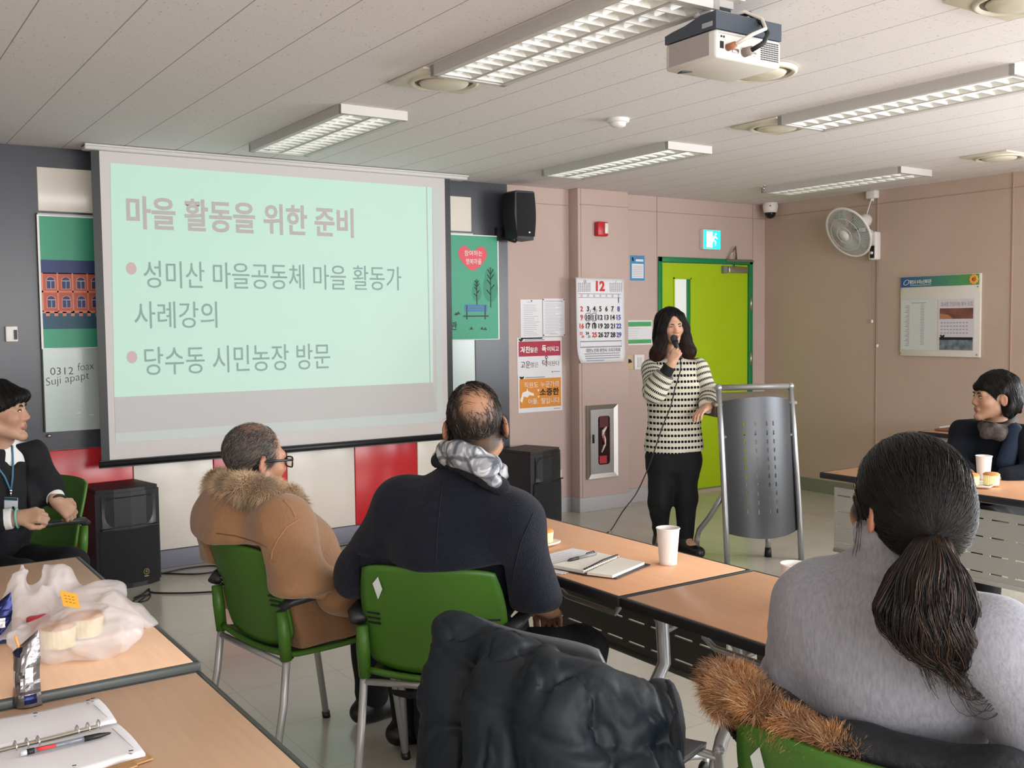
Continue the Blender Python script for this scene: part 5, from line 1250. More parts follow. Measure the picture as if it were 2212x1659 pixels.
def raw_mesh(name, vs, fs, m, parent=None, col=None, vec=None, smooth=True):
    me = bpy.data.meshes.new(name); nf, k = fs.shape
    me.vertices.add(len(vs)); me.vertices.foreach_set('co', np.asarray(vs, F32).ravel())
    me.loops.add(nf * k); me.loops.foreach_set('vertex_index', fs.astype(np.int32).ravel())
    me.polygons.add(nf); me.polygons.foreach_set('loop_start', np.arange(0, nf * k, k, dtype=np.int32))
    me.polygons.foreach_set('use_smooth', np.full(nf, smooth))
    me.materials.append(m)
    if col is not None:
        a = me.color_attributes.new('Col', 'FLOAT_COLOR', 'POINT'); c4 = np.ones((len(vs), 4), F32); c4[:, :3] = col; a.data.foreach_set('color', c4.ravel())
    if vec is not None:
        a = me.attributes.new('pat', 'FLOAT_VECTOR', 'POINT'); a.data.foreach_set('vector', np.asarray(vec, F32).ravel())
    me.update(calc_edges=True); me.validate()
    o = bpy.data.objects.new(name, me); COL.objects.link(o)
    if parent is not None: attach(o, parent)
    return o
def normals(vs, fs):
    n = np.cross(vs[fs[:, 2]] - vs[fs[:, 0]], vs[fs[:, 3]] - vs[fs[:, 1]]); N = np.zeros((len(vs), 3))
    for k in range(4):
        for c in range(3): N[:, c] += np.bincount(fs[:, k], weights=n[:, c], minlength=len(vs))
    return N / np.maximum(np.linalg.norm(N, axis=1, keepdims=True), 1e-9)
def soft_part(sf, name, m, parent, vox=.006, it=2, colf=None, vecf=None):
    vs, fs = sf.mesh(vox); vs = relax(vs, fs, it)
    o = raw_mesh(name, vs, fs, m, parent, colf(vs) if colf else None, vecf(vs) if vecf else None)
    return o, vs, fs
# ---- strands: many tapered three-sided hairs in one part
def strands(paths, r, name, m, parent, cols=None, taper=.25):
    P = np.asarray(paths, float); S, n, _ = P.shape
    T = np.gradient(P, axis=1); T /= np.maximum(np.linalg.norm(T, axis=2, keepdims=True), 1e-9)
    ref = np.array([.31, .52, .79]); U = np.cross(T, ref); U /= np.maximum(np.linalg.norm(U, axis=2, keepdims=True), 1e-9); W = np.cross(T, U)
    prof = np.linspace(1, taper, n)[None, :, None]
    rr = (np.asarray(r)[:, None, None] if np.ndim(r) else r) * prof
    ring = [P + rr * (U * math.cos(a) + W * math.sin(a)) for a in (0, 2.094, 4.189)]
    vs = np.stack(ring, 2).reshape(-1, 3)
    s = np.arange(S)[:, None, None] * n * 3; i = np.arange(n - 1)[None, :, None] * 3; j = np.arange(3)[None, None, :]; j2 = (j + 1) % 3
    fs = np.stack([s + i + j, s + i + j2, s + i + 3 + j2, s + i + 3 + j], -1).reshape(-1, 4)
    col = None if cols is None else np.repeat(np.asarray(cols), n * 3, axis=0)
    return raw_mesh(name, vs, fs, m, parent, col)
RNG = np.random.RandomState(21)
def L3(h): return np.array(lin(h)[:3])
M_SKIN = mat('skin', '#D2A088', .48, spec=.4, vcol=True, bump=.12, bscale=350)
M_HAIR = mat('hair', '#16130F', .42, spec=.45, vcol=True)
M_HAIRB = mat('hair_base', '#16130F', .75, spec=.2, vcol=True)
M_FUR = mat('fur', '#8A6A4A', .7, spec=.3, vcol=True, sheen=.3)
def head_frame(az, pitch=0, roll=0):
    """columns: right, forward, up"""
    f = V(math.cos(az) * math.cos(pitch), math.sin(az) * math.cos(pitch), math.sin(pitch))
    r = unit(np.cross(f, UZ)); u = np.cross(r, f)
    c, s_ = math.cos(roll), math.sin(roll); r2 = r * c - u * s_; u2 = u * c + r * s_
    return np.stack([r2, f, u2], 1)
def add_head(sf, hc, M, sc=1.0, neck=None, neck_r=.056, female=False, nose=1.0, ear=True):
    W = lambda x, y, z: hc + M @ (V(x, y, z) * sc)
    k = .018 * sc
    E = lambda c, r, kk=k, op='u': sf.ell(W(*c), V(*r) * sc, M, kk, op)
    C = lambda a, b, r1, r2, kk=k: sf.cone(W(*a), W(*b), r1 * sc, r2 * sc, kk)
    E((0, -.014, .034), (.074, .096, .088)); E((0, .026, -.02), (.064, .070, .086), .02)
    jw = .044 if female else .050
    for s_ in (-1, 1):
        C((s_ * jw, .0, -.062), (s_ * .014, .070, -.106), .024, .016, .022); E((s_ * .040, .056, -.026), (.024, .026, .024), .022)
    E((0, .078, -.104), (.018, .016, .016), .016)
    C((-.036, .078, .020), (.036, .078, .020), .013, .013, .016)
    for s_ in (-1, 1): E((s_ * .031, .101, .0), (.017, .014, .011), .012, 's')
    C((0, .087, .008), (0, .103 * (.5 + .5 * nose), -.030), .008, .0112, .014)
    for s_ in (-1, 1): E((s_ * .012, .096, -.036), (.0085, .010, .0075), .010)
    E((0, .0885, -.063), (.022, .009, .006), .010); E((0, .087, -.0735), (.018, .009, .0065), .009)
    E((0, .0980, -.0685), (.021, .005, .0016), .003, 's')
    if ear:
        for s_ in (-1, 1):
            Me = M @ np.array(Matrix.Rotation(s_ * .50, 3, 'Z') @ Matrix.Rotation(-.15, 3, 'X'))
            sf.ell(W(s_ * .082, -.014, -.010), V(.008, .020, .033) * sc, Me, .010, 'u'); sf.ell(W(s_ * .090, -.009, -.008), V(.006, .011, .020) * sc, Me, .006, 's')
    if neck is not None: sf.cone(W(0, -.022, -.055), neck, neck_r * sc, neck_r * 1.12 * sc, .03)
def head_col(vs, hc, M, sc, skin='#D2A088', lips='#B4625C', scalp=None, blush=.10):
    q = ((vs - hc) @ M) / sc; n = len(vs)
    base = L3(skin)[None].repeat(n, 0) * (1 + .06 * vnoise(vs.astype(F32), 40)[:, None])
    red = np.exp(-((np.abs(q[:, 0]) - .042) ** 2 / .0006 + (q[:, 2] + .03) ** 2 / .0008)) * (q[:, 1] > .02) + np.exp(-(q[:, 0] ** 2 / .0002 + (q[:, 2] + .03) ** 2 / .0003)) * (q[:, 1] > .09) + ((np.abs(q[:, 0]) > .078) & (np.abs(q[:, 2]) < .05)) * .9
    base = base * (1 - np.clip(red, 0, 1)[:, None] * blush * np.array([0, 1.6, 1.5]))
    lw = .022 * (1 - .4 * np.abs(q[:, 2] + .069) / .012)
    lp = (np.abs(q[:, 0]) < lw) & (q[:, 2] > -.0815) & (q[:, 2] < -.0575) & (q[:, 1] > .07)
    base[lp] = L3(lips)
    if scalp is not None:
        c, w = scalp(q); base = base * (1 - w[:, None]) + c * w[:, None]
    return np.clip(base, 0, 1)
def face_parts(hc, M, sc, parent, brow='#2A1E18', shut=.0, brow_w=.0032):
    W = lambda x, y, z: hc + M @ (V(x, y, z) * sc)
    MW = mat('eye_white', '#D9CFC8', .3); MD = mat('eye_dark', '#1C120E', .2); MB_ = mat('brow_' + brow.strip('#'), brow, .8)
    for s_ in (-1, 1):
        e = MB(); e.sphere(W(s_ * .031, .0865, -.001), V(.0135, .006, .0048 * (1 - shut)) * sc, MW, 14, 8, M); e.sphere(W(s_ * .031, .0895, -.0005), V(.0052, .0042, .0046 * (1 - shut)) * sc, MD, 12, 8, M)
        e.tube([W(s_ * (.031 + .0145 * math.cos(a)), .089 + .004 * math.sin(a) - .004 * abs(math.cos(a)), -.001 + .0062 * math.sin(a)) for a in np.linspace(.15, PI - .15, 9)], .0016 * sc, MD, seg=5); e.build('eye', parent)
        b = MB(); b.tube([W(s_ * x, .0955 - .22 * (x - .02) ** 2 * 60 * .03 - (.010 if x > .04 else 0) - (.004 if x > .034 else 0), z) for x, z in ((.014, .0165), (.024, .0205), (.034, .0215), (.046, .0165))], [brow_w * sc * k for k in (.8, 1.1, 1, .5)], MB_, seg=6, flat=(1, .6)); b.build('eyebrow', parent)
def add_hand(sf, w, d, pn, side, curl=(.5, .6, .5), sc=1.0, thumb=(.5, .5), spread=.006, kk=.004):
    """w wrist, d towards the fingers, pn out of the palm, side +1: thumb lies on cross(d,pn)"""
    d = unit(d); pn = unit(pn - d * (pn @ d)); a = np.cross(d, pn) * side
    L = [(.078, .041, .025, .020), (.082, .046, .029, .021), (.078, .043, .027, .020), (.070, .034, .021, .018)]
    offs = (.027, .009, -.009, -.026); kn = []
    sf.cone(w - d * .02, w + d * .02, .026 * sc, .026 * sc, .02, flat=(pn, 1.35))
    for i in range(4):
        k0 = w + (d * L[i][0] + a * offs[i]) * sc; kn.append(k0)
        sf.cone(w + (d * .015 + a * offs[i] * .6) * sc, k0, .0145 * sc, .0115 * sc, .014)
    for i in range(4):
        p = kn[i]; ang = 0; dd = d + a * spread * (1.5 - i) * 6
        for j in range(3):
            c = curl[j] if not hasattr(curl[j], '__len__') else curl[j][i]
            ang += c; v = unit(dd) * math.cos(ang) + pn * math.sin(ang); q = p + v * L[i][j + 1] * sc
            sf.cone(p, q, (.0098 - .0010 * j) * sc, (.0090 - .0010 * j) * sc, kk); p = q
    t0 = w + (d * .022 + a * .022) * sc; v = unit(d * .72 + a * .62 + pn * thumb[0]); t1 = t0 + v * .038 * sc
    v2 = unit(d * .9 + a * (.3 - thumb[1] * .6) + pn * (thumb[0] + thumb[1] * .6)); t2 = t1 + v2 * .030 * sc; t3 = t2 + unit(v2 - a * thumb[1] * .5) * .022 * sc
    sf.chain([t0, t1, t2, t3], [.0155 * sc, .0115 * sc, .0105 * sc, .0085 * sc], .006)
def add_body(sf, J, fwd, sc=1.0, female=False):
    """joints J: pel, che, neck, sl, sr, el, er, wl, wr, hl, hr, kl, kr, al, ar, tl, tr"""
    fl = (fwd, 1.35)
    sf.ell(J['pel'], (.15 * sc, .115 * sc, .12 * sc), np.stack([np.cross(UZ, fwd), fwd, UZ], 1), .06)
    sf.cone(J['pel'], J['che'], .125 * sc, .135 * sc, .08, flat=fl)
    sf.cone(J['sl'], J['sr'], .058 * sc, .058 * sc, .05); sf.cone(J['che'], J['neck'], .12 * sc, .06 * sc, .06, flat=fl)
    for s_ in 'lr':
        sf.cone(J['s' + s_], J['e' + s_], .05 * sc, .040 * sc, .04); sf.cone(J['e' + s_], J['w' + s_], .040 * sc, .027 * sc, .02)
        sf.cone(J['h' + s_], J['k' + s_], .082 * sc, .058 * sc, .05); sf.cone(J['k' + s_], J['a' + s_], .057 * sc, .036 * sc, .03); sf.cone(J['a' + s_], J['t' + s_], .038 * sc, .030 * sc, .03)
def folds(amp, s=(9, 9, 5), off=0, amp2=None, warp=.5):
    def p(P, d):
        m = np.abs(d) < .05
        if not m.any(): return d
        Q = P[m]; w = vnoise(Q, 4.0, off + 3.3)[:, None] * F32(warp)
        n = vnoise(Q + w * F32(.08), s, off); n = 1 - 2 * np.abs(n)
        d = d.copy(); d[m] -= F32(amp) * n + (F32(amp2) * vnoise(Q, 28, off) if amp2 else 0); return d
    return p
def chair_cut(c, a, gap=.004, z1=.80, seat=True, sides=False):
    """keeps a sitter clear of the backrest and on top of the seat pan of a chair at c, turned by a"""
    ca, sa = F32(math.cos(a)), F32(math.sin(a)); c = np.asarray(c, F32)
    def p(P, d):
        q = P - c; x = q[:, 0] * ca + q[:, 1] * sa; y = -q[:, 0] * sa + q[:, 1] * ca; z = q[:, 2]
        v = np.clip((z - .463) / .342, 0, 1); s_ = np.clip(y / .222, -1, 1)
        xb = -.185 - .10 * v ** 1.4 + .045 * s_ * s_ * (.5 + .5 * v) + .016 + gap
        reg = np.maximum(np.maximum(x - xb, z - z1 - .02 * np.abs(s_)), np.maximum(np.abs(y) - .232, .42 - z))
        k = F32(.012); e = -reg.astype(F32); h = np.maximum(k - np.abs(d - e), 0) / k; d = np.maximum(d, e) + h * h * k * F32(.25)
        if sides:      # clothes stay between the armrests below their tops
            reg = np.maximum(np.maximum(z - .664, .236 - np.abs(y)), np.maximum(np.abs(x) - .36, .1 - z)); k2 = F32(.03)
            e = -reg.astype(F32); h = np.maximum(k2 - np.abs(d - e), 0) / k2; d = np.maximum(d, e) + h * h * k2 * F32(.25)
        if seat:
            reg = np.maximum(np.maximum(z - .458, np.abs(y) - .235), np.maximum(np.abs(x - .01) - .23, .30 - z))
            e = -reg.astype(F32); h = np.maximum(k - np.abs(d - e), 0) / k; d = np.maximum(d, e) + h * h * k * F32(.25)
        return d
    return p
def seam(sf, pts, name, m, parent, r=.0025, lift=.001):
    P = []
    for i in range(len(pts) - 1):
        for k in range(5):
            u = k / 5; q = sf.trace(pts[i][0] * (1 - u) + pts[i + 1][0] * u, pts[i][1] * (1 - u) + pts[i + 1][1] * u)
            if q is not None: P.append(q)
    if len(P) > 2: return MB().tube(P, r, m, seg=6).build(name, parent)
# ================================================================== PEOPLE
def A(px, py, d): return at(px, py, d=d)
def person_root(name, label, sf, vox, hc, M, sc, skin='#D2A088', lips='#B4625C', scalp=None, it=2):
    vs, fs = sf.mesh(vox); vs = relax(vs, fs, it, .4)
    o = raw_mesh(name, vs, fs, M_SKIN, None, head_col(vs, hc, M, sc, skin, lips, scalp))
    return tag(o, label, 'person'), vs, fs
def grad(sf, P, e=.0015):
    P = P.astype(F32); d = sf.val(P); g = np.stack([sf.val(P + np.array(v, F32) * F32(e)) - d for v in ((1, 0, 0), (0, 1, 0), (0, 0, 1))], 1)
    return d, g / np.maximum(np.linalg.norm(g, axis=1, keepdims=True), 1e-9)
def flow_strands(sf, roots, dirf, L, name, m, parent, n=8, r=.0009, lift=(.001, .004), cols=None, jit=.12, hug=1.0):
    P = np.asarray(roots, float).copy(); S = len(P); L = np.broadcast_to(np.asarray(L, float), (S,)); out = []
    J = RNG.normal(0, jit, (S, 3)); lf = RNG.uniform(.5, 1.5, S)
    for i in range(n):
        d, N = grad(sf, P); t = i / (n - 1)
        P = P - N * (d * hug)[:, None]
        out.append(P + N * (lf * (lift[0] + (lift[1] - lift[0]) * t))[:, None])
        D = dirf(P, t) + J; D = D - N * (D * N).sum(1, keepdims=True); D /= np.maximum(np.linalg.norm(D, axis=1, keepdims=True), 1e-9)
        P = P + D * (L / (n - 1))[:, None]
    return strands(np.stack(out, 1), r, name, m, parent, cols)
def pick(vs, w, n):
    w = np.clip(w, 0, None); return vs[RNG.choice(len(vs), n, p=w / w.sum())]
def tint(n, base, var=.35, alt=None, frac=0):
    c = L3(base)[None] * (1 + RNG.uniform(-var, var, (n, 1)))
    if alt is not None:
        k = RNG.rand(n) < frac; c[k] = L3(alt) * (1 + RNG.uniform(-.2, .2, (k.sum(), 1)))
    return np.clip(c, 0, 1)
def sm01(x, a, b): t = np.clip((x - a) / (b - a), 0, 1); return t * t * (3 - 2 * t)
M_WOOL = mat('navy_wool', '#131723', .85, spec=.2, bump=.5, bscale=260, sheen=.08, var=.12, vscale=60)
M_TROU = mat('black_trousers', '#141518', .8, spec=.3, bump=.2, bscale=200)
M_SHOE = mat('black_shoe', '#101113', .4)
def legs_cloth(parent, J, r=(.095, .075, .06), m=None, name='trousers', vox=.009, cut=None):
    s = Soft(); s.cone(J['hl'], J['hr'], .11, .11, .05)
    for q in 'lr': s.cone(J['h' + q], J['k' + q], r[0], r[1], .05); s.cone(J['k' + q], J['a' + q], r[1], r[2], .03)
    s.post.append(folds(.006, (8, 8, 12), 4))
    if cut: s.post.append(cut)
    return soft_part(s, name, m or M_TROU, parent, vox)
def shoes(parent, J, m=None, vox=.007):
    for q in 'lr':
        s = Soft(); a, t = J['a' + q], J['t' + q]; d = unit((t - a) * V(1, 1, 0)); z0 = V(0, 0, max(.0, 0))
        b = V(a[0], a[1], .045); e = V(t[0], t[1], .035)
        s.cone(a, t, .050, .042, .02); s.cone(b - d * .05, e + d * .02, .045, .040, .03, flat=(UZ, 1.05)); s.cone(b, b + V(0, 0, .10), .048, .046, .03); s.plane(V(0, 0, .002), (0, 0, -1)); soft_part(s, 'shoe', m or M_SHOE, parent, vox)
def sit_legs(J, f, left, pel, ks=.42, spread=.11, zk=.50, foot=.12, zf=.09):
    for q, s_ in (('l', 1), ('r', -1)):
        J['h' + q] = pel + left * s_ * .09 - UZ * .03
        k = pel + f * ks + left * s_ * spread; k[2] = zk; J['k' + q] = k
        a = k + f * .03 + left * s_ * .02; a[2] = zf; J['a' + q] = a; t = a + f * foot; t[2] = .04; J['t' + q] = t

# ------------------------------------------------------------------ man in the navy coat, from behind
az = math.radians(48); f = V(math.cos(az), math.sin(az), 0); lf = V(-f[1], f[0], 0)
hc = A(1027, 917, 2.95); Mh = head_frame(math.radians(55), .10, math.radians(-4)); hs = 1.03
J = dict(pel=A(955, 1410, 3.08), che=A(980, 1175, 3.0), neck=A(1018, 1010, 2.98), sl=A(868, 1098, 3.05), sr=A(1104, 1128, 2.93), el=A(775, 1245, 3.12), er=A(1152, 1292, 2.99), wl=A(815, 1300, 3.36), wr=A(1185, 1318, 3.20))
sit_legs(J, f, lf, J['pel'], .40); J['kr'] = A(1258, 1405, 3.26); J['ar'] = V(J['kr'][0] + .03, J['kr'][1] + .05, .09); J['tr'] = J['ar'] + V(.07, .10, -.05)
sf = Soft(); add_body(sf, J, f); add_head(sf, hc, Mh, hs, J['neck'] + UZ * .02, .058)
for q, sd in (('l', -1), ('r', 1)): add_hand(sf, J['w' + q], f * .9 - UZ * .4, -UZ, -sd if False else sd, (.5, .6, .5))
def scalp_n(q):
    top = np.sqrt(((q - np.array([0, -.014, .034])) / np.array([.074, .096, .088])) ** 2).sum(1) * 0 + 1
    line = sm01(q[:, 2] - .45 * np.clip(q[:, 1] + .02, -.2, .2), -.070, -.040) * (q[:, 1] < .075) * (1 - .9 * ((np.abs(q[:, 0]) > .079)))
    bald = np.exp(-(((q[:, 0] - .012) / .046) ** 2 + ((q[:, 1] + .075) / .05) ** 2 + ((q[:, 2] - .075) / .042) ** 2) ** 1.2)
    n_ = vnoise(q.astype(F32), (90, 60, 30), 2)
    w = line * np.clip(.93 - 1.02 * bald + .12 * n_, 0, 1)
    return np.array([L3('#2B2520')]), w
CUT = chair_cut(NAVY_C, NAVY_A, sides=True); sf.post.append(chair_cut(NAVY_C, NAVY_A, .012))
navy, vs, fs = person_root('person', 'man in a navy wool coat and grey scarf, seen from behind with a thinning crown', sf, .0055, hc, Mh, hs, '#AE8163', scalp=scalp_n)
q = ((vs - hc) @ Mh) / hs; _, w = scalp_n(q); w = w * (np.linalg.norm(q, axis=1) < .2)
root = pick(vs, w ** 1.5 + .0, 4200); rq = (root - hc) @ Mh
def dirn(P, t):
    q = (P - hc) @ Mh; d = np.stack([q[:, 0] * 3.5 + .15, -.25 - 0 * q[:, 0], -.65 + 0 * q[:, 0]], 1); top = q[:, 2] > .075
    d[top] = np.stack([np.sign(q[top, 0] + .02) * .7, -.6 + 0 * q[top, 0], 0 * q[top, 0]], 1); return d @ Mh.T
hsf = Soft(); add_head(hsf, hc, Mh, hs)
flow_strands(hsf, root, dirn, RNG.uniform(.014, .034, len(root)), 'hair', M_HAIR, navy, 5, .0007, (.0008, .0035), tint(len(root), '#221C18', .4, '#8C857C', .07), .25)
# ears are part of the head; coat, collar, scarf are garments
c = Soft(); c.cone(J['pel'] - UZ * .05, J['che'], .185, .175, .09, flat=(f, 1.3)).cone(J['che'], J['neck'] - UZ * .01, .165, .085, .09, flat=(f, 1.15)).cone(J['sl'], J['sr'], .082, .082, .07)
for s_ in 'lr': c.cone(J['s' + s_], J['e' + s_], .084, .074, .05); c.cone(J['e' + s_], J['w' + s_] - unit(J['w' + s_] - J['e' + s_]) * .02, .072, .056, .03)
for s_ in 'lr': c.cone(J['h' + s_], J['h' + s_] * .6 + J['k' + s_] * .4, .12, .11, .08)
c.post.append(folds(.007, (5, 5, 7), 1, .0015)); c.post.append(CUT); c.plane(V(0, 0, .45), -UZ, .02)
coat, cv, cf = soft_part(c, 'coat', M_WOOL, navy, .007)
seam(c, [(958, 1035), (950, 1090), (944, 1160), (941, 1230)], 'back_seam', mat('seam_navy', '#0F121B', .9), coat, .002)
seam(c, [(1152, 1110), (1125, 1170), (1112, 1225), (1105, 1270)], 'armhole_seam', MATS['seam_navy'], coat, .002)
def ring(cpt, rx, ry, ax, up, n=14, a0=-2.3, a1=2.3, back=None):
    """arc round the back of a neck: angle 0 is straight behind"""
    return [cpt + ax * (rx * math.sin(a)) + back * (ry * math.cos(a)) for a in np.linspace(a0, a1, n)]
col = Soft(); nk = J['neck'] - UZ * .0
pts = [A(945, 996, 3.00), A(960, 992, 2.95), A(985, 994, 2.90), A(1020, 1010, 2.865), A(1055, 1032, 2.86), A(1080, 1052, 2.89), A(1085, 1060, 2.96)]
col.chain(pts, [.022, .028, .030, .031, .029, .025, .018], .02, flat=(f, 1.5))
soft_part(col, 'collar', mat('collar_wool', '#10131C', .9, bump=.5, bscale=240), navy, .006)
scf = Soft()
scf.chain([A(952, 985, 3.02), A(965, 974, 2.93), A(990, 975, 2.87), A(1025, 988, 2.85), A(1058, 1006, 2.86), A(1076, 1022, 2.92), A(1070, 1030, 3.0)], [.022, .026, .028, .028, .028, .026, .022], .012)
scf.chain([A(945, 992, 3.02), A(962, 988, 2.92), A(1000, 998, 2.85), A(1040, 1015, 2.835), A(1066, 1035, 2.86), A(1074, 1060, 2.92)], [.016, .018, .018, .019, .02, .015], .008)
scf.post.append(folds(.005, (14, 14, 30), 7, .001))
def scarf_mat():
    m = mat('scarf_grey', '#B3B5B8', .85); nt = m.node_tree; N = nt.nodes.new; Lk = nt.links.new; b = nt.nodes['Principled BSDF']
    tc = N('ShaderNodeTexCoord'); v = N('ShaderNodeTexVoronoi'); v.inputs['Scale'].default_value = 16; v.feature = 'DISTANCE_TO_EDGE'; Lk(tc.outputs['Object'], v.inputs['Vector'])
    n = N('ShaderNodeTexNoise'); n.inputs['Scale'].default_value = 11; n.inputs['Distortion'].default_value = 2.5; Lk(tc.outputs['Object'], n.inputs['Vector'])
    r = N('ShaderNodeValToRGB'); r.color_ramp.elements[0].position = .05; r.color_ramp.elements[0].color = lin('#6F747C'); r.color_ramp.elements[1].position = .12; r.color_ramp.elements[1].color = lin('#C3C4C6')
    Lk(v.outputs['Distance'], r.inputs[0]); r2 = N('ShaderNodeValToRGB'); r2.color_ramp.elements[0].position = .50; r2.color_ramp.elements[0].color = (1, 1, 1, 1); r2.color_ramp.elements[1].position = .56; r2.color_ramp.elements[1].color = lin('#B9BAC0'); Lk(n.outputs['Fac'], r2.inputs[0])
    x = N('ShaderNodeMix'); x.data_type = 'RGBA'; x.blend_type = 'MULTIPLY'; x.inputs['Factor'].default_value = 1; Lk(r.outputs[0], x.inputs['A']); Lk(r2.outputs[0], x.inputs['B']); Lk(x.outputs['Result'], b.inputs['Base Color']); return m
soft_part(scf, 'scarf', scarf_mat(), navy, .0045)
legs_cloth(navy, J, cut=chair_cut(NAVY_C, NAVY_A)); shoes(navy, J)

# ------------------------------------------------------------------ man in the tan sheepskin coat
az = math.radians(4); f = V(math.cos(az), math.sin(az), 0); lf = V(-f[1], f[0], 0)
hc = A(551, 994, 3.42); Mh = head_frame(math.radians(7), -.06, math.radians(0)); hs = 1.02
J = dict(pel=V(1.256, 3.290, .50), che=A(562, 1185, 3.42), neck=A(540, 1072, 3.43), sl=A(488, 1118, 3.60), sr=A(612, 1142, 3.24), el=A(500, 1290, 3.72), er=A(645, 1262, 3.19), wl=A(690, 1230, 3.62), wr=A(760, 1285, 3.33))
sit_legs(J, f, lf, J['pel'], .40)
sf = Soft(); add_body(sf, J, f); add_head(sf, hc, Mh, hs, J['neck'], .058)
for q_, sd in (('l', -1), ('r', 1)): add_hand(sf, J['w' + q_], f * .95 - UZ * .25, -UZ, sd, (.5, .7, .5))
def scalp_t(q):
    line = sm01(q[:, 2] - .55 * np.clip(q[:, 1] + .03, -.2, .2), -.062, -.035) * (1 - sm01(q[:, 1] + .35 * np.abs(q[:, 0]), .052, .082)) * (1 - .95 * (np.abs(q[:, 0]) > .079))
    thin = sm01(q[:, 2], .085, .125) * .55 + np.exp(-(((q[:, 1] - .05) / .04) ** 2 + ((q[:, 2] - .10) / .03) ** 2)) * .3
    n_ = vnoise(q.astype(F32), (80, 40, 50), 9); w = line * np.clip(.9 - thin + .15 * n_, 0, 1)
    c = L3('#3E3B38')[None] * (1 - sm01(-q[:, 2], -.02, .06)[:, None] * .3); return c, w
CUT = chair_cut(TAN_C, TAN_A, sides=True); sf.post.append(chair_cut(TAN_C, TAN_A, .012))
tan, vs, fs = person_root('person', 'older man in a tan sheepskin coat with fur collar and black glasses', sf, .0055, hc, Mh, hs, '#B5876A', scalp=scalp_t)
q = ((vs - hc) @ Mh) / hs; _, w = scalp_t(q); w = w * (np.linalg.norm(q, axis=1) < .2)
root = pick(vs, w ** 1.3, 3600)
def dirt(P, t):
    q = (P - hc) @ Mh; up = sm01(q[:, 2], .03, .09); d = np.stack([q[:, 0] * 2, -.75 + .3 * up, -.55 + .35 * up], 1); return d @ Mh.T
hsf = Soft(); add_head(hsf, hc, Mh, hs)
flow_strands(hsf, root, dirt, RNG.uniform(.014, .032, len(root)), 'hair', M_HAIR, tan, 5, .0005, (.0008, .004), tint(len(root), '#3A3633', .4, '#8E8983', .30), .28)
W = lambda x, y_, z: hc + Mh @ (V(x, y_, z) * hs)
M_GLS = mat('glasses_frame', '#17171A', .3)
for s_ in (-1, 1):
    g = MB(); g.tube([W(s_ * (.034 + .024 * math.copysign(abs(math.cos(a)) ** .6, math.cos(a))), .112 - .006 * abs(math.cos(a)), -.006 + .017 * math.copysign(abs(math.sin(a)) ** .6, math.sin(a))) for a in np.linspace(0, 2 * PI, 24, endpoint=False)], .0028, M_GLS, seg=6, closed=True)
    g.tube([W(s_ * .058, .108, .004), W(s_ * .077, .095, .005), W(s_ * .083, .02, .004), W(s_ * .083, -.018, .002), W(s_ * .081, -.045, -.022)], .0026, M_GLS, seg=6, flat=(1.5, .7))
    g.tube([W(s_ * .010, .113, .0), W(0, .118, .003)], .002, M_GLS, seg=5); go = g.build('glasses', tan)
    MB().prism([(.022 * math.cos(a), .016 * math.sin(a)) for a in np.linspace(0, 2 * PI, 16, endpoint=False)], W(s_ * .034, .110, -.006), Mh[:, 0], Mh[:, 2], Mh[:, 1], .001, mat('lens', '#E8EEF0', .05, alpha=.25)).build('lens', go)
def suede():
    return mat('tan_suede', '#8E6847', .72, spec=.3, bump=.35, bscale=90, sheen=.3, var=.14, vscale=7)
c = Soft(); c.cone(J['pel'] - UZ * .03, J['che'], .20, .185, .10, flat=(f, 1.15)).cone(J['che'], J['neck'] - UZ * .03, .175, .10, .10, flat=(f, 1.05)).cone(J['sl'], J['sr'], .09, .09, .08)
c.ell(A(500, 1130, 3.42), (.13, .17, .13), None, .08)
for s_ in 'lr': c.cone(J['s' + s_], J['e' + s_], .098, .085, .05); c.cone(J['e' + s_], J['w' + s_] - unit(J['w' + s_] - J['e' + s_]) * .03, .082, .066, .03)
for s_ in 'lr': c.cone(J['h' + s_], J['h' + s_] * .35 + J['k' + s_] * .65, .14, .105, .08)
c.cone(A(655, 1190, 3.45), A(690, 1300, 3.5), .11, .12, .08)
c.post.append(folds(.009, (6, 6, 4), 3, .0012, .9)); c.post.append(CUT); c.plane(V(0, 0, .45), -UZ, .02)
coat, cv, cf = soft_part(c, 'coat', suede(), tan, .007)
M_TSEAM = mat('seam_tan', '#6E4A2C', .8); M_TSEAM2 = mat('seam_piping', '#A87C54', .7)
seam(c, [(645, 1122), (618, 1140), (600, 1165), (588, 1190), (585, 1215)], 'armhole_seam', M_TSEAM2, coat, .0022)
seam(c, [(468, 1152), (510, 1158), (550, 1170), (583, 1185)], 'yoke_seam', M_TSEAM, coat, .0018)
seam(c, [(612, 1080), (630, 1098), (640, 1122)], 'shoulder_seam', M_TSEAM2, coat, .0018)
cuff = Soft(); dW = unit(J['wr'] - J['er']); cuff.cone(J['wr'] - dW * .055, J['wr'] - dW * .02, .074, .074, .02); soft_part(cuff, 'sleeve_cuff', suede(), tan, .007)
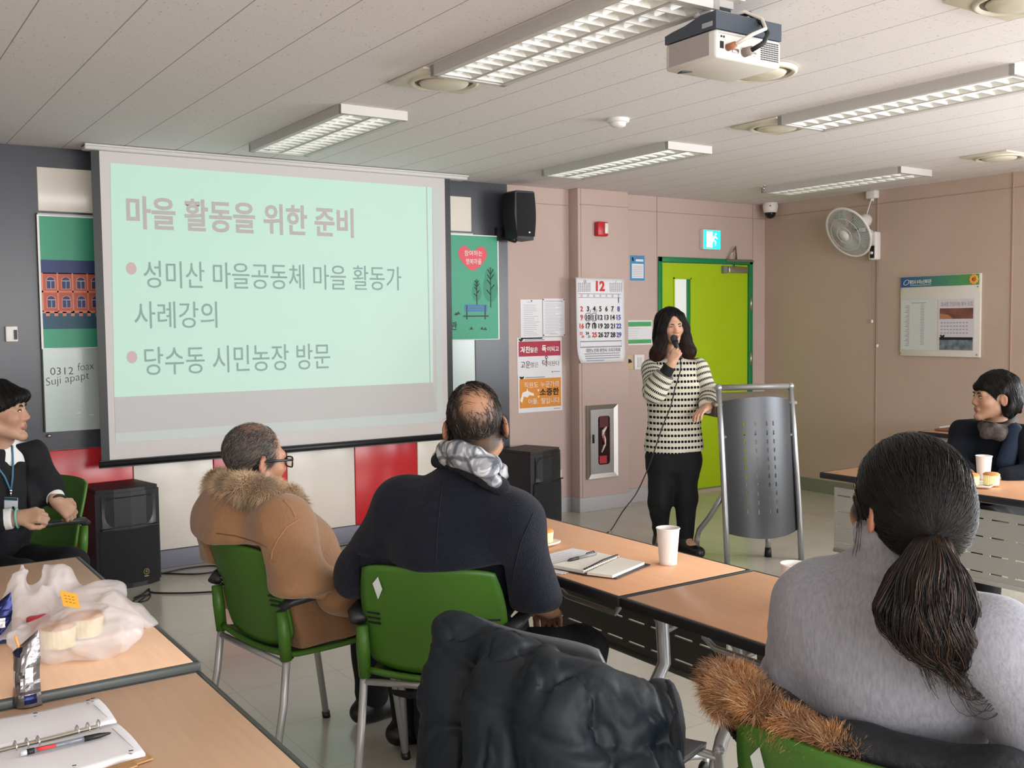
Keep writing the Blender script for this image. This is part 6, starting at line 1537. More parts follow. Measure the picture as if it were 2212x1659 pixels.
# fur collar: a soft roll with hair standing out of it
fc_ = Soft()
fpts = [A(648, 1092, 3.36), A(622, 1078, 3.28), A(580, 1066, 3.25), A(535, 1058, 3.27), A(492, 1054, 3.36), A(472, 1050, 3.48), A(478, 1042, 3.62), A(520, 1046, 3.66)]
fc_.chain(fpts, [.024, .031, .036, .038, .038, .036, .032, .028], .03, flat=(UZ, .9))
def fur_part(sf_, name, parent, count, L, cols, droop=.25, vox=.008, r=.0011, base='#7A5D42'):
    o, v_, f_ = soft_part(sf_, name, M_FUR, parent, vox, 1, lambda vv: np.tile(L3(base), (len(vv), 1)))
    N_ = normals(v_, f_); k = RNG.choice(len(v_), count); p = v_[k] + RNG.normal(0, .003, (count, 3)); n_ = N_[k]
    cl = vnoise(p.astype(F32), 18)[:, None] * .5; side = np.stack([vnoise(p.astype(F32), 22, 5), vnoise(p.astype(F32), 22, 15), vnoise(p.astype(F32), 22, 25)], 1)
    D = n_ * .8 + side * .9 + RNG.normal(0, .25, (count, 3)); D /= np.linalg.norm(D, axis=1, keepdims=True); ln = RNG.uniform(.6, 1.2, (count, 1)) * L
    t = np.linspace(0, 1, 5)[None, :, None]; path = p[:, None] + D[:, None] * ln[:, None] * t - np.array([0, 0, 1.0]) * (t ** 2) * ln[:, None] * droop
    so = strands(path, r, 'fur_pile', M_FUR, o, cols(p, count), .15); so['kind'] = 'stuff'; return o
fur_part(fc_, 'fur_collar', tan, 14000, .026, lambda p, n: np.clip(L3('#CDB08C')[None] * (1 + .55 * vnoise(p.astype(F32), 20, 3)[:, None]) * (1 + RNG.uniform(-.3, .3, (n, 1))), 0, 1), r=.0007)
legs_cloth(tan, J, cut=chair_cut(TAN_C, TAN_A)); shoes(tan, J)
# ------------------------------------------------------------------ woman in the grey sweater, pony tail, from behind
az = math.radians(14); f = V(math.cos(az), math.sin(az), 0); lf = V(-f[1], f[0], 0)
hc = A(1956, 1096, 1.74); Mh = head_frame(math.radians(74), .04, math.radians(2)); hs = .97
J = dict(pel=A(1905, 1640, 1.86), che=A(1930, 1400, 1.80), neck=A(1935, 1240, 1.755), sl=A(1768, 1312, 1.85), sr=A(2150, 1395, 1.60), el=A(1725, 1475, 1.90), er=A(2250, 1590, 1.60), wl=A(1790, 1500, 2.10), wr=A(2300, 1560, 1.80))
sit_legs(J, f, lf, J['pel'], .40)
sf = Soft(); add_body(sf, J, f, .95, True); add_head(sf, hc, Mh, hs, J['neck'] + UZ * .01, .050, True)
for q_, sd in (('l', -1), ('r', 1)): add_hand(sf, J['w' + q_], f * .95, -UZ, sd, (.3, .4, .3), .9)
CUT = chair_cut(PONY_C, PONY_A); sf.post.append(chair_cut(PONY_C, PONY_A, .012))
pony, vs, fs = person_root('person', 'woman in a grey turtleneck sweater with a dark pony tail, seen from behind', sf, .0055, hc, Mh, hs, '#B5876A', scalp=lambda q: (L3('#14110F')[None], sm01(q[:, 2] - .5 * (q[:, 1] + .02), -.085, -.05) * (q[:, 1] < .075) * (np.abs(q[:, 0]) < .079)))
face_parts(hc, Mh, hs, pony)
def sweater_mat(name, c, br=.17, sc=170):
    m = mat(name, c, .92, spec=.15, bump=.14, bscale=sc, sheen=.2); nt = m.node_tree; N = nt.nodes.new; Lk = nt.links.new
    tc = N('ShaderNodeTexCoord'); mp = N('ShaderNodeMapping'); mp.inputs['Scale'].default_value = (1.6, 1.6, .4); Lk(tc.outputs['Object'], mp.inputs[0])
    n = N('ShaderNodeTexNoise'); n.inputs['Scale'].default_value = 130; n.inputs['Detail'].default_value = 3; Lk(mp.outputs[0], n.inputs['Vector'])
    r = N('ShaderNodeMapRange'); r.inputs['From Min'].default_value = .3; r.inputs['From Max'].default_value = .7; r.inputs['To Min'].default_value = 1 - br; r.inputs['To Max'].default_value = 1 + br * .6; Lk(n.outputs['Fac'], r.inputs['Value'])
    x = N('ShaderNodeMix'); x.data_type = 'RGBA'; x.blend_type = 'MULTIPLY'; x.inputs['Factor'].default_value = 1; x.inputs['A'].default_value = lin(c); Lk(r.outputs[0], x.inputs['B']); Lk(x.outputs['Result'], nt.nodes['Principled BSDF'].inputs['Base Color']); return m
M_KNIT = sweater_mat('grey_knit', '#8E9099')
c = Soft(); c.cone(J['pel'], J['che'], .168, .162, .09, flat=(f, 1.3)).cone(J['che'], J['neck'] - UZ * .02, .158, .072, .09, flat=(f, 1.2)).cone(J['sl'], J['sr'], .066, .066, .06)
for s_ in 'lr': c.cone(J['s' + s_], J['e' + s_], .068, .062, .05); c.cone(J['e' + s_], J['w' + s_] - unit(J['w' + s_] - J['e' + s_]) * .01, .060, .042, .03)
c.post.append(folds(.006, (5, 5, 8), 11, .0006, .8))
def elbow_fold(P, d):
    t = (P - J['el'].astype(F32)); r = np.sqrt((t * t).sum(1)); w = np.exp(-(r / .09) ** 2)
    return d - F32(.006) * w * np.sin(P[:, 2] * 150 + 6 * vnoise(P, 12)).astype(F32)
c.post.append(elbow_fold); c.post.append(CUT)
soft_part(c, 'sweater', M_KNIT, pony, .006)
tn = Soft(); up = unit(hc - J['neck'])
n0 = J['neck'] - UZ * .005; n1 = J['neck'] + (hc - J['neck']) * .66
tn.cone(n0, n1, .079, .073, .01); tn.plane(n1 + up * .012 - Mh[:, 1] * .0, up + Mh[:, 1] * .0, .012)
tn.post.append(lambda P, d: d - F32(.006) * np.sin((P - n0.astype(F32)) @ up.astype(F32) * 95 + 2.5 * vnoise(P, 9)).astype(F32))
soft_part(tn, 'turtleneck', M_KNIT, pony, .005)
cap = Soft(); W = lambda x, y_, z: hc + Mh @ (V(x, y_, z) * hs)
def hell(s_, c_, r_, k=.03, op='u'): s_.ell(W(*c_), V(*r_) * hs, Mh, k, op)
hell(cap, (0, -.016, .036), (.083, .104, .096)); hell(cap, (0, -.045, -.02), (.072, .075, .07), .05)
cap.plane(W(0, 0, -.028), Mh @ V(0, .62, -.78), .02); cap.plane(W(0, .078, 0), Mh @ V(0, 1, -.25), .02)
HC = lambda vv: np.tile(L3('#0E0C0B'), (len(vv), 1))
ho, hv, hf = soft_part(cap, 'hair', M_HAIRB, pony, .005, 2, HC)
TIE = A(2012, 1140, 1.645)
root = pick(hv, np.ones(len(hv)), 5200)
def dirp(P, t): d = TIE - P; return d / np.linalg.norm(d, axis=1, keepdims=True)
dist = np.linalg.norm(root - TIE, axis=1)
flow_strands(cap, root, dirp, np.clip(dist * .98, .01, .16), 'hair_strands', M_HAIR, ho, 9, .0008, (.0008, .0045), tint(len(root), '#100D0C', .5, '#2B211B', .12), .10)
MB().tube([TIE + (Mh[:, 0] * math.cos(a) + Mh[:, 2] * .55 * math.sin(a)) * .022 for a in np.linspace(0, 2 * PI, 18, endpoint=False)], .009, mat('hair_tie', '#0C0B0D', .8), seg=8, closed=True).build('hair_tie', pony)
tp = [A(2012, 1142, 1.64), A(2012, 1175, 1.615), A(2005, 1235, 1.60), A(2000, 1310, 1.585), A(2010, 1375, 1.58), A(2040, 1425, 1.58), A(2075, 1455, 1.58)]
tr_ = [.016, .030, .058, .076, .068, .045, .02]
tail = Soft(); fl_ = unit(V(-.56, -.83, 0)); tail.chain(tp[:6], [.004, .012, .034, .049, .043, .010], .008, flat=(fl_, 1.7)); tail.post.append(folds(.008, (18, 18, 5), 8))
to, tv, tf = soft_part(tail, 'pony_tail', M_HAIRB, pony, .006, 2, HC)
n = 2600; m_ = 26; u_ = unit(V(.828, -.56, 0)); tt = np.linspace(0, 1, m_); seg_ = np.linspace(0, 1, len(tp)); TP = np.array(tp); path = np.stack([np.interp(tt, seg_, TP[:, k]) for k in range(3)], 1); rad = np.interp(tt, seg_, tr_)
th = RNG.uniform(0, 2 * PI, n); rr = np.sqrt(RNG.uniform(.42, 1.05, n)); ph = RNG.uniform(0, 2 * PI, (n, 2)); end = RNG.uniform(.66, 1.0, n)
PT = np.zeros((n, m_, 3))
clump = np.floor(th / (2 * PI) * 9) * .7
for i in range(m_):
    tq = np.minimum(tt[i] * end, 1); pc = np.stack([np.interp(tq, tt, path[:, k]) for k in range(3)], 1); rq = np.interp(tq, tt, rad); rq = np.maximum(rq, .03 * (tq > .8))
    wv = .012 * tq * np.sin(tq * 15 + clump * 3 + ph[:, 0] * .3); wz = .008 * tq * np.cos(tq * 13 + clump * 5 + ph[:, 1] * .4)
    PT[:, i] = pc + u_ * (np.cos(th) * rr * rq + wv)[:, None] + fl_ * (np.sin(th) * rr * rq * .72 + .5 * wz)[:, None] + UZ * (wz + (tq > .85) * (tq - .85) * .25 * np.cos(ph[:, 0]))[:, None]
strands(PT, RNG.uniform(.0006, .0012, n), 'tail_strands', M_HAIR, to, tint(n, '#16100E', .5, '#452C20', .18), .4)
cl = []
for k in range(26):
    s0 = A(RNG.uniform(2075, 2115), RNG.uniform(1370, 1440), 1.575); R_ = RNG.uniform(.018, .04)
    ang = np.linspace(1.5, -3.2 + RNG.uniform(-.6, .6), 14); cl.append([s0 + u_ * (R_ * np.cos(a) + .012) + UZ * (R_ * 1.5 * np.sin(a) - .03) + fl_ * .01 for a in ang])
strands(np.array(cl), .0010, 'stray_curls', M_HAIR, to, tint(len(cl), '#1A1210', .4), .4)
cl = []
for k in range(22):
    a0 = A(RNG.uniform(1842, 1856), RNG.uniform(1040, 1080), 1.74 + RNG.uniform(-.02, .02)); b0 = RNG.uniform(-.006, .012); cl.append([a0 + UZ * (-.10 * t) + u_ * (.008 * math.sin(t * 3) + b0 * t) for t in np.linspace(0, 1, 8)])
strands(np.array(cl), .0007, 'side_wisps', M_HAIR, ho, tint(len(cl), '#15100E', .4), .3)
legs_cloth(pony, J, cut=CUT); shoes(pony, J)

# ------------------------------------------------------------------ woman speaking with the microphone
sp0 = V(4.64, 4.84, 0); az = math.radians(-128); f = V(math.cos(az), math.sin(az), 0); lf = V(-f[1], f[0], 0)
hc = A(1450, 705, 6.60); hs = .91; Mh = head_frame(math.radians(-112), -.05, math.radians(3))
J = dict(pel=A(1455, 975, 6.60), che=A(1458, 850, 6.60), neck=A(1453, 775, 6.62), sl=A(1508, 795, 6.60), sr=A(1408, 797, 6.58), el=A(1533, 852, 6.55), er=A(1414, 846, 6.42), wl=A(1528, 880, 6.42), wr=A(1451, 784, 6.36))
J['hl'] = A(1478, 995, 6.60); J['hr'] = A(1432, 995, 6.60); J['kl'] = A(1482, 1080, 6.57); J['kr'] = A(1424, 1082, 6.57)
J['al'] = A(1480, 1160, 6.60); J['ar'] = A(1428, 1152, 6.68); J['al'][2] = .09; J['ar'][2] = .09
J['tl'] = J['al'] + unit(f * .9 + lf * .5) * .15 - UZ * .05; J['tr'] = J['ar'] + unit(f + lf * -.1) * .15 - UZ * .05
sf = Soft(); add_body(sf, J, f, .92, True); add_head(sf, hc, Mh, hs, J['neck'], .048, True, ear=False)
HR = A(1454, 752, 6.335)      # the fist round the microphone
rt_ = unit(V(.828, -.56, 0)); aw_ = unit(V(.56, .83, 0)); add_hand(sf, J['wr'], unit(UZ * .85 + rt_ * .38), unit(aw_ * .9 + rt_ * .35), 1, (1.05, 1.15, .7), .90, (.55, .7), .002, .003)
add_hand(sf, J['wl'], unit(f * .6 - UZ * .25 - lf * .6), -UZ, -1, (.35, .5, .3), .9)
speaker, vs, fs = person_root('person', 'woman with long brown hair in a checked sweater speaking into a microphone', sf, .0042, hc, Mh, hs, '#C69A80', '#9A5650', scalp=lambda q: (L3('#1D1512')[None], sm01(q[:, 2] + .2 * np.abs(q[:, 0]), .085, .10)), it=1)
face_parts(hc, Mh, hs, speaker, '#2B1C16', .45)
# sweater with rows of black woven dashes
def dash_mat():
    m = mat('dash_knit', '#C9C5B4', .9, spec=.15, bump=.3, bscale=300); nt = m.node_tree; N = nt.nodes.new; Lk = nt.links.new
    at_ = N('ShaderNodeAttribute'); at_.attribute_name = 'pat'; s_ = N('ShaderNodeSeparateXYZ'); Lk(at_.outputs['Vector'], s_.inputs[0])
    def mm(op, a, b=None):
        q = N('ShaderNodeMath'); q.operation = op
        for i, x in enumerate((a, b)):
            if x is None: continue
            if isinstance(x, (int, float)): q.inputs[i].default_value = x
            else: Lk(x, q.inputs[i])
        return q.outputs[0]
    du = mm('ABSOLUTE', mm('SUBTRACT', mm('FRACT', s_.outputs[0]), .5)); dv = mm('ABSOLUTE', mm('SUBTRACT', mm('FRACT', s_.outputs[1]), .5))
    r = mm('ADD', mm('POWER', mm('DIVIDE', du, .38), 4.0), mm('POWER', mm('DIVIDE', dv, .21), 4.0)); k = mm('LESS_THAN', r, 1.0)
    x = N('ShaderNodeMix'); x.data_type = 'RGBA'; x.inputs['A'].default_value = lin('#CFCBBA'); x.inputs['B'].default_value = lin('#141416'); Lk(k, x.inputs['Factor']); Lk(x.outputs['Result'], nt.nodes['Principled BSDF'].inputs['Base Color']); return m
M_DASH = dash_mat()
def pat_axis(o, ax, ref, pu, pv):
    ax = unit(ax); r1 = unit(ref - ax * (ref @ ax)); r2 = np.cross(ax, r1)
    def fn(vv):
        q = vv - o; v_ = q @ ax; a = np.arctan2(q @ r2, q @ r1); return np.stack([a * .13 / pu, v_ / pv, v_ * 0], 1)
    return fn
hem = A(1455, 965, 6.60)
c = Soft(); c.cone(hem, J['che'], .178, .165, .08, flat=(f, 1.35)).cone(J['che'], J['neck'], .155, .06, .08, flat=(f, 1.3)).cone(J['sl'], J['sr'], .060, .060, .06)
c.cone(A(1455, 990, 6.6), hem, .182, .178, .05, flat=(f, 1.35))
c.plane(A(1455, 972, 6.60), V(.05, 0, -1), .004); c.plane(J['neck'] + UZ * .012, UZ, .01); c.post.append(folds(.006, (6, 6, 2.5), 6))
soft_part(c, 'sweater', M_DASH, speaker, .006, 2, None, lambda vv: np.stack([((vv - J['che']) @ lf) / .0215, vv[:, 2] / .038, vv[:, 2] * 0], 1))
for s_, rs, we in (('r', (.066, .062, .058), .62), ('l', (.064, .058, .056), .88)):
    c = Soft(); e_ = J['e' + s_]; w_ = J['w' + s_]; wend = e_ + (w_ - e_) * we
    c.cone(J['s' + s_], e_, rs[0], rs[1], .03).cone(e_, wend, rs[1], rs[2], .05); c.plane(wend, w_ - e_, .006); c.post.append(folds(.005, (10, 10, 10), 9))
    A1 = pat_axis(J['s' + s_], e_ - J['s' + s_], f, .0215, .038); A2 = pat_axis(e_, w_ - e_, f, .0215, .038)
    def vec(vv, e_=e_, a=A1, b=A2, s0=J['s' + s_], w_=w_):
        da = np.abs(((vv - e_) @ unit(s0 - e_))); k = ((vv - e_) @ unit(w_ - e_) > (vv - e_) @ unit(s0 - e_))[:, None]; return np.where(k, b(vv), a(vv))
    soft_part(c, 'sleeve', M_DASH, speaker, .0055, 2, None, vec)
cf_ = Soft(); e_, w_ = J['er'], J['wr']; cf_.cone(e_ + (w_ - e_) * .5, e_ + (w_ - e_) * .93, .042, .038, .01); cf_.plane(e_ + (w_ - e_) * .90, w_ - e_, .006); soft_part(cf_, 'undershirt_cuff', mat('black_jersey', '#101114', .85), speaker, .005)
tr2 = Soft(); tr2.ell(J['pel'] + UZ * .02, (.150, .112, .15), np.stack([lf, f, UZ], 1), .05).cone(J['hl'], J['hr'], .105, .105, .06).cone(J['pel'], (J['hl'] + J['hr']) / 2, .13, .12, .06, flat=(f, 1.25))
for q in 'lr': tr2.cone(J['h' + q], J['k' + q], .095, .068, .05); tr2.cone(J['k' + q], J['a' + q] + UZ * .03, .070, .050, .03)
tr2.post.append(folds(.005, (9, 9, 14), 2)); tr2.plane(V(0, 0, 1.0), UZ); soft_part(tr2, 'trousers', M_TROU, speaker, .006)
for q in 'lr':
    s = Soft(); a, t = J['a' + q], J['t' + q]; s.chain([a + UZ * .16, a - UZ * .02, V(a[0], a[1], .05)], [.050, .048, .048], .03); s.cone(V(a[0], a[1], .045), V(t[0], t[1], .038), .046, .040, .03); s.plane(V(0, 0, .012), -UZ); b_, _, _ = soft_part(s, 'boot', M_SHOE, speaker, .006)
    MB().prism([(-.05, -.04), (.0, -.045), (.13, -.042), (.17, -.02), (.17, .02), (.13, .042), (0, .045), (-.05, .04)], V(a[0], a[1], 0), unit((t - a) * V(1, 1, 0)), np.cross(UZ, unit((t - a) * V(1, 1, 0))), UZ, .016, mat('boot_sole', '#3A3A3C', .6)).build('sole', b_)
# long hair: cap, back fall and two side falls
W = lambda x, y_, z: hc + Mh @ (V(x, y_, z) * hs)
hr = Soft(); hell(hr, (0, -.018, .040), (.086, .106, .098)); 
hr.chain([W(0, -.07, .02), W(0, -.085, -.08), W(0, -.075, -.20)], [.075, .082, .080], .05, flat=(Mh[:, 1], 1.5))
hr.ell(W(0.006, .085, -.015), V(.050, .075, .092) * hs, Mh, .02, 's')
for s_ in (-1, 1):
    hr.chain([W(s_ * .060, .045, .07), W(s_ * .080, .035, -.02), W(s_ * .090, .03, -.10), W(s_ * (.105 if s_ < 0 else .125), .035, -.18), W(s_ * (.112 if s_ < 0 else .160), .035, -.26)], [.024, .030, .036, .044, .026], .025, flat=(Mh[:, 1], 1.1))
hr.post.append(folds(.005, (16, 16, 5), 12))
def hcol(vv):
    q = ((vv - hc) @ Mh)[:, 2]; t = sm01(-q, .02, .22)[:, None]; return L3('#120C0A')[None] * (1 - t) + L3('#3A1F17')[None] * t
ho, hv, hf = soft_part(hr, 'hair', M_HAIRB, speaker, .005, 2, hcol)
root = pick(hv, np.ones(len(hv)), 3000)
def dirs(P, t): 
    q = (P - hc) @ Mh; d = np.stack([np.sign(q[:, 0]) * (.35 + .25 * np.sin(q[:, 2] * 40)), -.1 + 0 * q[:, 0], -1 + 0 * q[:, 0]], 1); return d @ Mh.T
flow_strands(hr, root, dirs, RNG.uniform(.04, .11, len(root)), 'hair_strands', M_HAIR, ho, 8, .0010, (.001, .005), hcol(root) * RNG.uniform(.5, 1.7, (len(root), 1)), .15)
# microphone and its lead
mic = thing('microphone', 'black corded microphone held at the mouth of the speaking woman', 'microphone', tuple(HR))
mtop = A(1456, 731, 6.43); mbot = A(1470, 776, 6.385); md = unit(mbot - mtop)
MB().sphere(mtop, .024, mat('mic_mesh', '#54545A', .4, metal=.7, bump=.8, bscale=900), 16, 12).build('grille', mic)
MB().tube([mtop + md * .02, mtop + md * .045, mbot], [.022, .017, .013], M_BLACK, seg=14).build('handle', mic)
cp = [mbot, A(1470, 800, 6.34), A(1458, 840, 6.28), A(1448, 880, 6.30), A(1430, 925, 6.32), A(1408, 990, 6.36), A(1392, 1030, 6.40), A(1372, 1070, 6.42)]
e1 = A(1345, 1105, 6.42); cp += [e1]; g1 = at(1322, 1142, z=.02); g2 = at(1310, 1152, z=.006); g3 = at(1285, 1170, z=.006); cp += [g1, g2, g3, at(1240, 1190, z=.006)]
Q = []
for i in range(len(cp) - 1):
    p0, p1, p2, p3 = cp[max(i - 1, 0)], cp[i], cp[i + 1], cp[min(i + 2, len(cp) - 1)]
    for k in range(5):
        u = k / 5; Q.append(.5 * ((2 * p1) + (-p0 + p2) * u + (2 * p0 - 5 * p1 + 4 * p2 - p3) * u * u + (-p0 + 3 * p1 - 3 * p2 + p3) * u ** 3))
MB().tube(Q, .0042, M_CABLE if 'M_CABLE' in globals() else M_CAB, seg=6).build('cable', mic)

# ------------------------------------------------------------------ short-haired woman at the far table
az = math.radians(185); f = V(math.cos(az), math.sin(az), 0); lf = V(-f[1], f[0], 0)
hc = A(2147, 858, 5.20); hs = .98; Mh = head_frame(math.radians(146), .05, 0)
J = dict(pel=A(2165, 1105, 5.32), che=A(2160, 985, 5.27), neck=A(2152, 918, 5.25), sl=A(2225, 950, 5.10), sr=A(2085, 935, 5.36), el=A(2238, 1025, 4.98), er=A(2062, 985, 5.28), wl=A(2165, 1032, 4.95), wr=A(2088, 1020, 5.08))
sit_legs(J, f, lf, J['pel'], .40)
sf = Soft(); add_body(sf, J, f, .93, True); add_head(sf, hc, Mh, hs, J['neck'], .048, True)
add_hand(sf, J['wr'], unit(f * .8 + lf * .5), -UZ, 1, (.3, .4, .3), .9); add_hand(sf, J['wl'], unit(f * .3 - lf * .9), -UZ, -1, (.3, .4, .3), .9)
CUT = chair_cut((5.22, 2.86, 0), math.radians(180)); sf.post.append(chair_cut((5.22, 2.86, 0), math.radians(180), .012))
shortw, vs, fs = person_root('person', 'short-haired woman in dark blue clothes sitting at the far table in profile', sf, .005, hc, Mh, hs, '#AE8A72', '#96645A', it=1)
face_parts(hc, Mh, hs, shortw, '#1D1512', .3)
M_DBLUE = mat('dark_blue_knit', '#10161F', .85, spec=.2, bump=.3, bscale=200); M_VEST = mat('blue_vest', '#14263F', .8, bump=.3, bscale=150)
c = Soft(); c.cone(J['pel'], J['che'], .165, .150, .08, flat=(f, 1.25)).cone(J['che'], J['neck'], .15, .07, .08, flat=(f, 1.2)).cone(J['sl'], J['sr'], .066, .066, .06)
for s_ in 'lr': c.cone(J['s' + s_], J['e' + s_], .072, .060, .05); c.cone(J['e' + s_], J['w' + s_] - unit(J['w' + s_] - J['e' + s_]) * .02, .060, .045, .03)
c.plane(J['neck'] + UZ * .02, UZ, .01); c.post.append(folds(.006, (7, 7, 6), 5)); c.post.append(CUT); soft_part(c, 'blouse', M_DBLUE, shortw, .007)
vst = Soft(); q = f * .07
for a_, b_ in (((2192, 930), (2172, 1000)),): vst.cone(A(*a_, 5.10), A(*b_, 5.08), .040, .046, .03, flat=(f, 1.8))
soft_part(vst, 'vest', M_VEST, shortw, .007)
scw = Soft(); scw.chain([A(2188, 905, 5.26), A(2180, 925, 5.16), A(2158, 938, 5.10), A(2132, 936, 5.13), A(2122, 920, 5.24)], [.024, .028, .030, .028, .022], .02); scw.chain([A(2172, 925, 5.17), A(2150, 925, 5.12), A(2130, 922, 5.17)], [.02, .022, .02], .01)
scw.post.append(folds(.004, (20, 20, 30), 3)); soft_part(scw, 'scarf', mat('brown_grey_scarf', '#4A4340', .9, bump=.25, bscale=220, var=.4, vscale=90), shortw, .006)
W = lambda x, y_, z: hc + Mh @ (V(x, y_, z) * hs)
hr = Soft(); hell(hr, (0, -.022, .042), (.090, .112, .102)); hell(hr, (0, -.062, -.03), (.086, .070, .085), .05)
hr.plane(W(0, .02, -.012), Mh @ V(0, .62, -.60), .02)
for s_ in (-1, 1): hr.chain([W(s_ * .075, .0, .03), W(s_ * .080, -.035, -.04), W(s_ * .076, -.03, -.078)], [.022, .026, .014], .02); None
hr.chain([W(-.05, .075, .055), W(0, .092, .048), W(.05, .072, .050)], [.014, .012, .013], .02); hr.cone(W(.062, .052, .05), W(.074, .040, .0), .014, .008, .015); hr.cone(W(0, -.12, -.05), W(0, -.142, -.068), .03, .006, .02)
[hr.ell(W(x_, -.004, -.012), V(.034, .030, .040) * hs, Mh, .012, 's') for x_ in (-.088, .088)]; hr.post.append(folds(.004, (22, 22, 8), 6))
ho, hv, hf = soft_part(hr, 'hair', M_HAIRB, shortw, .005, 2, HC)
qh = (hv - hc) @ Mh / hs; root = pick(hv, ((np.abs(qh[:, 1] + .004) > .034) | (qh[:, 2] > .045) | (qh[:, 2] < -.07)) * 1.0, 1500)
flow_strands(hr, root, lambda P, t: np.stack([((P - hc) @ Mh)[:, 0] * 3, -.35 + 0 * P[:, 0], -1 + 0 * P[:, 0]], 1) @ Mh.T, RNG.uniform(.02, .06, len(root)), 'hair_strands', M_HAIR, ho, 6, .001, (.0005, .003), tint(len(root), '#0F0D0C', .4), .15)
legs_cloth(shortw, J, cut=CUT); shoes(shortw, J)

# ------------------------------------------------------------------ young man in the dark suit at the left
az = math.radians(-62); f = V(math.cos(az), math.sin(az), 0); lf = V(-f[1], f[0], 0)
hc = A(0, 891, 4.25); hs = 1.02; Mh = head_frame(math.radians(-26), .08, 0)
J = dict(pel=A(-35, 1215, 4.38), che=A(-5, 1080, 4.34), neck=A(-2, 972, 4.30), sl=A(62, 988, 4.38), sr=A(-80, 1005, 4.20), el=A(106, 1055, 4.46), er=A(-58, 1130, 4.08), wl=A(124, 1084, 4.42), wr=A(38, 1119, 4.12))
sit_legs(J, f, lf, J['pel'], .40)
sf = Soft(); add_body(sf, J, f); add_head(sf, hc, Mh, hs, J['neck'], .055)
ux_ = unit(V(.828, -.56, 0)); fw_ = unit(V(.56, .83, 0))
add_hand(sf, J['wr'], unit(ux_ * .95 + fw_ * .2 + UZ * .12), unit(-UZ * .5 + fw_ * .85), -1, (1.0, 1.15, .6), .98, (.3, .6), .002)
add_hand(sf, J['wl'], unit(ux_ * .35 - UZ * .55 + fw_ * .4), unit(-ux_ * .3 - UZ * .5 + fw_ * .7), 1, (.6, .8, .5), .98, (.2, .4), .003)
young, vs, fs = person_root('person', 'young man in a dark suit with a lanyard, cut by the left picture edge', sf, .0045, hc, Mh, hs, '#AE8870', '#94645A', it=1)
face_parts(hc, Mh, hs, young, '#1D1512', .2, .0040)
M_SUIT = mat('dark_suit', '#17181C', .8, spec=.25, bump=.2, bscale=220); M_VESTK = mat('black_knit_vest', '#0E0F12', .9, bump=.3, bscale=200); M_SHIRT = mat('white_shirt', '#DEDDDB', .75)
c = Soft(); c.cone(J['pel'], J['che'], .17, .165, .08, flat=(f, 1.25)).cone(J['che'], J['neck'] - UZ * .02, .155, .075, .08, flat=(f, 1.2)).cone(J['sl'], J['sr'], .068, .068, .06)
for s_ in 'lr': c.cone(J['s' + s_], J['e' + s_], .074, .064, .05); c.cone(J['e' + s_], J['w' + s_] - unit(J['w' + s_] - J['e' + s_]) * .075, .060, .048, .03)
c.plane(J['neck'] - UZ * .005, UZ - f * .5, .01)
c.ell(J['che'] + f * .13 + UZ * .0, (.055, .055, .26), None, .02, 's'); c.post.append(folds(.006, (7, 7, 6), 13)); soft_part(c, 'suit_jacket', M_SUIT, young, .0065)
JT = dict(J, el=J['sl'] + UZ * .001, er=J['sr'] + UZ * .001, wl=J['sl'] + UZ * .002, wr=J['sr'] + UZ * .002)
v_ = Soft(); add_body(v_, JT, f); v_.cone(J['che'], J['neck'] - UZ * .03, .13, .075, .06, flat=(f, 1.25)); v_.post.append(lambda P, d: d - F32(.015))
v_.plane(J['neck'] - UZ * .022, unit(UZ * .8 + f * .40), .006); v_.ell(J['neck'] + f * .09 - UZ * .03, (.040, .040, .06), None, .01, 's')
for s_, g_ in (('l', 1), ('r', -1)): v_.plane(J['s' + s_], lf * g_, .01)
v_.plane(J['pel'] - UZ * .02, -UZ, .01); soft_part(v_, 'knit_vest', M_VESTK, young, .007)
sh = Soft(); up = unit(hc - J['neck']); add_body(sh, JT, f); sh.cone(J['neck'] - up * .02, J['neck'] + up * .03 - f * .008, .066, .060, .02); sh.post.append(lambda P, d: d - F32(.0075))
sh.plane(J['neck'] + up * .028, unit(up - f * .55), .005); sh.plane(J['che'] - UZ * .16, -UZ, .01)
for s_, g_ in (('l', 1), ('r', -1)): sh.plane(J['s' + s_], lf * g_, .01)
sh.ell(J['neck'] + f * .10 + up * .035, (.016, .016, .05), None, .008, 's'); soft_part(sh, 'shirt', M_SHIRT, young, .005)
def on(px, py, lift=.004):
    best = None
    for q_ in (c, v_, sh):
        p = q_.trace(px, py, 2.5, 6.0)
        if p is not None and (best is None or np.linalg.norm(p - V(0, 0, CAM_H)) < np.linalg.norm(best - V(0, 0, CAM_H))): best = p
    p = A(px, py, 4.2) if best is None else best
    return p - unit(p - V(0, 0, CAM_H)) * lift
for s_, r_ in (('l', .042), ('r', .044)):
    d_ = unit(J['w' + s_] - J['e' + s_]); k = Soft(); k.cone(J['w' + s_] - d_ * .075, J['w' + s_] - d_ * .0, r_, r_ * .95, .01); k.plane(J['w' + s_] - d_ * .016, d_, .004); soft_part(k, 'shirt_cuff', M_SHIRT, young, .005)
d_ = unit(J['wr'] - J['er']); b1 = unit(np.cross(d_, UZ)); b2 = np.cross(d_, b1)
MB().tube([J['wr'] - d_ * .002 + (b1 * math.cos(a) + b2 * math.sin(a)) * .034 for a in np.linspace(0, 2 * PI, 20, endpoint=False)], .008, mat('wristband_teal', '#6FB7AE', .6), seg=8, closed=True, flat=(.5, 1.2)).build('wristband', young)
d_ = unit(J['wl'] - J['el']); b1 = unit(np.cross(d_, UZ)); b2 = np.cross(d_, b1)
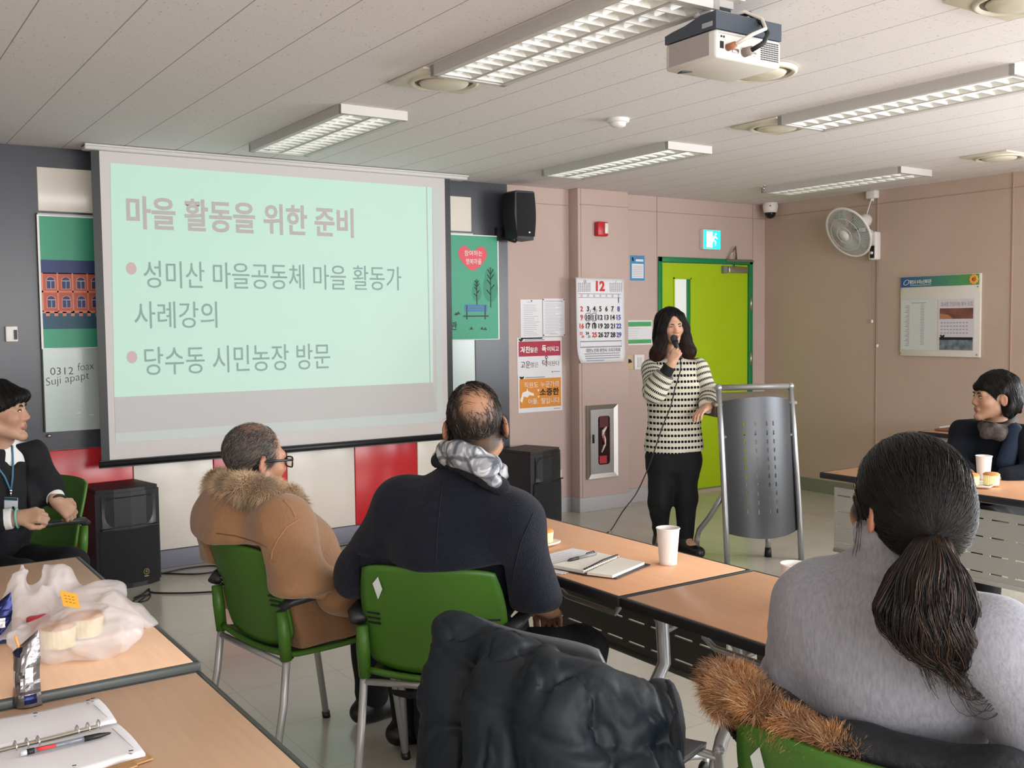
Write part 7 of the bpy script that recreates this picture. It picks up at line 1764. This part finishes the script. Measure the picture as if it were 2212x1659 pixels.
wt = MB(); wt.tube([J['wl'] - d_ * .004 + (b1 * math.cos(a) + b2 * math.sin(a)) * .034 for a in np.linspace(0, 2 * PI, 20, endpoint=False)], .006, M_BLACK, seg=8, closed=True); wt.build('watch', young)
M_LAN = mat('lanyard_blue', '#3F6E8C', .6); chest = lambda px, py: c.trace(px, py, 2.5, 6)
lp_ = [on(26, 962), on(28, 1000), on(27, 1030), on(24, 1056, .008)]; lp2 = [on(-25, 975), on(-8, 1005), on(10, 1030), on(21, 1056, .008)]
MB().tube(lp_, .0045, M_LAN, seg=6).tube(lp2, .0045, M_LAN, seg=6).build('lanyard', young)
MB().sphere(on(23, 1060, .012), .008, M_CHROME, 10, 8).tube([on(23, 1060, .012), on(23, 1072, .012)], .005, M_CHROME, seg=6).build('lanyard_clip', young)
bg = MB(); bx_ = unit(ux_ * .97 + UZ * -.06); bz_ = unit(UZ + ux_ * .06); o_ = on(9, 1099, .016); kd = float((CAM_R.T @ (o_ - V(0, 0, CAM_H)))[2]) - .03
o_ = A(9, 1099, kd); nn = np.cross(bx_, bz_)
bg.prism([(0, 0), (.054, 0), (.054, .048), (0, .048)], o_, bx_, bz_, -nn, .003, mat('badge_white', '#D5DBE2', .3)).prism([(0, .036), (.054, .036), (.054, .048), (0, .048)], o_ + nn * .0012, bx_, bz_, nn, .0006, mat('badge_teal', '#1F4A55', .4)).prism([(.032, 0), (.044, 0), (.042, .012), (.034, .012)], o_ + nn * .0012, bx_, bz_, nn, .0006, M_INK); bg.build('name_badge', young)
W = lambda x, y_, z: hc + Mh @ (V(x, y_, z) * hs)
hr = Soft(); hell(hr, (0, -.018, .042), (.088, .110, .100)); hell(hr, (0, -.055, -.01), (.082, .072, .075), .04); hr.chain([W(-.045, .085, .055), W(.045, .085, .055)], [.026, .026], .03)
hr.plane(W(0, 0, -.018), Mh @ V(0, .50, -.86), .012); hr.post.append(folds(.004, (22, 22, 10), 2))
ho, hv, hf = soft_part(hr, 'hair', M_HAIRB, young, .005, 2, HC)
root = pick(hv, np.ones(len(hv)), 1800)
flow_strands(hr, root, lambda P, t: np.stack([((P - hc) @ Mh)[:, 0] * 4, ((P - hc) @ Mh)[:, 1] * 5, -1 + 0 * P[:, 0]], 1) @ Mh.T, RNG.uniform(.02, .05, len(root)), 'hair_strands', M_HAIR, ho, 6, .001, (.0005, .003), tint(len(root), '#14100E', .4), .12)
legs_cloth(young, J); shoes(young, J)
# ================================================================== LOOSE CLOTHES AND THE PLASTIC BAG
M_PUFF = mat('padded_nylon', '#111C25', .55, spec=.35, bump=.12, bscale=40, var=.10, vscale=6)
jk = Soft()
def P2(px, py, d): return A(px, py, d)
fl2 = unit(V(-math.cos(JACK_A), -math.sin(JACK_A), 0))
# back panel hung over the top of the chair back, hanging on the camera side
jk.chain([P2(985, 1385, 2.38), P2(985, 1500, 2.33), P2(985, 1680, 2.28)], [.060, .085, .10], .05, flat=(fl2, 1.2))
jk.chain([P2(1090, 1420, 2.22), P2(1080, 1540, 2.14), P2(1080, 1720, 2.10)], [.055, .085, .095], .05, flat=(fl2, 1.3))
jk.chain([P2(1190, 1455, 2.10), P2(1190, 1560, 2.04), P2(1200, 1740, 2.02)], [.05, .075, .085], .05, flat=(fl2, 1.3))
jk.chain([P2(975, 1365, 2.42), P2(1070, 1400, 2.32), P2(1170, 1430, 2.20)], [.045, .045, .04], .04)
# right sleeve pushed out to the side with a ribbed cuff
jk.chain([P2(1185, 1470, 2.06), P2(1270, 1500, 2.05), P2(1345, 1555, 2.07), P2(1430, 1560, 2.10)], [.055, .064, .078, .080], .03)
jk.chain([P2(1245, 1640, 2.02), P2(1345, 1670, 2.03), P2(1450, 1690, 2.05)], [.075, .08, .075], .02)
jk.plane(P2(1456, 1560, 2.10), unit(V(.828, -.56, .12)), .015)
def puff(P, d):
    m = np.abs(d) < .06
    if not m.any(): return d
    Q = P[m]; d = d.copy(); r_ = unit(V(.828, -.56, 0)).astype(F32)
    q = Q + F32(.03) * np.stack([vnoise(Q, 9, 1), vnoise(Q, 9, 31), vnoise(Q, 9, 61)], 1)
    sx = Q @ r_; sz = Q[:, 2]; right = sm01(sx, .22, .34)          # the sleeve lies to the right
    a = vnoise(q, (15, 15, 4.0), 5); b = vnoise(q, (22, 22, 8), 12); e = vnoise(q, (38, 38, 16), 40)
    g = .010 * np.exp(-(a / .09) ** 2) + .005 * np.exp(-(b / .10) ** 2) + .0022 * np.exp(-(e / .14) ** 2)
    u = sz + .25 * sx + .02 * vnoise(Q, 8, 3); s2 = np.abs(np.sin(u * 22)); g = g + (1 - right) * .007 * np.exp(-(s2 / .22) ** 2)
    u2 = sx * 1.0 + .12 * sz + .012 * vnoise(Q, 9, 8); g = g + right * .010 * np.exp(-(np.abs(np.sin(u2 * 26)) / .25) ** 2)
    d[m] += (g - .007 * np.abs(vnoise(q, 7, 9)) - .002).astype(F32); return d
jk.post.append(puff)
jk.post.append(chair_cut(JACK_C, JACK_A, -.036, .795, False) if False else (lambda P, d: d))
jacket, jv, jf = soft_part(jk, 'padded_jacket', M_PUFF, None, .0065)
tag(jacket, 'dark blue-green padded jacket draped over the grey chair in front', 'jacket')
hm = Soft(); hm.chain([P2(1444, 1535, 2.10), P2(1447, 1570, 2.095), P2(1450, 1605, 2.09)], [.062, .070, .064], .03, flat=(unit(V(.828, -.56, 0)), 2.6)); hm.post.append(lambda P, d: d - F32(.0016) * np.sin(P @ unit(V(.828, -.56, .15)).astype(F32) * 900).astype(F32))
soft_part(hm, 'ribbed_cuff', mat('ribbed_cuff', '#10151B', .8), jacket, .004, 1)

# coat with fox fur trim hung inside the green chair behind the woman in grey
cb = Soft(); ca_, sa_ = math.cos(PONY_A), math.sin(PONY_A)
def PC(x, y_, z): return V(PONY_C[0] + x * ca_ - y_ * sa_, PONY_C[1] + x * sa_ + y_ * ca_, z)
cb.chain([PC(-.20, .20, .80), PC(-.22, 0, .78), PC(-.20, -.22, .78)], [.05, .045, .06], .04); cb.chain([PC(-.20, .19, .76), PC(-.16, .20, .52)], [.04, .04], .04); cb.chain([PC(-.20, -.24, .78), PC(-.10, -.31, .70), PC(-.08, -.33, .50)], [.06, .07, .07], .05); cb.cone(A(1610, 1470, 1.92), A(1680, 1560, 1.86), .028, .04, .03)
cb.post.append(folds(.008, (9, 9, 7), 8)); cb.post.append(chair_cut(PONY_C, PONY_A, .0, .80))
coat2, _, _ = soft_part(cb, 'hung_coat', mat('black_coat_nylon', '#12151B', .6, bump=.3, bscale=80), None, .007)
tag(coat2, 'black coat with fox fur trim hung over the chair of the woman in grey', 'coat')
ft = Soft(); ft.chain([A(1560, 1475, 1.90), A(1585, 1500, 1.86), A(1640, 1545, 1.80), A(1705, 1585, 1.74), A(1780, 1612, 1.69), A(1850, 1635, 1.65)], [.034, .040, .036, .030, .024, .016], .02)
ft.post.append(chair_cut(PONY_C, PONY_A, .0, .80))
fur_part(ft, 'fur_trim', coat2, 15000, .026, lambda p, n: np.clip(np.where(RNG.rand(n, 1) < .12, L3('#E3C79C')[None], L3('#A8713C')[None]) * (1 + .6 * vnoise(p.astype(F32), 26, 3)[:, None]) * (1 + RNG.uniform(-.3, .3, (n, 1))), 0, 1), .1, .006, .00055, '#7A4E28')

# translucent carrier bag of cakes
zb = .7365
bg = Soft(); d0 = 2.52
def PB(px, py, d): return A(px, py, d)
bg.ell(at(175, 1375, z=zb + .045) + V(.0, .045, 0), (.15, .12, .062), np.array(Matrix.Rotation(math.radians(-34), 3, 'Z')), .03)
bg.chain([PB(60, 1340, 2.56), PB(55, 1270, 2.60), PB(48, 1222, 2.62)], [.078, .046, .020], .02, flat=(fw_, 1.5)); bg.chain([PB(60, 1320, 2.60), PB(120, 1255, 2.66), PB(98, 1224, 2.66)], [.062, .040, .016], .02, flat=(fw_, 1.5)); bg.chain([PB(130, 1280, 2.66), PB(185, 1310, 2.66)], [.035, .05], .04, flat=(fw_, 1.4))
bg.chain([PB(170, 1340, 2.58), PB(235, 1290, 2.66), PB(258, 1268, 2.68)], [.072, .05, .022], .02, flat=(fw_, 1.4)); bg.chain([PB(240, 1330, 2.60), PB(290, 1345, 2.62), PB(322, 1350, 2.63)], [.06, .042, .018], .02); bg.chain([PB(40, 1370, 2.50), PB(5, 1385, 2.47)], [.05, .03], .03)
bg.ell(PB(78, 1252, 2.60), V(.022, .05, .030), np.array(Matrix.Rotation(math.radians(-34), 3, 'Z')), .01, 's')
def crinkle(P, d):
    m = np.abs(d) < .06
    if not m.any(): return d
    Q = P[m]; d = d.copy(); q = Q + F32(.03) * np.stack([vnoise(Q, 8, 1), vnoise(Q, 8, 11), vnoise(Q, 8, 21)], 1)
    a = np.abs(vnoise(q, (10, 10, 6), 4)); b = np.abs(vnoise(q, (21, 21, 13), 7)); e = np.abs(vnoise(q, 44, 17))
    d[m] += (.030 * a + .014 * b + .005 * e - .012).astype(F32); return d
bg.post.append(crinkle); bg.plane(V(0, 0, zb + .001), -UZ, .004)
M_BAG = mat('bag_film', '#E9E4E5', .30, spec=.5, alpha=.44)
bag, bv, bf = soft_part(bg, 'carrier_bag', M_BAG, None, .005, 1)
tag(bag, 'translucent white plastic carrier bag slumped on the pale left table', 'bag')
for k, (px, py, r_, lb) in enumerate(((185, 1360, .042, 'right yellow sponge cake glowing through the carrier bag'), (125, 1385, .040, 'left yellow sponge cake inside the carrier bag'))):
    p_ = at(px, py, z=zb + .03); cake((p_[0] + .01, p_[1] + .05, zb + .004), lb, r_, .05, k * .8)
p_ = at(90, 1352, z=zb + .04); tag(MB().box((p_[0], p_[1] + .05, zb + .03), (.05, .035, .05), mat('red_wrapper', '#B8323C', .4), rot=.4, bevel=.008).build('snack_packet'), 'small red snack packet showing through the carrier bag', 'packet')
sp_ = [bg.trace(px, py, 1.5, 4) for px, py in ((130, 1275), (166, 1283), (174, 1314), (136, 1309))]
if all(p is not None for p in sp_):
    cc = sum(sp_) / 4; n_ = unit(np.cross(sp_[1] - sp_[0], sp_[3] - sp_[0])); vw = unit(cc - V(0, 0, CAM_H)); n_ = n_ if n_ @ vw < 0 else -n_
    cs = [A(px, py, 2.50) for px, py in ((129, 1275), (166, 1283), (174, 1315), (137, 1309))]
    dm = min(float((CAM_R.T @ (p - V(0, 0, CAM_H)))[2]) for p in sp_) - .004
    cs = [A(px, py, dm) for px, py in ((129, 1275), (166, 1283), (174, 1315), (137, 1309))]
    st = MB().add(cs + [p + vw * .0006 for p in cs], [(0, 1, 2, 3), (7, 6, 5, 4), (0, 4, 5, 1), (1, 5, 6, 2), (2, 6, 7, 3), (3, 7, 4, 0)], mat('sticky_note', '#F3B13A', .7))
    for k in range(3):
        a_ = cs[0] * .72 + cs[3] * .28 if k == 0 else cs[0] * (.72 - .2 * k) + cs[3] * (.28 + .2 * k); b_ = cs[1] * (.72 - .2 * k) + cs[2] * (.28 + .2 * k)
        for j in range(3): st.tube([a_ + (b_ - a_) * (.2 + .22 * j) - vw * .0006, a_ + (b_ - a_) * (.33 + .22 * j) - vw * .0006], .0008, mat('note_ink', '#A8762A', .8), seg=4)
    tag(st.build('sticky_note'), 'orange sticky note stuck on the carrier bag', 'note')
